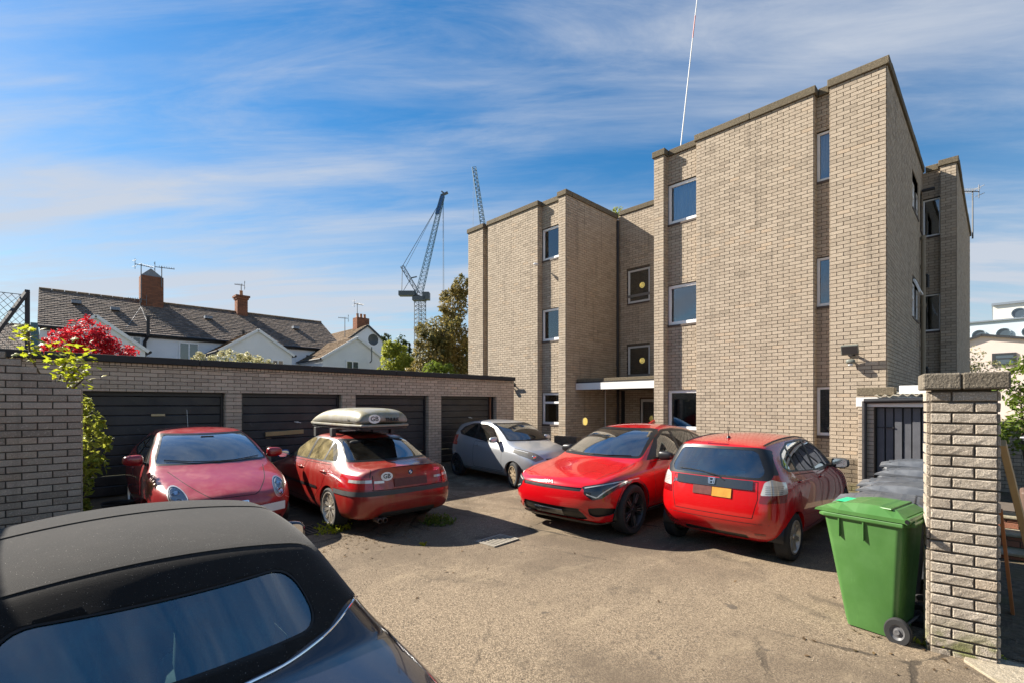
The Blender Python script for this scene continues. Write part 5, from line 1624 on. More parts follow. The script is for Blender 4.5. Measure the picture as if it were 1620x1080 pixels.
# ================================================================== the six cars
ANY = lambda c, n: True
def build_bmw():
    L, Wd, H = 4.47, 1.74, 1.405
    st = [([.10, .03, .02, .07, .11, .16], .13, .20, [.60, .66, .67, .62, .58, .48], [.34, .50, .64, .69, .715, .735]),
          (.30, .05, .18, [.72, .78, .80, .77, .71, .50], [.34, .52, .68, .745, .77, .80]),
          (.78, .03, .18, [.76, .84, .865, .82, .73, .52], [.34, .55, .74, .82, .845, .875]),
          (1.15, .05, .18, [.77, .85, .87, .84, .76, .64], [.34, .56, .78, .88, .915, .95]),
          ([1.4] * 4 + [1.42, 1.42], .14, .18, [.77, .85, .87, .85, .79, .73], [.34, .57, .80, .92, .955, .985]),
          ([2.0] * 5 + [2.10], .10, .18, [.77, .85, .87, .855, .80, .58], [.34, .57, .82, .935, 1.345, 1.395]),
          (2.6, 0, .18, [.77, .85, .87, .855, .80, .585], [.34, .57, .82, .94, 1.37, 1.42]),
          (3.05, 0, .18, [.77, .85, .87, .855, .80, .575], [.34, .57, .83, .95, 1.35, 1.40]),
          ([3.35] * 5 + [3.32], -.05, .18, [.77, .85, .87, .85, .795, .555], [.34, .57, .83, .96, 1.315, 1.36]),
          ([3.85] * 5 + [3.88], -.10, .18, [.77, .85, .87, .83, .77, .66], [.34, .57, .82, .93, .975, 1.0]),
          (4.2, -.05, .20, [.75, .83, .845, .80, .72, .58], [.34, .57, .80, .915, .965, .985]),
          ([4.34, 4.44, 4.45, 4.40, 4.39, 4.42], -.06, .24, [.64, .72, .74, .70, .67, .54], [.36, .57, .77, .90, .96, .985])]
    cr = [('T2', 4, 9, .35), (4, 'T2', 'T0', .3), (9, 'T2', 'T0', .35), (11, 'T2', 'T0', .7), ('E4', 1, 10, .3), ('T2', 9, 11, .3)]
    c = Car('saloon_car', 'dusty red four-door saloon with roof box, parked nose-in at the garages', (3.94, 10.50, 0), R(-90 - 1.5), L, Wd, H, st, cr, .10, .07, 'paint_bmw')
    c.arch(.78, .345, .315); c.arch(3.505, .345, .315)
    fil = 'car_glass_filthy'
    c.side_glass([(1.50, .955), (3.64, .985), (3.52, 1.12), (3.26, 1.285), (2.9, 1.335), (2.25, 1.335), (2.02, 1.28)],
                 [[(1.62, .985), (2.42, .985), (2.42, 1.305), (2.22, 1.305), (2.04, 1.26)], [(2.50, .99), (3.10, 1.0), (3.10, 1.285), (2.88, 1.31), (2.50, 1.31)], [(3.15, 1.005), (3.52, 1.01), (3.45, 1.10), (3.26, 1.24), (3.15, 1.275)]], fil)
    c.screen('rear_window', [(-.70, 1.01), (.70, 1.01), (.57, 1.325), (-.57, 1.325)], [(-.66, 1.035), (.66, 1.035), (.54, 1.30), (-.54, 1.30)], 'car_glass', 1, zmin=.95, nx=.15)
    c.screen('windscreen', [(-.72, .985), (.72, .985), (.57, 1.365), (-.57, 1.365)], [(-.68, 1.01), (.68, 1.01), (.54, 1.335), (-.54, 1.335)], 'car_glass_dusty', -1, zmin=.95, nx=.15)
    rear = lambda q, n: q.x > L - .62 and n.z < .75
    lamps = c.both('rear_lamp', [(.405, .67), (.88, .685), (.88, .865), (.60, .865), (.57, .83), (.405, .80)], 'x', rear, 'lens_red', .001, .015)
    c.region('bumper_strip', [(-.95, .585), (.95, .585), (.95, .650), (-.95, .650)], 'x', lambda q, n: q.x > L - .75, 'plastic_grey', .010, 0)
    c.region('lower_valance', [(-.50, .2), (.50, .2), (.44, .335), (-.44, .335)], 'x', lambda q, n: q.x > L - .5 and n.x > .1, 'plastic_grey', -.004, .03)
    c.seam('boot_lid', [(-.59, .655), (.59, .655), (.61, .86), (.57, .972), (-.57, .972), (-.61, .86)], 'x', lambda q, n: q.x > L - .4 and n.x > .25, .009, .03)
    for sd, lo in zip((1, -1), lamps):
        for k, (y0, y1, z0, z1, mt) in enumerate(((.585, .80, .765, .808, 'lens_clear'), (.415, .555, .755, .79, 'lens_clear'))):
            pts = [(sd * (y0 + (y1 - y0) * q / 8), (z0 + z1) / 2) for q in range(9)]
            c.strip('lamp_band', pts, 'x', 1, z1 - z0, mt, .005, lo)
        c.strip('lamp_joint', [(sd * .57, .672 + .19 * q / 6) for q in range(7)], 'x', 1, .010, 'seam', .006, lo)
    c.seam('front_door', [(1.42, .35), (2.47, .35), (2.47, .945), (1.42, .93)], 'y', lambda q, n: abs(n.y) > .3, .008, .05, sides=(1, -1))
    c.seam('rear_door', [(2.49, .35), (3.10, .35), (3.27, .62), (3.42, .72), (3.46, .958), (2.49, .945)], 'y', lambda q, n: abs(n.y) > .3, .008, .03, sides=(1, -1))
    c.handle(2.32, .835); c.handle(3.28, .845)
    for sd in (1, -1):
        c.strip('side_moulding', [(1.20 + 1.88 * q / 30, .585) for q in range(31)], 'y', sd, .042, 'trim_black', .010)
    c.mirror(1.66, 1.0, .83, mats={-1: 'mirror_blue'}, size=(.065, .105, .065))
    pm = c.place('x', 0, .745, 1, (0, 1, 0))
    pl = c.slab('number_plate', pm, .54, .115, 'plate_maroon', .008)
    b = c.place('x', 0, .88, 1, (0, 1, 0))
    bo = c.disc('badge', b, .040, 'trim_black', h=.004); c.disc('badge_ring', b, .041, 'chrome', h=.003, parent=bo)
    for k in range(4):
        m = MB(); a0 = math.pi / 2 * k
        m.face([b @ Vector((0, 0, .0055))] + [b @ Vector((.027 * math.cos(a0 + q * math.pi / 12), .027 * math.sin(a0 + q * math.pi / 12), .0055)) for q in range(7)])
        m.build('badge_quarter', 'badge_blue' if k % 2 == 0 else 'sticker_white', bo)
    c.text('model_number', '330d', .062, c.place('x', .47, .88, 1, (0, 1, 0)), 'chrome', shear=.2)
    g = c.place('x', -.37, .845, 1, (0, 1, 0))
    so = c.disc('country_sticker', g, .088, 'sticker_white', .062, .002); c.text('sticker_letters', 'GB', .085, g @ Matrix.Translation((0, 0, .003)), 'sticker_black', parent=so, offset=.002, extrude=.001)
    m = MB()
    for y in (-.50, -.42):
        m.lathe([(.034, 4.30), (.036, 4.455), (.030, 4.457), (.028, 4.30)], 18, (0, y, .235), 'x')
    m.build('exhaust_pipe', 'disc_steel', c.root, smooth=True)
    c.both('headlamp', [(.38, .56), (.82, .57), (.80, .70), (.40, .68)], 'x', lambda q, n: q.x < .45 and n.x < -.2, 'lens_clear', .001, .02)
    c.region('grille', [(-.22, .56), (.22, .56), (.22, .68), (-.22, .68)], 'x', lambda q, n: q.x < .3 and n.x < -.3, 'trim_black', -.01, .03)
    c.wheels((.78, 3.505), .315, .225, .235, 1.50, spokes_plain(10, .020, .013, .085), 'alloy_dirty')
    c.interior(1.72, 2.15, 3.0, .32, .55, .66)
    # roof bars stay with the car
    for x in (2.18, 2.88):
        m = MB(); m.beam((x, -.56, 1.465), (x, .56, 1.465), .05, .025)
        for sd in (1, -1):
            p, _ = c.hit('z', x, sd * .50, 1)
            m.obox((x, sd * .53, (p.z + 1.465) / 2), (.05, 0, 0), (0, .035, 0), (0, 0, (1.465 - p.z) / 2 + .012))
        m.build('roof_bar', 'plastic_grey', c.root, bevel=.008)
    c.finish()
    return c
bmw = build_bmw()
# roof box lying on the bars
def roof_box():
    plain('box_grey', (0.30, 0.285, 0.22), 0.5, var=0.3, scale=5, bump=.2)
    t = NT('box_shell'); p = t.coord('Object')
    g = t.n('ShaderNodeNewGeometry'); sp = t.n('ShaderNodeSeparateXYZ'); t.L.new(g.outputs['Normal'], sp.inputs[0])
    c = t.mix(t.noise(p, 3, 4), (0.24, 0.24, 0.225), (0.33, 0.32, 0.29))
    algae = t.math('MULTIPLY', t.ramp(t.noise(p, 5, 6, .7, .6), .32, .68), t.ramp(sp.outputs[2], -.3, .9, .35, .95))
    c = t.mix(algae, c, (0.21, 0.175, 0.065))
    c = t.mix(t.ramp(t.noise(t.coord('Object', (14, 14, 1.2)), 1.0, 4), .58, .75, 0, .5), c, (.12, .10, .05))
    t.set(Base_Color=c, Roughness=.45)
    r = thing('roof_box', 'weathered silver-grey roof box strapped on the red saloon', 'roof box', bmw.root.location, 0)
    r.rotation_euler = bmw.root.rotation_euler; r.scale = bmw.root.scale
    x0, x1, hw, z0, z1 = 1.42, 3.72, .43, 1.472, 1.80
    bm = bmesh.new()
    prof = [(0.0, .06, .34), (.12, .14, .40), (.34, .23, .44), (.70, .32, .46), (1.15, .345, .465), (1.85, .345, .46), (2.17, .32, .445), (2.28, .20, .41)]
    rows = []
    for (x, h, w) in prof:
        rows.append([(x0 + x, y, z) for y, z in ((-w, z0 + .05), (-w * 1.0, z0 + .05 + (h - .05) * .45), (-w * .84, z0 + h * .93), (-w * .4, z0 + h), (w * .4, z0 + h), (w * .84, z0 + h * .93), (w, z0 + .05 + (h - .05) * .45), (w, z0 + .05))])
    V = [[bm.verts.new(p) for p in rw] for rw in rows]
    for a, b in zip(V[:-1], V[1:]):
        for k in range(7): bm.faces.new([a[k], a[k + 1], b[k + 1], b[k]])
    for e in (V[0], V[-1]): bm.faces.new(e)
    bm.faces.new([v[0] for v in V] + [v[-1] for v in V[::-1]])
    bmesh.ops.recalc_face_normals(bm, faces=bm.faces)
    lid = emit(bm, 'lid', 'box_shell', r)
    md = lid.modifiers.new('s', 'SUBSURF'); md.levels = 2; md.render_levels = 2
    m = MB(); pts = [(x0 + .02, -.29), (x0 + .12, -.40), (x0 + .5, -.47), (x1 - .35, -.47), (x1 - .04, -.41), (x1 + .0, -.32), (x1 + .0, .32), (x1 - .04, .41), (x1 - .35, .47), (x0 + .5, .47), (x0 + .12, .40), (x0 + .02, .29)]
    m.prism(pts, 'z', z0 + .045, z0 + .085); m.build('rim_band', 'box_shell', r, bevel=.012)
    m = MB(); m.prism([(x0 + (q[0] - x0) * .98 + .02, q[1] * .95) for q in pts], 'z', z0, z0 + .044); m.build('tray', 'black_metal', r, bevel=.012)
    tr = BVHTree.FromObject(lid, bpy.context.evaluated_depsgraph_get())
    def at(y, z):
        p, n, _, _ = tr.ray_cast(Vector((8, y, z)), Vector((-1, 0, 0)))
        x = Vector((0, 1, 0)); x = (x - n * x.dot(n)).normalized(); yy = n.cross(x)
        mm = Matrix((x, yy, n)).transposed().to_4x4(); mm.translation = p + n * .006
        return mm
    g = at(-.20, z0 + .17)
    m = MB(); m.prism([(.095 * math.cos(a), .07 * math.sin(a)) for a in [2 * math.pi * k / 28 for k in range(28)]], 'z', -.004, .0); m.v = [tuple(g @ Vector(v)) for v in m.v]
    so = m.build('country_sticker', 'sticker_white', r)
    text_mesh('GB', .10, 'sticker_letters', 'sticker_black', so, g @ Matrix.Translation((0, 0, .001)), .001, offset=.002)
    text_mesh('THULE', .075, 'maker_letters', 'sticker_black', r, at(.10, z0 + .155) @ Matrix.Translation((0, 0, .012)), .004, offset=.003)
    p, n, _, _ = tr.ray_cast(Vector((x1 - .42, -3, z0 + .14)), Vector((0, 1, 0)))
    text_mesh('500', .05, 'size_letters', 'plastic_grey', r, frame_mtx(p + n * .004, (1, 0, 0), (0, 0, 1)), .001)
roof_box()

def build_jazz():
    L, Wd, H = 3.90, 1.695, 1.525
    E = [.75, .83, .845, .82, .76]
    st = [([.12, .04, .03, .08, .14, .22], .14, .20, [.55, .62, .63, .58, .52, .42], [.36, .52, .68, .76, .80, .83]),
          (.35, .05, .19, [.70, .77, .79, .76, .69, .5], [.36, .54, .74, .86, .90, .93]),
          (.83, .05, .18, [.75, .82, .845, .81, .73, .58], [.36, .56, .80, .94, .99, 1.02]),
          ([1.2] * 4 + [1.15, 1.05], .15, .18, E + [.69], [.36, .58, .82, .97, 1.02, 1.06]),
          ([1.6] * 5 + [1.55], .12, .18, E + [.64], [.36, .60, .84, .985, 1.30, 1.35]),
          (2.0, .08, .18, E + [.565], [.36, .60, .85, 1.0, 1.465, 1.51]),
          (2.6, 0, .18, E + [.57], [.36, .60, .86, 1.02, 1.48, 1.53]),
          (3.15, 0, .18, E + [.56], [.36, .61, .88, 1.05, 1.46, 1.51]),
          ([3.52] * 5 + [3.55], -.04, .18, [.74, .82, .845, .81, .755, .545], [.38, .62, .90, 1.08, 1.42, 1.465]),
          ([3.72, 3.84, 3.86, 3.80, 3.76, 3.64], -.05, .25, [.60, .72, .755, .735, .70, .53], [.42, .62, .88, 1.07, 1.40, 1.43])]
    cr = [('T2', 3, 9, .4), (3, 'T2', 'T0', .3), (9, 'T2', 'T0', .5), ('E4', 2, 8, .25)]
    c = Car('hatchback_car', 'bright red five-door hatchback seen from behind, rear wiper and short aerial', (10.0, 2.53, 0), R(180 - 1.0), L, Wd, H, st, cr, .12, .08, 'paint_jazz')
    c.arch(.83, .325, .30); c.arch(3.33, .325, .30)
    g = 'car_glass'
    c.side_glass([(1.12, 1.02), (2.0, 1.00), (3.32, 1.10), (3.44, 1.18), (3.28, 1.33), (2.9, 1.44), (2.2, 1.455), (1.75, 1.36)],
                 [[(1.38, 1.045), (2.22, 1.035), (2.22, 1.425), (2.0, 1.41), (1.82, 1.35)], [(2.30, 1.04), (2.98, 1.085), (2.98, 1.39), (2.86, 1.42), (2.30, 1.43)], [(3.03, 1.10), (3.28, 1.12), (3.38, 1.18), (3.24, 1.31), (3.03, 1.375)]], g, pr=.03)
    c.screen('rear_window', [(-.665, 1.02), (.665, 1.02), (.685, 1.10), (.60, 1.37), (.5, 1.41), (-.5, 1.41), (-.60, 1.37), (-.685, 1.10)], [(-.56, 1.05), (.56, 1.05), (.60, 1.12), (.50, 1.34), (.44, 1.375), (-.44, 1.375), (-.50, 1.34), (-.60, 1.12)], 'car_glass_teal', 1, zmin=.95, nx=.1, xr=(3.3, 5))
    c.screen('windscreen', [(-.68, 1.07), (.68, 1.07), (.56, 1.46), (-.56, 1.46)], [(-.64, 1.10), (.64, 1.10), (.53, 1.43), (-.53, 1.43)], 'car_glass', -1, zmin=1.0, nx=.1)
    rear = lambda q, n: q.x > 3.30 and n.x > .02
    lamp_t = lambda q, n: q.x > 3.52 and n.x > .02
    lamps = c.both('rear_lamp', [(.575, .845), (.80, .86), (.79, .99), (.67, 1.04), (.605, 1.0)], 'x', lamp_t, 'lens_clear', .003, .02)
    c.both('brake_lamp', [(.565, .755), (.80, .765), (.80, .86), (.575, .845)], 'x', lamp_t, 'lens_deep', .003, .008)
    c.both('bumper_reflector', [(.50, .345), (.62, .35), (.62, .375), (.50, .372)], 'x', rear, 'lens_deep', .003, .004)
    c.region('bumper_vent', [(-.42, .27), (.42, .27), (.40, .33), (-.40, .33)], 'x', lambda q, n: q.x > 3.4 and n.x > .05, 'trim_black', -.004, .02)
    c.region('high_brake_lamp', [(-.14, 1.425), (.14, 1.425), (.14, 1.44), (-.14, 1.44)], 'x', lambda q, n: q.x > 3.2 and n.x > .02, 'lens_deep', .002, .004)
    c.both('pillar_reflector', [(.655, 1.09), (.72, 1.085), (.62, 1.30), (.60, 1.29)], 'x', rear, 'plastic_grey', .002, .01)
    c.seam('tailgate', [(-.545, .56), (.545, .56), (.56, .70), (.555, .80), (.60, 1.005), (-.60, 1.005), (-.555, .80), (-.56, .70)], 'x', lambda q, n: q.x > 3.4 and n.x > .2, .009, .03)
    for lo in lamps:
        sd = 1 if sum(v.co.y for v in lo.data.vertices) > 0 else -1
        for k in range(5):
            c.strip('lamp_rib', [(sd * (.62 + .15 * q / 6), .868 + .022 * k) for q in range(7)], 'x', 1, .005, 'plastic_grey', .005, lo)
    c.seam('front_door', [(1.32, .33), (2.25, .33), (2.25, 1.00), (1.32, 1.0)], 'y', lambda q, n: abs(n.y) > .3, .008, .04, sides=(1, -1))
    c.seam('rear_door', [(2.27, .33), (2.92, .33), (3.06, .55), (3.16, .66), (3.16, 1.055), (2.27, 1.0)], 'y', lambda q, n: abs(n.y) > .3, .008, .03, sides=(1, -1))
    c.handle(2.10, .92, ln=.09); c.handle(3.02, .955, ln=.09)
    c.mirror(1.48, 1.06, .79, mat='plastic_grey', size=(.06, .115, .075))
    bar = c.strip('handle_bar', [(-.49 + .98 * q / 16, .955) for q in range(17)], 'x', 1, .115, 'lamp_dark', .012)
    b = c.place('x', -.0, .965, 1, (0, 1, 0), off=.016)
    def H_emblem():
        m = MB()
        fr = [(-.043, .040), (-.036, -.036), (.036, -.036), (.043, .040)]
        for a, q in zip(fr, fr[1:] + fr[:1]): m.beam((*a, .004), (*q, .004), .008, .008)
        m.beam((-.026, .034, .006), (-.018, -.030, .006), .011, .008); m.beam((.026, .034, .006), (.018, -.030, .006), .011, .008); m.beam((-.02, .0, .006), (.02, .0, .006), .010, .008)
        m.v = [tuple(b @ Vector(v)) for v in m.v]
        m.build('badge', 'chrome', c.root)
    H_emblem()
    pl = c.slab('number_plate', c.place('x', .13, .835, 1, (0, 1, 0), off=.002), .24, .115, 'plate_yellow', .008)
    c.slab('number_plate', c.place('x', -.12, .84, 1, (0, 1, 0), off=.002), .25, .11, 'plate_maroon', .008)
    c.text('model_script', 'Jazz', .075, c.place('x', -.49, .93, 1, (0, 1, 0)), 'chrome', shear=.35)
    c.strip('bumper_crease', [(-.74 + 1.48 * q / 20, .50) for q in range(21)], 'x', 1, .006, 'seam', .001)
    c.wiper([(.02, 1.045), (-.15, 1.075), (-.30, 1.085), (-.46, 1.085)], 'x', 1)
    c.wiper([(.16, .985), (.06, 1.04), (-.02, 1.06)], 'x', 1)
    c.slab('screen_notice', c.place('x', .28, 1.10, 1, (0, 1, 0), off=-.012), .21, .055, 'paper', .001)
    p, n = c.hit('z', 3.32, .0, 1)
    m = MB(); m.cyl(p, p + Vector((0, 0, .03)), .03, .018, 12); m.cyl(p + Vector((0, 0, .03)), p + Vector((.02, 0, .16)), .005, .003, 6); m.build('aerial', 'trim_black', c.root, smooth=True)
    for sd in (1, -1):
        m = MB(); P = []
        for q in range(20):
            x = 1.75 + 1.75 * q / 19; p, _ = c.hit('z', x, sd * .515, 1); P.append(p + Vector((0, 0, .004)))
        m.tube(P, .010, 6); m.build('roof_gutter', 'trim_black', c.root, smooth=True)
    c.wheels((.83, 3.33), .30, .18, .20, 1.48, spokes_plain(7, .040, .050, 0), 'alloy_dirty')
    c.interior(1.50, 1.95, 2.75, .32, .58, .64)
    c.finish()
build_jazz()

def build_ev():
    L, Wd, H = 4.68, 1.88, 1.55
    st = [([.16, .06, .03, .05, .09, .14], .14, .19, [.68, .75, .77, .74, .70, .54], [.36, .54, .70, .775, .80, .815]),
          (.34, .06, .18, [.80, .87, .895, .865, .80, .55], [.36, .57, .77, .855, .87, .895]),
          (.88, .05, .18, [.83, .905, .94, .905, .81, .58], [.36, .62, .85, .94, .945, .965]),
          ([1.35] * 4 + [1.32, 1.28], .20, .18, [.82, .90, .93, .90, .83, .76], [.36, .58, .86, .985, 1.02, 1.045]),
          ([1.85] * 5 + [1.82], .15, .18, [.82, .90, .93, .90, .83, .66], [.36, .58, .87, 1.01, 1.31, 1.355]),
          ([2.3] * 5 + [2.28], .08, .18, [.82, .90, .93, .90, .83, .59], [.36, .58, .87, 1.02, 1.48, 1.53]),
          (2.9, 0, .18, [.82, .90, .93, .90, .83, .58], [.36, .58, .88, 1.035, 1.495, 1.55]),
          (3.5, 0, .18, [.82, .90, .935, .90, .83, .555], [.36, .60, .89, 1.06, 1.44, 1.49]),
          (4.0, 0, .18, [.82, .90, .935, .91, .83, .53], [.36, .60, .90, 1.085, 1.33, 1.375]),
          (4.4, 0, .20, [.78, .87, .90, .88, .80, .5], [.38, .60, .90, 1.07, 1.18, 1.22]),
          ([4.55, 4.64, 4.67, 4.68, 4.68, 4.66], -.04, .24, [.64, .74, .80, .80, .76, .5], [.40, .6, .85, 1.0, 1.06, 1.09])]
    cr = [('T2', 3, 9, .4), (3, 'T2', 'T0', .35), ('E4', 1, 9, .35), (0, 'T2', 'T0', .45), ('T2', 0, 3, .45), ('E5', 0, 2, .3)]
    c = Car('crossover_car', 'glossy bright red electric crossover facing the camera, black wheels and thin headlamps', (5.22, 4.62, 0), R(1.5), L, Wd, H, st, cr, .14, .05, 'paint_ev')
    c.arch(.88, .405, .365); c.arch(3.78, .405, .365)
    c.side_glass([(1.45, 1.03), (2.2, 1.035), (3.7, 1.085), (4.12, 1.19), (3.95, 1.27), (3.4, 1.425), (2.7, 1.48), (2.35, 1.47), (2.0, 1.35)],
                 [[(1.75, 1.055), (2.58, 1.06), (2.58, 1.445), (2.38, 1.44), (2.06, 1.325)], [(2.66, 1.065), (3.45, 1.095), (3.45, 1.37), (3.1, 1.42), (2.66, 1.445)], [(3.51, 1.105), (3.86, 1.14), (3.97, 1.205), (3.8, 1.27), (3.51, 1.355)]], ['car_glass', 'car_glass_privacy', 'car_glass_privacy'], pr=.03)
    c.screen('windscreen', [(-.755, 1.055), (.755, 1.055), (.60, 1.49), (-.60, 1.49)], [(-.71, 1.085), (.71, 1.085), (.56, 1.455), (-.56, 1.455)], 'car_glass_teal', -1, zmin=1.0, nx=.15)
    c.screen('rear_window', [(-.56, 1.20), (.56, 1.20), (.50, 1.40), (-.50, 1.40)], [(-.53, 1.22), (.53, 1.22), (.47, 1.38), (-.47, 1.38)], 'car_glass_privacy', 1, zmin=1.15, nx=.1)
    fr = lambda q, n: q.x < .75 and n.x < .1
    front = lambda q, n: q.x < .55 and n.x < -.05
    # slim grille bar joining the headlamps
    c.region('grille_bar', [(-.53, .685), (.53, .685), (.55, .735), (-.55, .735)], 'x', front, 'trim_black', -.012, .012)
    lamps = c.both('headlamp', [(.575, .745), (.585, .655), (.70, .575), (.80, .60), (.925, .76), (.935, .80)], 'x', fr, 'lamp_dark', .001, .015)
    c.both('lamp_brow', [(.54, .738), (.57, .758), (.95, .835), (.96, .81), (.585, .705)], 'x', fr, 'trim_black', .003, .006)
    c.region('lower_grille', [(-.50, .27), (.50, .27), (.60, .30), (.52, .445), (-.52, .445), (-.60, .30)], 'x', front, 'trim_black', -.02, .02)
    c.both('air_curtain', [(.64, .36), (.72, .33), (.86, .36), (.88, .45), (.78, .475), (.64, .46)], 'x', fr, 'trim_black', -.025, .03)
    c.region('lower_splitter', [(-.80, .17), (.80, .17), (.84, .215), (.60, .262), (-.60, .262), (-.84, .215)], 'x', front, 'plastic_grey', .012, .01)
    for sd in (1, -1):
        for k, (a, b) in enumerate((((.585, .735), (.92, .812)), ((.90, .80), (.75, .615)), ((.745, .612), (.62, .655)))):
            c.strip('daytime_light', [(sd * (a[0] + (b[0] - a[0]) * q / 12), a[1] + (b[1] - a[1]) * q / 12) for q in range(13)], 'x', -1, .016, 'lens_clear', .006, lamps[0 if sd > 0 else 1])
        c.strip('lip_line', [(sd * .80 * q / 16, .235) for q in range(17)], 'x', -1, .014, 'alloy', .016)
        c.strip('corner_blade', [(sd * (.52 + .16 * q / 8), .435 - .14 * q / 8) for q in range(9)], 'x', -1, .026, 'paint_ev', .006)
        c.strip('bonnet_shut_line', [(1.20 - .88 * q / 20, sd * (.74 - .10 * (q / 20) ** 2)) for q in range(21)], 'z', 1, .009, 'seam', .001)
        c.strip('bonnet_crease', [(1.12 - .85 * q / 16, sd * (.50 - .16 * (q / 16) ** 1.5)) for q in range(17)], 'z', 1, .008, 'paint_ev', .006)
    for k in range(4):
        c.strip('grille_slat', [(-.46 + .92 * q / 12, .295 + .035 * k) for q in range(13)], 'x', -1, .008, 'plastic_grey', -.005)
    pl = c.slab('number_plate', c.place('x', .0, .36, -1, (0, -1, 0), off=.006), .52, .11, 'lamp_dark', .008)
    c.text('plate_mark', '|', .05, c.place('x', .17, .37, -1, (0, -1, 0), off=.016), 'plate_white', parent=pl)
    # bonnet logo: the letters run together without cross strokes
    b = c.place('x', 0, .775, -1, (0, -1, 0), off=.005)
    m = MB()
    def stroke(p, q, w=.008): m.beam((p[0], p[1], .002), (q[0], q[1], .002), w, .005)
    stroke((-.085, -.022), (-.085, .022)); stroke((-.080, -.002), (-.035, .022)); stroke((-.078, .002), (-.030, -.022)); stroke((-.030, -.022), (.005, .022)); stroke((.005, .022), (.005, -.022)); stroke((.005, -.022), (.048, .022)); stroke((.048, .022), (.080, -.022))
    m.v = [tuple(b @ Vector(v)) for v in m.v]
    m.build('badge', 'sticker_white', c.root)
    c.seam('front_door', [(1.50, .36), (2.60, .36), (2.60, 1.02), (1.50, 1.0)], 'y', lambda q, n: abs(n.y) > .3, .008, .04, sides=(1, -1))
    c.seam('rear_door', [(2.62, .36), (3.32, .36), (3.44, .62), (3.58, .74), (3.62, 1.06), (2.62, 1.02)], 'y', lambda q, n: abs(n.y) > .3, .008, .03, sides=(1, -1))
    for sd in (1, -1):
        c.strip('sill_moulding', [(1.32 + 2.05 * q / 24, .30) for q in range(25)], 'y', sd, .075, 'trim_black', .012)
        c.strip('sill_bright', [(1.36 + 1.95 * q / 24, .325) for q in range(25)], 'y', sd, .016, 'alloy', .016)
        for x in (.88, 3.78):
            c.strip('arch_trim', [(x + .425 * math.cos(a), .365 + .425 * math.sin(a)) for a in [-.25 + (math.pi + .5) * q / 30 for q in range(31)]], 'y', sd, .036, 'lamp_dark', .003)
    c.handle(2.46, .90, ln=.12); c.handle(3.50, .93, ln=.12)
    c.mirror(1.78, 1.09, .86, mat='trim_black', size=(.075, .125, .07))
    c.wiper([(-.60, 1.085), (-.25, 1.078), (.08, 1.085)]); c.wiper([(.0, 1.078), (.35, 1.085), (.62, 1.10)])
    def blades(mb, r, w2):
        spokes_plain(5, .075, .045, .0)(mb, r, w2)
        spokes_plain(5, .020, .016, .30, .74)(mb, r, w2)
    c.wheels((.88, 3.78), .365, .235, .265, 1.64, blades, 'alloy_dark')
    # bright inlays on the near wheels' spokes
    for wv in [o for o in c.root.children if o.name.startswith('wheel') and not o.name.startswith('wheel_well')]:
        mb = MB()
        for k in range(5):
            a = 2 * math.pi * k / 5
            for da in (-.10, .10):
                p0 = Vector((.10 * math.cos(a + da * 1.2), .1175 * .80, .10 * math.sin(a + da * 1.2))); p1 = Vector((.245 * math.cos(a + da), .1175 * .86, .245 * math.sin(a + da)))
                mb.beam(p0, p1, .010, .006, up=(0, 1, 0))
        mb.build('spoke_inlay', 'alloy', wv)
    m = MB(); m.prism([(3.05, 1.545), (3.25, 1.60), (3.28, 1.535), (3.05, 1.53)], 'y', -.02, .02); m.build('roof_fin', 'paint_ev', c.root, bevel=.008)
    c.interior(1.80, 2.30, 3.2, .36, .60, .70, zd=1.0)
    superq('dash_paper', 'paper', c.root, (1.62, -.30, 1.03), (.10, .22, .012), .5, 14)
    c.finish()
build_ev()

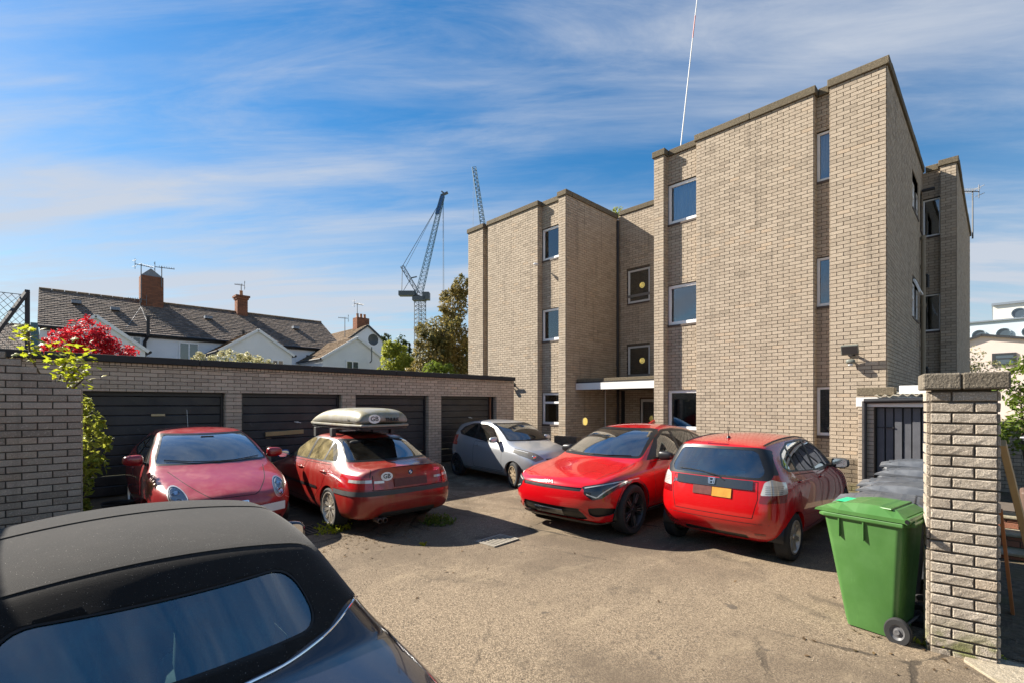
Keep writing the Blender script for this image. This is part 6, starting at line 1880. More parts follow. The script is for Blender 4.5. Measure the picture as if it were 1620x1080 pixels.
def build_picanto():
    L, Wd, H = 3.60, 1.60, 1.48
    st = [([.12, .04, .03, .08, .14, .2], .13, .20, [.54, .61, .62, .58, .52, .42], [.36, .52, .66, .76, .80, .82]),
          (.3, .05, .19, [.66, .72, .74, .71, .65, .46], [.36, .54, .72, .83, .86, .89]),
          (.72, .05, .18, [.70, .77, .80, .77, .70, .54], [.36, .57, .78, .90, .94, .97]),
          ([1.05] * 4 + [1.0, .95], .14, .18, [.70, .78, .80, .775, .72, .65], [.36, .57, .80, .92, .97, 1.01]),
          ([1.4] * 5 + [1.36], .12, .18, [.70, .78, .80, .775, .725, .60], [.36, .57, .81, .94, 1.24, 1.29]),
          ([1.8] * 5 + [1.76], .08, .18, [.70, .78, .80, .775, .725, .54], [.36, .58, .82, .96, 1.42, 1.46]),
          (2.35, 0, .18, [.70, .78, .80, .775, .725, .545], [.36, .59, .83, .99, 1.435, 1.485]),
          (2.9, 0, .18, [.69, .77, .80, .77, .72, .53], [.36, .60, .85, 1.03, 1.40, 1.45]),
          ([3.25] * 5 + [3.28], -.04, .19, [.68, .76, .79, .76, .71, .51], [.38, .60, .86, 1.06, 1.34, 1.385]),
          ([3.44, 3.54, 3.57, 3.54, 3.5, 3.36], -.04, .24, [.54, .65, .69, .68, .64, .48], [.42, .6, .84, 1.04, 1.31, 1.34])]
    cr = [('T2', 3, 9, .4), (3, 'T2', 'T0', .3), ('E4', 1, 9, .35)]
    c = Car('compact_car', 'small silver three-door hatchback half in garage shadow, wheels turned out', (8.12, 6.80, 0), R(90 - 6.0), L, Wd, H, st, cr, .12, .06, 'paint_silver')
    c.arch(.72, .315, .29); c.arch(3.10, .315, .29)
    c.side_glass([(1.12, .98), (1.8, .965), (3.0, 1.09), (3.12, 1.17), (2.98, 1.29), (2.6, 1.385), (2.0, 1.405), (1.62, 1.32)],
                 [[(1.32, 1.0), (2.25, 1.0), (2.25, 1.375), (1.98, 1.375), (1.66, 1.29)], [(2.36, 1.03), (2.9, 1.105), (3.03, 1.17), (2.9, 1.275), (2.58, 1.355), (2.36, 1.365)]], ['car_glass', 'car_glass_privacy'], pr=.04)
    c.screen('windscreen', [(-.64, 1.015), (.64, 1.015), (.53, 1.415), (-.53, 1.415)], [(-.61, 1.04), (.61, 1.04), (.50, 1.39), (-.50, 1.39)], 'car_glass', -1, zmin=.97, nx=.12)
    c.screen('rear_window', [(-.57, 1.06), (.57, 1.06), (.48, 1.32), (-.48, 1.32)], [(-.54, 1.08), (.54, 1.08), (.45, 1.30), (-.45, 1.30)], 'car_glass_privacy', 1, zmin=1.0, nx=.1, xr=(3.0, 5))
    fr = lambda q, n: q.x < .75 and n.x < .2
    lamps = c.both('headlamp', [(.38, .67), (.58, .62), (.74, .74), (.785, .90), (.72, .895), (.50, .79)], 'x', fr, 'lamp_shade', .002, .02)
    for sd, lo in zip((1, -1), lamps):
        p, n = c.hit('x', sd * .57, .715, -1)
        superq('lamp_reflector', 'chrome', lo, p - n * -.002, (.03, .055, .04), .8, 16)
        c.strip('lamp_streak', [(sd * (.62 + .12 * q / 8), .80 + .075 * q / 8) for q in range(9)], 'x', -1, .022, 'lens_clear', .004, lo)
    c.region('grille', [(-.30, .60), (.30, .60), (.36, .68), (-.36, .68)], 'x', fr, 'trim_black', -.01, .03)
    c.region('lower_grille', [(-.45, .30), (.45, .30), (.40, .45), (-.40, .45)], 'x', fr, 'trim_black', -.01, .04)
    c.both('rear_lamp', [(.52, .80), (.80, .82), (.74, 1.08), (.62, 1.07)], 'x', lambda q, n: q.x > 3.0 and n.x > .05, 'lens_red', .002, .02)
    c.seam('door', [(1.12, .33), (2.30, .33), (2.30, .965), (1.12, .955)], 'y', lambda q, n: abs(n.y) > .3, .008, .06, sides=(1, -1))
    c.handle(2.14, .86, ln=.10)
    c.mirror(1.36, 1.04, .75, size=(.06, .11, .065))
    c.wiper([(-.5, 1.035), (-.1, 1.03), (.2, 1.035)])
    for sd in (1, -1): c.strip('sill_line', [(1.1 + 1.6 * q / 12, .30) for q in range(13)], 'y', sd, .012, 'plastic_grey', .002)
    c.wheels((.72, 3.10), .29, .165, .19, 1.41, spokes_plain(8, .05, .055, 0, .72), 'hubcap_rust')
    k = 0
    for wv in [o for o in c.root.children if o.name.startswith('wheel') and not o.name.startswith('wheel_well')]:
        if wv.location.x < 1.5: wv.rotation_euler.z += R(-14)
        else:
            rim = [o for o in wv.children if o.name.startswith('rim')][0]
            rim.data = rim.data.copy() ; rim.data.materials[0] = MATS['alloy_dark']
    c.interior(1.32, 1.72, 2.45, .33, .56, .60)
    c.finish()
build_picanto()

def build_mito():
    L, Wd, H = 4.12, 1.76, 1.45
    E = [.75, .83, .855, .83, .77]
    st = [([.14, .05, .02, .05, .10, .16], .17, .19, [.56, .63, .65, .61, .56, .42], [.34, .5, .64, .71, .735, .75]),
          (.36, .07, .18, [.70, .77, .80, .775, .70, .46], [.36, .54, .73, .825, .83, .835]),
          (.88, .05, .18, [.75, .83, .86, .83, .74, .54], [.36, .57, .80, .90, .91, .935]),
          ([1.3] * 4 + [1.25, 1.2], .16, .18, E + [.735], [.36, .57, .82, .94, .975, 1.0]),
          ([1.65] * 5 + [1.62], .14, .18, E + [.67], [.36, .57, .83, .96, 1.21, 1.255]),
          ([2.08] * 5 + [2.06], .09, .18, E + [.555], [.36, .57, .84, .97, 1.385, 1.425]),
          (2.6, 0, .18, E + [.55], [.36, .57, .85, .99, 1.395, 1.445]),
          (3.2, 0, .18, E + [.52], [.36, .58, .86, 1.02, 1.34, 1.39]),
          (3.65, 0, .19, [.74, .82, .85, .82, .75, .48], [.36, .58, .87, 1.04, 1.23, 1.28]),
          ([3.92, 4.02, 4.05, 4.02, 3.98, 3.88], -.04, .24, [.55, .66, .70, .68, .62, .45], [.4, .6, .84, 1.0, 1.12, 1.16])]
    cr = [('T2', 3, 8, .4), (3, 'T2', 'T0', .3), ('E4', 2, 8, .25)]
    c = Car('coupe_hatch_car', 'rounded dusty dark red hatchback facing the camera by the first garage', (1.74, 6.90, 0), R(90 - 1.0), L, Wd, H, st, cr, .17, .05, 'paint_alfa')
    c.arch(.88, .335, .31); c.arch(3.39, .335, .31)
    c.side_glass([(1.40, .985), (2.1, .975), (3.15, 1.06), (3.28, 1.13), (3.05, 1.24), (2.6, 1.335), (2.2, 1.345), (1.9, 1.27)],
                 [[(1.60, 1.01), (2.5, 1.015), (2.5, 1.315), (2.22, 1.32), (1.94, 1.24)], [(2.57, 1.025), (3.08, 1.075), (3.18, 1.13), (2.98, 1.22), (2.57, 1.305)]], 'car_glass', pr=.04)
    c.screen('windscreen', [(-.73, 1.005), (.73, 1.005), (.57, 1.385), (-.57, 1.385)], [(-.705, 1.025), (.705, 1.025), (.54, 1.365), (-.54, 1.365)], 'car_glass_dusty', -1, zmin=.96, nx=.12, r=.05, ri=.045)
    c.screen('rear_window', [(-.5, 1.14), (.5, 1.14), (.45, 1.30), (-.45, 1.30)], [(-.48, 1.16), (.48, 1.16), (.43, 1.28), (-.43, 1.28)], 'car_glass_privacy', 1, zmin=1.05, nx=.1)
    fr = lambda q, n: q.x < .8 and n.x < .3
    for sd in (1, -1):
        pp = [(sd * (.595 + .095 * math.cos(a) + .02 * math.sin(a)), .72 + .12 * math.sin(a)) for a in [2 * math.pi * k / 22 for k in range(22)]]
        fs = cutfaces(c.bm, pp, 'x', lambda q, n: q.y * sd > 0 and fr(q, n))
        nb = take(c.bm, fs); cp = nb.copy()
        bezel = take(cp, cutfaces(cp, inset(pp, .010), 'x', ANY))
        emit(cp, 'lamp_bezel', 'alloy', c.root, .004)
        lo = emit(bezel.copy(), 'headlamp', 'lamp_bowl', c.root, -.014)
        emit(bezel, 'lamp_cover', 'lamp_glass', lo, .002)
        for (dy, dz, rr) in ((.0, -.04, .052), (.01, .055, .045)):
            p, n = c.hit('x', sd * (.595 + dy), .72 + dz, -1)
            m = MB(); q = p - n * .010
            mm = frame_mtx(q, n.orthogonal(), n.cross(n.orthogonal()))
            m.lathe([(rr, .0), (rr * .86, .012), (rr * .72, .006), (rr * .4, .0), (.001, .008)], 20)
            m.v = [tuple(mm @ Vector(v)) for v in m.v]
            m.build('projector', 'chrome', lo, smooth=True)
        nb.free()
    # shield grille and number plate
    c.region('grille', [(-.13, .63), (.13, .63), (.11, .42), (.0, .30), (-.11, .42)], 'x', lambda q, n: q.x < .5 and n.x < 0, 'trim_black', -.012, .03)
    for a, b in (((-.14, .635), (.14, .635)), ((.14, .635), (.12, .42)), ((-.14, .635), (-.12, .42)), ((.12, .42), (0, .29)), ((-.12, .42), (0, .29))):
        c.strip('grille_frame', [(a[0] + (b[0] - a[0]) * q / 6, a[1] + (b[1] - a[1]) * q / 6) for q in range(7)], 'x', -1, .016, 'chrome', .006)
    c.region('lower_grille', [(-.55, .27), (.55, .27), (.62, .36), (-.62, .36)], 'x', lambda q, n: q.x < .5 and n.x < 0, 'trim_black', -.012, .03)
    c.slab('number_plate', c.place('x', -.38, .50, -1, (0, -1, 0), off=.012), .50, .11, 'plate_white', .008)
    for sd in (1, -1):
        c.strip('bonnet_line', [(sd * (.24 + .36 * (q / 20) ** .8), .70 + .245 * (q / 20)) for q in range(0, 21)], 'x', -1, .010, 'seam', .001)
        c.strip('bumper_line', [(sd * (.66 + .10 * q / 8), .60 - .06 * q / 8) for q in range(9)], 'x', -1, .012, 'alloy', .003)
    c.strip('bonnet_line', [(-.24 + .48 * q / 10, .70) for q in range(11)], 'x', -1, .009, 'seam', .001)
    c.seam('door', [(1.42, .33), (2.55, .33), (2.58, .98), (1.42, .96)], 'y', lambda q, n: abs(n.y) > .3, .008, .06, sides=(1, -1))
    c.handle(2.38, .86, ln=.10)
    c.mirror(1.62, 1.06, .82, size=(.08, .12, .075))
    c.wiper([(-.60, 1.045), (-.25, 1.022), (.02, 1.02)]); c.wiper([(-.02, 1.022), (.28, 1.03), (.60, 1.06)])
    m = MB(); p, n = c.hit('x', 0, 1.33, -1); m.obox(p + Vector((.05, 0, -.01)), (.03, 0, 0), (0, .09, 0), (0, 0, .03)); m.build('sensor_cover', 'trim_black', c.root, bevel=.01)
    c.disc('tax_disc', c.place('x', -.57, 1.07, -1, (0, -1, 0), off=-.012), .035, 'paper', h=.001)
    c.wheels((.88, 3.39), .31, .20, .21, 1.48, spokes_plain(5, .06, .07, 0), 'alloy_dirty')
    c.interior(1.55, 2.05, 2.85, .33, .55, .64, wheel_side=1)
    c.finish()
build_mito()

def build_convertible():
    L, Wd, H = 4.05, 1.74, 1.37
    E = [.76, .83, .86, .835, .775]
    st = [([.12, .04, .03, .08, .14, .2], .14, .17, [.58, .64, .65, .6, .56, .46], [.30, .46, .58, .64, .66, .68]),
          (.32, .05, .17, [.72, .78, .80, .77, .71, .5], [.30, .50, .64, .72, .74, .77]),
          (.85, .04, .17, [.76, .83, .86, .83, .74, .52], [.30, .53, .72, .80, .82, .85]),
          ([1.25] * 4 + [1.2, 1.15], .15, .17, E + [.70], [.30, .53, .74, .85, .89, .915]),
          ([1.75] * 5 + [1.72], .08, .17, E + [.585], [.30, .53, .75, .855, 1.285, 1.345]),
          (2.2, 0, .17, E + [.59], [.30, .53, .75, .86, 1.31, 1.375]),
          (2.68, -.02, .17, E + [.58], [.30, .53, .75, .865, 1.285, 1.355]),
          ([2.95] * 5 + [2.91], -.05, .17, E + [.565], [.30, .53, .75, .87, 1.225, 1.30]),
          ([3.2] * 5 + [3.26], -.12, .17, [.76, .83, .86, .83, .775, .68], [.30, .53, .75, .87, .905, .945]),
          ([3.5] * 5 + [3.45], -.10, .17, [.75, .82, .85, .81, .745, .665], [.30, .53, .75, .865, .90, .92]),
          (3.85, -.05, .19, [.72, .79, .81, .77, .70, .55], [.32, .54, .74, .85, .885, .905]),
          ([3.92, 4.02, 4.05, 4.02, 4.0, 3.99], -.05, .22, [.6, .68, .70, .67, .63, .5], [.34, .52, .72, .83, .865, .885])]
    cr = [('T2', 3, 8, .3), (3, 'T2', 'T0', .3), (7, 'T2', 'T0', .75), (8, 'E5', 'T0', .45), ('E5', 3, 8, .4), ('E4', 1, 10, .3), (11, 'T2', 'T0', .5)]
    c = Car('convertible_car', 'near-black convertible with raised black fabric roof, cropped at lower left', (0.30, 5.07, 0), R(-90), L, Wd, H, st, cr, .12, .06, 'paint_navy', level=4)
    c.arch(.85, .335, .31); c.arch(3.25, .335, .31)
    c.screen('windscreen', [(-.68, .92), (.68, .92), (.575, 1.29), (-.575, 1.29)], [(-.65, .94), (.65, .94), (.55, 1.27), (-.55, 1.27)], 'car_glass', -1, zmin=.88, nx=.15)
    c.side_glass([(1.38, .895), (2.72, .90), (2.66, 1.10), (2.35, 1.21), (2.0, 1.22), (1.75, 1.15)], [[(1.55, .915), (2.62, .92), (2.56, 1.08), (2.3, 1.18), (2.0, 1.19), (1.78, 1.12)]], 'car_glass', zmin=.8)
    FOOT = [(1.70, .66), (2.0, .765), (2.72, .765), (2.92, .745), (3.08, .66), (3.21, .50), (3.30, .30), (3.335, .12)]
    FOOT = FOOT + [(x, -y) for x, y in FOOT[::-1]]
    rb = take(c.bm, cutfaces(c.bm, FOOT, 'z', lambda q, n: q.z > .86 and n.z > -.2))
    rest = take(c.bm, cutfaces(c.bm, [(1.70, .60), (1.70, -.60), (1.60, -.60), (1.60, .60)], 'z', lambda q, n: q.z > 1.25 and n.z > .6))
    emit(rest, 'header_rail', 'trim_black', c.root)
    tst = lambda q, n: n.x > .12 and 2.85 < q.x
    gl = take(rb, cutfaces(rb, rpoly([(-.475, 1.005), (.475, 1.005), (.42, 1.205), (-.42, 1.205)], .09, 6), 'x', tst))
    seal = take(gl, cutfaces(gl, rpoly([(-.468, 1.011), (.468, 1.011), (.414, 1.199), (-.414, 1.199)], .088, 6), 'x', ANY))
    emit(gl, 'window_seal', 'rubber', c.root, .003)
    emit(seal, 'rear_window', 'car_glass_blue', c.root, -.002)
    rt = emit(rb, 'soft_top', 'soft_top_fabric', c.root, .004)
    md = rt.modifiers.new('t', 'SOLIDIFY'); md.thickness = .010; md.offset = -1
    c.strip('roof_seam', [(2.28, -.58 + 1.16 * q / 24) for q in range(25)], 'z', 1, .035, 'soft_top_fabric', .010)
    c.strip('roof_seam', [(2.865 + .05 * (1 - (abs(q - 14) / 14) ** 2), -.545 + 1.09 * q / 28) for q in range(29)], 'z', 1, .022, 'soft_top_fabric', .009)
    P = []
    fp = rpoly(FOOT, .10, 5)
    fp = [q for q in fp if q[0] > 2.1]
    k0 = max(range(len(fp)), key=lambda k: (Vector(fp[k]) - Vector(fp[k - 1])).length); fp = fp[k0:] + fp[:k0]
    for (x, y) in fp:
        p, n = c.hit('z', x + .012, y * 1.012, 1)
        if p is not None: P.append(p + n * .004)
    m = MB(); m.tube(P, .0055, 8); m.build('chrome_strip', 'chrome', c.root, smooth=True)
    c.seam('boot_lid', [(3.56, -.50), (3.56, .50), (3.70, .62), (3.94, .60), (3.94, -.60), (3.70, -.62)], 'z', lambda q, n: n.z > .3, .006, .06)
    rear = lambda q, n: q.x > 3.45 and n.x > .02
    c.both('rear_lamp', [(.50, .62), (.90, .62), (.90, .80), (.58, .83)], 'x', rear, 'lens_red', .002, .02)
    c.region('high_brake_lamp', [(-.16, .852), (.16, .852), (.16, .866), (-.16, .866)], 'x', rear, 'lens_red', .002, .004)
    c.seam('door', [(1.35, .32), (2.55, .32), (2.58, .875), (1.35, .865)], 'y', lambda q, n: abs(n.y) > .3, .008, .05, sides=(1, -1))
    c.handle(2.38, .77)
    c.mirror(1.55, .97, .80)
    for sd in (1, -1): c.strip('chrome_line', [(1.3 + 2.1 * q / 30, .885) for q in range(31)], 'y', sd, .010, 'chrome', .003)
    c.slab('number_plate', c.place('x', 0, .56, 1, (0, 1, 0), off=.004), .52, .11, 'plate_yellow')
    c.wheels((.85, 3.25), .31, .22, .22, 1.48, spokes_plain(5, .06, .06, 0), 'alloy')
    c.interior(1.5, 1.98, 2.4, .30, .40, .62, seat='seat_light', zd=.84, bench=False)
    c.finish()
build_convertible()
# ------------------------------------------------------------------ wheeled bins
def plastic(name, col, fade):
    t = NT(name); p = t.coord('Object')
    c = t.mix(t.ramp(t.noise(p, 2.5, 5, .6), .3, .75), col, fade)
    c = t.mix(t.ramp(t.noise(t.coord('Object', (40, 40, 3)), 1.0, 4, .7), .62, .75, 0, .25), c, tuple(min(1, q * 1.6) for q in fade))
    t.set(Base_Color=c, Roughness=t.ramp(t.noise(p, 7, 4), .3, .7, .32, .5), Specular_IOR_Level=.45)
    t.bump(t.noise(p, 140, 3, .6), .06, .003)
plastic('bin_green', (0.050, 0.14, 0.032), (0.075, 0.185, 0.05))
plastic('bin_grey', (0.055, 0.062, 0.074), (0.13, 0.14, 0.155))
plain('sticker_green', (0.02, 0.50, 0.22), .4)
plain('hub_grey', (0.10, 0.10, 0.105), .5, var=.25)
def bin_proto(name, label, mat, group):
    """local axes: x across, +y towards the front, z up; origin at the base under the axle"""
    r = thing(name, label, 'bin', group=group)
    m = MB()
    secs = [(.03, .04, .46, .225, .04), (.10, .02, .48, .235, .05), (.86, -.035, .635, .285, .055), (.985, -.045, .66, .292, .05)]
    rings = []
    for (z, y0, y1, hw, rr) in secs:
        out = []
        for (cx, cy, a0) in ((hw - rr, y1 - rr, 0), (-hw + rr, y1 - rr, 90), (-hw + rr, y0 + rr, 180), (hw - rr, y0 + rr, 270)):
            for k in range(5): a = R(a0 + 22.5 * k); out.append((cx + rr * math.cos(a), cy + rr * math.sin(a), z))
        rings.append(out)
    n = len(rings[0])
    for q in rings: m.v += q
    for i in range(len(rings) - 1): m.addf(0, [(i * n + k, i * n + (k + 1) % n, (i + 1) * n + (k + 1) % n, (i + 1) * n + k) for k in range(n)])
    m.addf(0, [tuple(range(n))[::-1]])
    body = m.build('body', mat, r, smooth=True)
    m = MB()                                                        # flange under the lid
    m.prism([(-.315, -.06), (.315, -.06), (.315, .64), (.28, .70), (-.28, .70), (-.315, .64)], 'z', .962, 1.0); m.build('rim', mat, r, bevel=.010)
    for sx in (-1, 1):
        for y in (.28, .50):
            m = MB(); m.prism([(y - .006, .965), (y + .006, .965), (y + .006, .86), (y - .006, .80)], 'x', sx * .275, sx * .306); m.build('gusset', mat, r)
    for x in (-.17, 0, .17):
        m = MB(); m.prism([(.66, .965), (.69, .965), (.64, .82)], 'x', x - .006, x + .006); m.build('gusset', mat, r)
    m = MB()                                                        # lid
    prof = [(-.075, 1.006), (-.07, 1.05), (.02, 1.085), (.16, 1.105), (.34, 1.105), (.50, 1.085), (.66, 1.045), (.725, 1.022), (.735, 1.004)]
    V = []
    for (y, z) in prof:
        hw = .318 if y < .6 else .30
        V.append([(-hw, y, 1.004), (-hw, y, min(z, 1.035)), (-hw + .09, y, z), (hw - .09, y, z), (hw, y, min(z, 1.035)), (hw, y, 1.004)])
    for a, b in zip(V[:-1], V[1:]):
        for k in range(5): m.face([a[k], a[k + 1], b[k + 1], b[k]])
    m.face(V[0]); m.face(V[-1][::-1])
    lid = m.build('lid', mat, r, bevel=.006)
    m = MB(); m.box(-.16, .16, .52, .62, 1.062, 1.074); m.build('lid_grip', mat, lid, bevel=.008)
    m = MB(); m.prism([(-.26, .05), (.26, .05), (.20, .40), (-.20, .40)], 'z', 1.082, 1.100); m.build('lid_panel', mat, lid, bevel=.01)
    m = MB(); m.tube([(-.29, -.13, 1.0), (.29, -.13, 1.0)], .016, 10)
    for sx in (-.24, 0, .24): m.beam((sx, -.05, .99), (sx, -.135, 1.0), .03, .05)
    m.build('handle', mat, r, smooth=True)
    m = MB(); m.cyl((-.33, -.095, 1.025), (.33, -.095, 1.025), .026, .026, 12); m.build('hinge', mat, r, smooth=True)
    m = MB(); m.lathe([(.001, -.337), (.018, -.337), (.018, .337), (.001, .337)], 12, (0, -.095, 1.025), 'x'); m.build('hinge_pin', 'trim_black', r)
    for sx in (-1, 1):
        w = MB().lathe([(.062, -.022), (.102, -.024), (.112, -.012), (.112, .012), (.102, .024), (.062, .022)], 28, (sx * .265, .0, .112), 'x').build('wheel', 'rubber', r, smooth=True)
        MB().lathe([(.001, sx * .020), (.020, sx * .022), (.026, sx * .010), (.046, sx * .006), (.064, sx * .018), (.066, -sx * .018)], 24, (sx * .265, .0, .112), 'x').build('hub', 'hub_grey', w, smooth=True)
    MB().cyl((-.26, 0, .112), (.26, 0, .112), .012, .012, 8).build('axle', 'hub_grey', r)
    return r
gb = bin_proto('wheeled_bin', 'green wheeled bin standing in front of the brick gate pillar', 'bin_green', 'wheeled bins beside the gate pillar')
gb.location = (5.07, .52, gz(5.0, .6) - .02); gb.rotation_euler = (0, 0, R(-9)); gb.scale = (.96, .80, .98)
MB().box(-.13, .12, .41, .60, 1.0805, 1.0835).build('lid_sticker', 'sticker_green', [o for o in gb.children if o.name.startswith('lid')][0])
g0 = bin_proto('wheeled_bin', 'dark grey wheeled bin directly behind the green bin', 'bin_grey', 'wheeled bins beside the gate pillar')
names = ['dark grey wheeled bin directly behind the green bin', 'second grey wheeled bin behind the green bin', 'third grey wheeled bin in the row behind the green one', 'fourth grey wheeled bin, next to last in the row', 'farthest grey wheeled bin, in front of the shed door']
for i, nm in enumerate(names):
    b = g0 if i == 0 else copy_tree(g0)
    b['label'] = nm
    x = 5.84 + i * .80; b.location = (x, .44 + .03 * i + (.06, -.05, .07, -.04, .02)[i], gz(x, .6) - .004); b.rotation_euler = (0, 0, R((4, -5, 3, -4, 6)[i])); b.scale = (.95, .92, (.93, .96, .92, .97, 1.0)[i])

# ------------------------------------------------------------------ low garden walls and shed by the flats
def low_wall(name, label, x, y0, y1, h, th=.22, mat='brick_grey', z0=-.1):
    w = thing(name, label, 'wall', (x, (y0 + y1) / 2, z0)); O = local(w)
    global CH, BL
    CH, BL = .0808, .241
    bs = []
    panel(bs, (x, y1), (x, y0), FX, 0, h - .10); panel(bs, (x, y0), (x + th, y0), FY, 0, h - .10)
    k = int((y1 - y0) / .083)
    for i in range(k):
        c = Vector((x, y0 + (i + .5) * (y1 - y0) / k, h - .05)); bs.append((c, Vector((0, -1, 0)), Vector((-1, 0, 0)), (y1 - y0) / k - .009, .095))
    bs = [(b[0] + Vector((0, 0, z0)), *b[1:]) for b in bs]
    MB().box(0, th, y0 - O.y, y1 - O.y, 0, h - .008).build('core', 'mortar_dark', w)
    lay(w, bs, mat, 300, False, O, 33)
brick_mat('brick_mossy', (0.24, 0.19, 0.13), (0.15, 0.12, 0.085), (0.14, 0.13, 0.05), bump=.7, moss=.5)
low_wall('garden_wall', 'low dark mossy brick wall in front of the right block', 10.98, 1.84, 3.6, .92, mat='brick_mossy')
low_wall('planter_wall', 'low dark brick planter wall beside the porch', 11.35, 8.85, 9.75, .98, mat='brick_mossy')
def shed():
    s = thing('bin_shed', 'brick bin shed with dark plank door and broken corrugated roof edge', 'shed', (10.85, 1.3, -.1)); O = local(s)
    X, ya, yb, yc = 10.85, 1.84, 1.60, .60
    bs = []
    panel(bs, (X, ya), (X, yb), FX, 0, 1.92); panel(bs, (X + .02, ya), (12.0, ya), (0, 1), 0, 1.92); panel(bs, (X, yc), (12.0, yc), FY, 0, 1.95)
    bs = [(b[0] + Vector((0, 0, -.1)), *b[1:]) for b in bs]
    MB().box(0, 1.2, ya - O.y - .0, yb - O.y, 0, 2.0).build('side_wall', 'mortar', s)
    MB().box(0, 1.2, yc - O.y, yc + .1 - O.y, 0, 2.0).build('side_wall', 'mortar', s)
    lay(s, bs, 'brick_tan', 300, False, O, 41)
    plain('door_plank', (0.085, 0.088, 0.10), .6, var=.35, scale=5)
    d = MB().box(.16, .19, yb - .01 - O.y, yc + .1 - O.y, .02, 1.92).build('door', 'black_metal', s)
    n = 7; w = (yb - yc - .12) / n
    for k in range(n):
        y = yb - .02 - w * (k + .5)
        MB().box(.10 + .02 * (k % 2), .155, y - w * .42 - O.y, y + w * .42 - O.y, .03, 1.90).build('plank', 'door_plank', d, bevel=.004)
    for z in (.55, 1.55): MB().beam((.09, yb - .02 - O.y, z), (.09, yb - .28 - O.y, z), .02, .02).build('hinge', 'black_metal', d)
    MB().box(-.02, .06, ya + .03 - O.y, yc - .05 - O.y, 1.925, 2.10).build('fascia', 'white_paint', s, bevel=.006)
    MB().box(-.04, .20, ya + .02 - O.y, 1.30 - O.y, 2.13, 2.28).build('parapet_stone', 'coping_stone', s, bevel=.012)
    MB().box(-.02, .20, 1.24 - O.y, yc - .1 - O.y, 2.15, 2.30).build('parapet_board', 'white_paint', s, bevel=.01)
    m = MB(); pts = []
    for k in range(41):
        y = ya - .25 - (ya - .25 - yc) * k / 40; pts.append((y, 2.125 + .022 * math.sin(k * 1.25) + (.02 if k > 12 else 0)))
    for (a, b) in zip(pts[:-1], pts[1:]):
        m.face([(-.08, a[0] - O.y, a[1]), (-.08, b[0] - O.y, b[1]), (1.2, b[0] - O.y, b[1] + .1), (1.2, a[0] - O.y, a[1] + .1)])
        m.face([(-.08, a[0] - O.y, a[1] - .012), (-.08, b[0] - O.y, b[1] - .012), (-.08, b[0] - O.y, b[1]), (-.08, a[0] - O.y, a[1])])
    plain('corrugated', (.46, .42, .33), .8, var=.25, scale=8)
    m.build('corrugated_roof', 'corrugated', s, fixn=False)
    m = MB(); m.tube([(-.07, ya - .1 - O.y, 2.03), (-.07, yc - O.y, 2.05)], .045, 10); m.tube([(-.06, 1.735 - O.y, 2.03), (-.06, 1.735 - O.y, .05)], .04, 10)
    m.build('gutter_pipe', 'black_metal', s, smooth=True)
shed()
# return wall behind the pillar, weathered post, leaning timber
rw = thing('return_wall', 'brick return wall running back from the gate pillar', 'wall', (6.6, .2, -.1)); RO = local(rw)
bs = []
panel(bs, (5.5, .07), (7.6, .07), FY, 0, 2.0); bs = [(b[0] + Vector((0, 0, -.1)), *b[1:]) for b in bs]
MB().box(5.46 - RO.x, 7.6 - RO.x, .07 - RO.y, .27 - RO.y, 0, 1.98).build('core', 'mortar', rw)
lay(rw, bs, 'brick_tan', 300, False, RO, 51)
tag(MB().box(6.28, 6.36, .44, .51, -.1, 2.04).build('timber_post', 'timber_grey', bevel=.006), 'weathered grey timber post between the pillar and the shed', 'post')
m = MB().beam((5.75, -.02, 1.55), (6.6, -.30, -.08), .10, .045, up=(0, 1, 0)); tag(m.build('timber_plank', 'timber', bevel=.004), 'long yellow timber plank leaning right of the pillar', 'plank')
m = MB().beam((5.95, -.01, .95), (6.25, -.09, -.05), .07, .025, up=(0, 1, 0)); plain('plank_orange', (.36, .13, .04), .7, var=.25, scale=9); tag(m.build('timber_plank', 'plank_orange', bevel=.003), 'short orange plank leaning low behind the pillar', 'plank')
st = thing('brick_steps', 'red brick garden steps right of the pillar', 'steps', (9.0, -.5, -.1)); SO = local(st)
for k in range(3):
    x = 8.4 + .32 * k
    MB().box(x - SO.x, 10.5 - SO.x, -1.6 - SO.y, .05 - SO.y, .17 * k, .17 * (k + 1) - .04).build('riser', 'mortar', st)
    bs = []; panel(bs, (x - .002, .05), (x - .002, -1.6), FX, 0, .13)
    bs = [(b[0] + Vector((0, 0, .17 * k - .1)), *b[1:]) for b in bs]; lay(st, bs, 'brick_red', 100, False, SO, 61 + k)
    MB().box(x - .04 - SO.x, x + .34 - SO.x, -1.6 - SO.y, .05 - SO.y, .17 * (k + 1) - .038, .17 * (k + 1)).build('tread', 'concrete', st, bevel=.01)
b = copy_tree(g0); b['label'] = 'dark bin standing beyond the brick steps at the right edge'; b['group'] = 'wheeled bins beside the gate pillar'; b.location = (11.2, -.85, .35); b.rotation_euler = (0, 0, R(60)); b.scale = (1, 1, 1)
tb = MB(); tb.prism([(9.2, -.75), (9.7, -.75), (9.7, -.2), (9.2, -.2)], 'z', .40, .72); plain('tub_brown', (.12, .075, .055), .6); tag(tb.build('plant_tub', 'tub_brown', bevel=.03), 'brown plastic tub on the steps under the dark bin', 'tub')

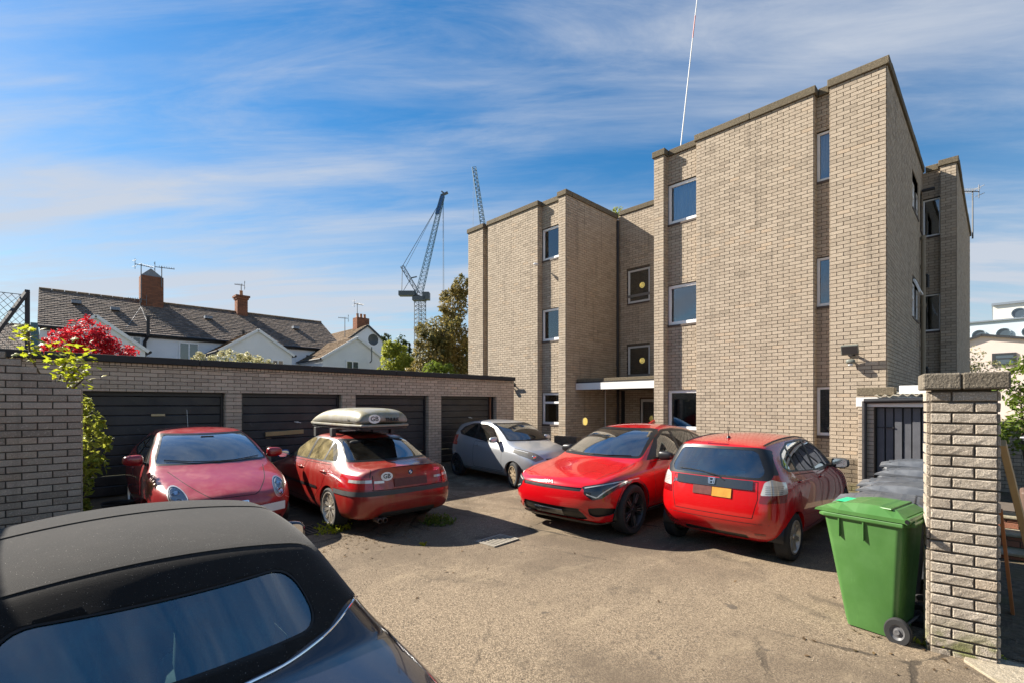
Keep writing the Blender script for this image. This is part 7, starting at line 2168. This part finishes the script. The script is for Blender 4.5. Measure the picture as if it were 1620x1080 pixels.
# ------------------------------------------------------------------ fittings fixed to the flats
def floodlight(p, label, sc=1.0):
    f = thing('floodlight', label, 'floodlight', p, group='floodlights on the facade')
    f.scale = (sc, sc, sc)
    plain('flood_grey', (.13, .14, .12), .5) if 'flood_grey' not in MATS else None
    rot = Matrix.Rotation(R(-25), 3, 'Y')
    m = MB(); m.obox((-.20, 0, .02), rot @ Vector((.035, 0, 0)), (0, .15, 0), rot @ Vector((0, 0, .10))); m.build('lamp_head', 'flood_grey', f, bevel=.012)
    m = MB(); m.obox(Vector((-.20, 0, .02)) + rot @ Vector((-.037, 0, 0)), rot @ Vector((.003, 0, 0)), (0, .13, 0), rot @ Vector((0, 0, .082))); m.build('lens', 'plastic_grey', f)
    m = MB(); m.beam((0, 0, -.05), (-.17, 0, .0), .05, .03); m.box(-.03, 0, -.06, .06, -.10, .02); m.build('bracket', 'black_metal', f)
    o = superq('motion_sensor', 'flood_grey', f, (-.12, .0, -.22), (.07, .08, .05), .6, 16)
    superq('sensor_eye', 'upvc_grey', o, (-.12, .0, -.28), (.045, .045, .045), .9, 14)
    m = MB(); m.beam((0, 0, -.20), (-.08, 0, -.21), .03, .03); m.build('sensor_arm', 'black_metal', f)
floodlight((X0 - .012, 2.16, 2.98), 'grey floodlight with motion sensor on the right block')
floodlight((X0 - .012, 12.30, 2.62), 'black floodlight with sensor beside the garage roof end', .9)
cc = thing('security_camera', 'small white security camera beside the top left window', 'camera', (X0 - .01, 11.16, 6.66))
MB().cyl((0, -.03, .02), (-.10, -.05, 0), .02, .02, 8).build('arm', 'upvc', cc); superq('body', 'upvc', cc, (-.14, -.07, -.02), (.10, .05, .05), .8, 14)
bl = thing('bulkhead_lamp', 'yellow bulkhead lamp on the porch side wall', 'lamp', (13.05, 9.87, 1.28))
MB().lathe([(.13, 0), (.14, -.03), (.12, -.035)], 20, (0, 0, 0), 'y').build('base', 'upvc_grey', bl); superq('lens', 'lamp_yellow', bl, (0, -.05, 0), (.11, .05, .13), .9, 16)

# ------------------------------------------------------------------ drains, weeds, litter on the yard
def grate(label, x, y, w, d, mat, rz):
    z = gz(x, y); g = thing('drain_grate', label, 'drain', (x, y, z + .004), rz)
    m = MB()
    for (a, b2, c, e) in ((-w / 2, w / 2, -d / 2, -d / 2 + .025), (-w / 2, w / 2, d / 2 - .025, d / 2), (-w / 2, -w / 2 + .025, -d / 2 + .025, d / 2 - .025), (w / 2 - .025, w / 2, -d / 2 + .025, d / 2 - .025)): m.box(a, b2, c, e, 0, .014)
    m.build('frame', mat, g)
    MB().box(-w / 2 + .02, w / 2 - .02, -d / 2 + .02, d / 2 - .02, -.02, .002).build('sump', 'seam', g)
    n = 8
    for k in range(n):
        x2 = -w / 2 + .03 + (w - .06) * (k + .5) / n
        MB().box(x2 - .011, x2 + .011, -d / 2 + .02, d / 2 - .02, .003, .013).build('bar', mat, g)
plain('iron_pale', (.30, .27, .22), .7, .1, var=.25); plain('iron_rust', (.07, .055, .045), .75, .2, var=.4)
grate('pale iron gully grate in the middle of the yard', 4.42, 4.82, .50, .36, 'iron_pale', R(4))
grate('dark iron inspection cover beside the saloon rear wheel', 2.70, 7.15, .55, .50, 'iron_rust', R(2))
def weeds(name, label, x, y, n, rad, h, leaf, seed, dry=False):
    w = thing(name, label, 'weeds', (x, y, gz(x, y))); rg = random.Random(seed); m = MB()
    for _ in range(n):
        a, q = rg.uniform(0, 6.28), rad * rg.random() ** .6; bx, by = q * math.cos(a), q * math.sin(a); hh = h * rg.uniform(.35, 1) * (1 - .5 * q / rad)
        tip = Vector((bx + rg.gauss(0, .05), by + rg.gauss(0, .05), hh)); m.ct = rg.uniform(.01, .99)
        sd = Vector((rg.gauss(0, 1), rg.gauss(0, 1), 0)).normalized() * .004
        m.face([Vector((bx, by, 0)) - sd, Vector((bx, by, 0)) + sd, tip])
        for k in range(6):
            p = Vector((bx, by, 0)).lerp(tip, rg.uniform(.15, 1)); leaves(m, p, (.02, .02, .015), 1, .022, rg, .1)
    m.build('foliage', leaf, w, fixn=False)
weeds('weed_clump', 'sunlit yellow-green weeds under the saloon rear wheel', 3.02, 6.92, 70, .26, .20, 'leaf_yellow', 1)
weeds('weed_clump', 'dark green weeds below the saloon rear bumper', 4.42, 6.18, 110, .26, .20, 'leaf_green', 2)
weeds('weed_clump', 'tiny weeds at the foot of the gate pillar', 5.1, .12, 40, .12, .09, 'leaf_lime', 3)
weeds('weed_clump', 'small weed sprig beside the green bin wheel', 4.92, .36, 16, .05, .08, 'leaf_lime', 4)
weeds('weed_clump', 'weeds growing along the low mossy wall', 10.82, 2.2, 80, .3, .16, 'leaf_yellow', 5)
weeds('weed_clump', 'thin weeds at the foot of the second garage pier', 6.6, 10.2, 80, .5, .14, 'leaf_green', 6)
weeds('weed_clump', 'tiny yellow weed alone on the tarmac', 3.55, 5.35, 8, .04, .05, 'leaf_yellow', 7)
lt = MB(); rg = random.Random(9)
def litter(m, n, cx, cy, rx, ry):
    for _ in range(n):
        x, y = cx + rg.gauss(0, rx), cy + rg.gauss(0, ry); z = gz(x, y) + .004; s = rg.uniform(.008, .026); a = rg.uniform(0, 6.28); m.ct = rg.uniform(.01, .99)
        u, v = Vector((math.cos(a), math.sin(a), rg.uniform(-.2, .4))) * s, Vector((-math.sin(a), math.cos(a), rg.uniform(-.2, .3))) * s * .55
        p = Vector((x, y, z + .004)); m.face([p - u, p - v, p + u, p + v])
litter(lt, 700, 3.6, 6.3, .8, .35); litter(lt, 400, 6.6, 8.6, .9, 1.0); litter(lt, 120, 5.0, 5.0, 2.5, 1.6); litter(lt, 130, 4.9, .3, .5, .4); litter(lt, 260, 6.6, -.5, .8, .5)
leaf_mat('leaf_litter', (0.16, 0.10, 0.045), (0.07, 0.045, 0.025), .1)
tag(lt.build('leaf_litter', 'leaf_litter', fixn=False), 'brown leaf litter scattered on the tarmac', 'litter', kind='stuff')
gr = MB(); rg = random.Random(19)
for _ in range(9000):
    d_ = rg.uniform(0, 1) ** .7; x, y = rg.uniform(.6, 8.5), rg.uniform(-1.0, 6.5)
    z = gz(x, y); s = rg.uniform(.003, .008); gr.ct = rg.uniform(.01, .99)
    b = len(gr.v); a = rg.uniform(0, 6.28)
    gr.v += [(x + s * math.cos(a), y + s * math.sin(a), z), (x + s * math.cos(a + 2.1), y + s * math.sin(a + 2.1), z), (x + s * math.cos(a + 4.2), y + s * math.sin(a + 4.2), z), (x, y, z + s * .9)]
    gr.addf(b, [(0, 1, 3), (1, 2, 3), (2, 0, 3)])
brick_mat('grit', (.42, .35, .26), (.14, .11, .08), (.28, .22, .16), bump=.2)
tag(gr.build('grit', 'grit', fixn=False), 'loose grit on the worn tarmac', 'grit', kind='stuff')
# odds and ends near the garages
tk = thing('timber_offcut', 'pale timber frame leaning between the saloon and garage door', 'timber', (4.0, 10.96, .18))
MB().beam((-.62, 0, 0), (-.62, .05, 1.12), .10, .05, up=(0, 1, 0)).build('upright', 'timber_grey', tk, bevel=.004); MB().beam((-.70, -.04, 1.05), (.10, -.02, 1.08), .09, .04, up=(0, 1, 0)).build('rail', 'timber', tk, bevel=.004)
bk = MB(); bk.lathe([(.001, .0), (.17, .0), (.20, .30), (.215, .31), (.21, .325), (.19, .31), (.16, .02), (.001, .02)], 20, (.78, 9.75, gz(.78, 9.75))); tag(bk.build('black_tub', 'rubber', smooth=True), 'round black plastic tub by the first garage door', 'tub')
rgw = thing('rear_garden_wall', 'brick garden wall beyond the steps at the right edge', 'wall', (14.6, -3, 0)); WO = local(rgw)
bs = []; panel(bs, (14.6, .75), (14.6, -5), FX, -.1, 1.5); MB().box(0, .25, -2.0, 3.75, -.2, 1.5).build('core', 'mortar', rgw)
lay(rgw, bs, 'brick_tan', 120, False, WO, 71)
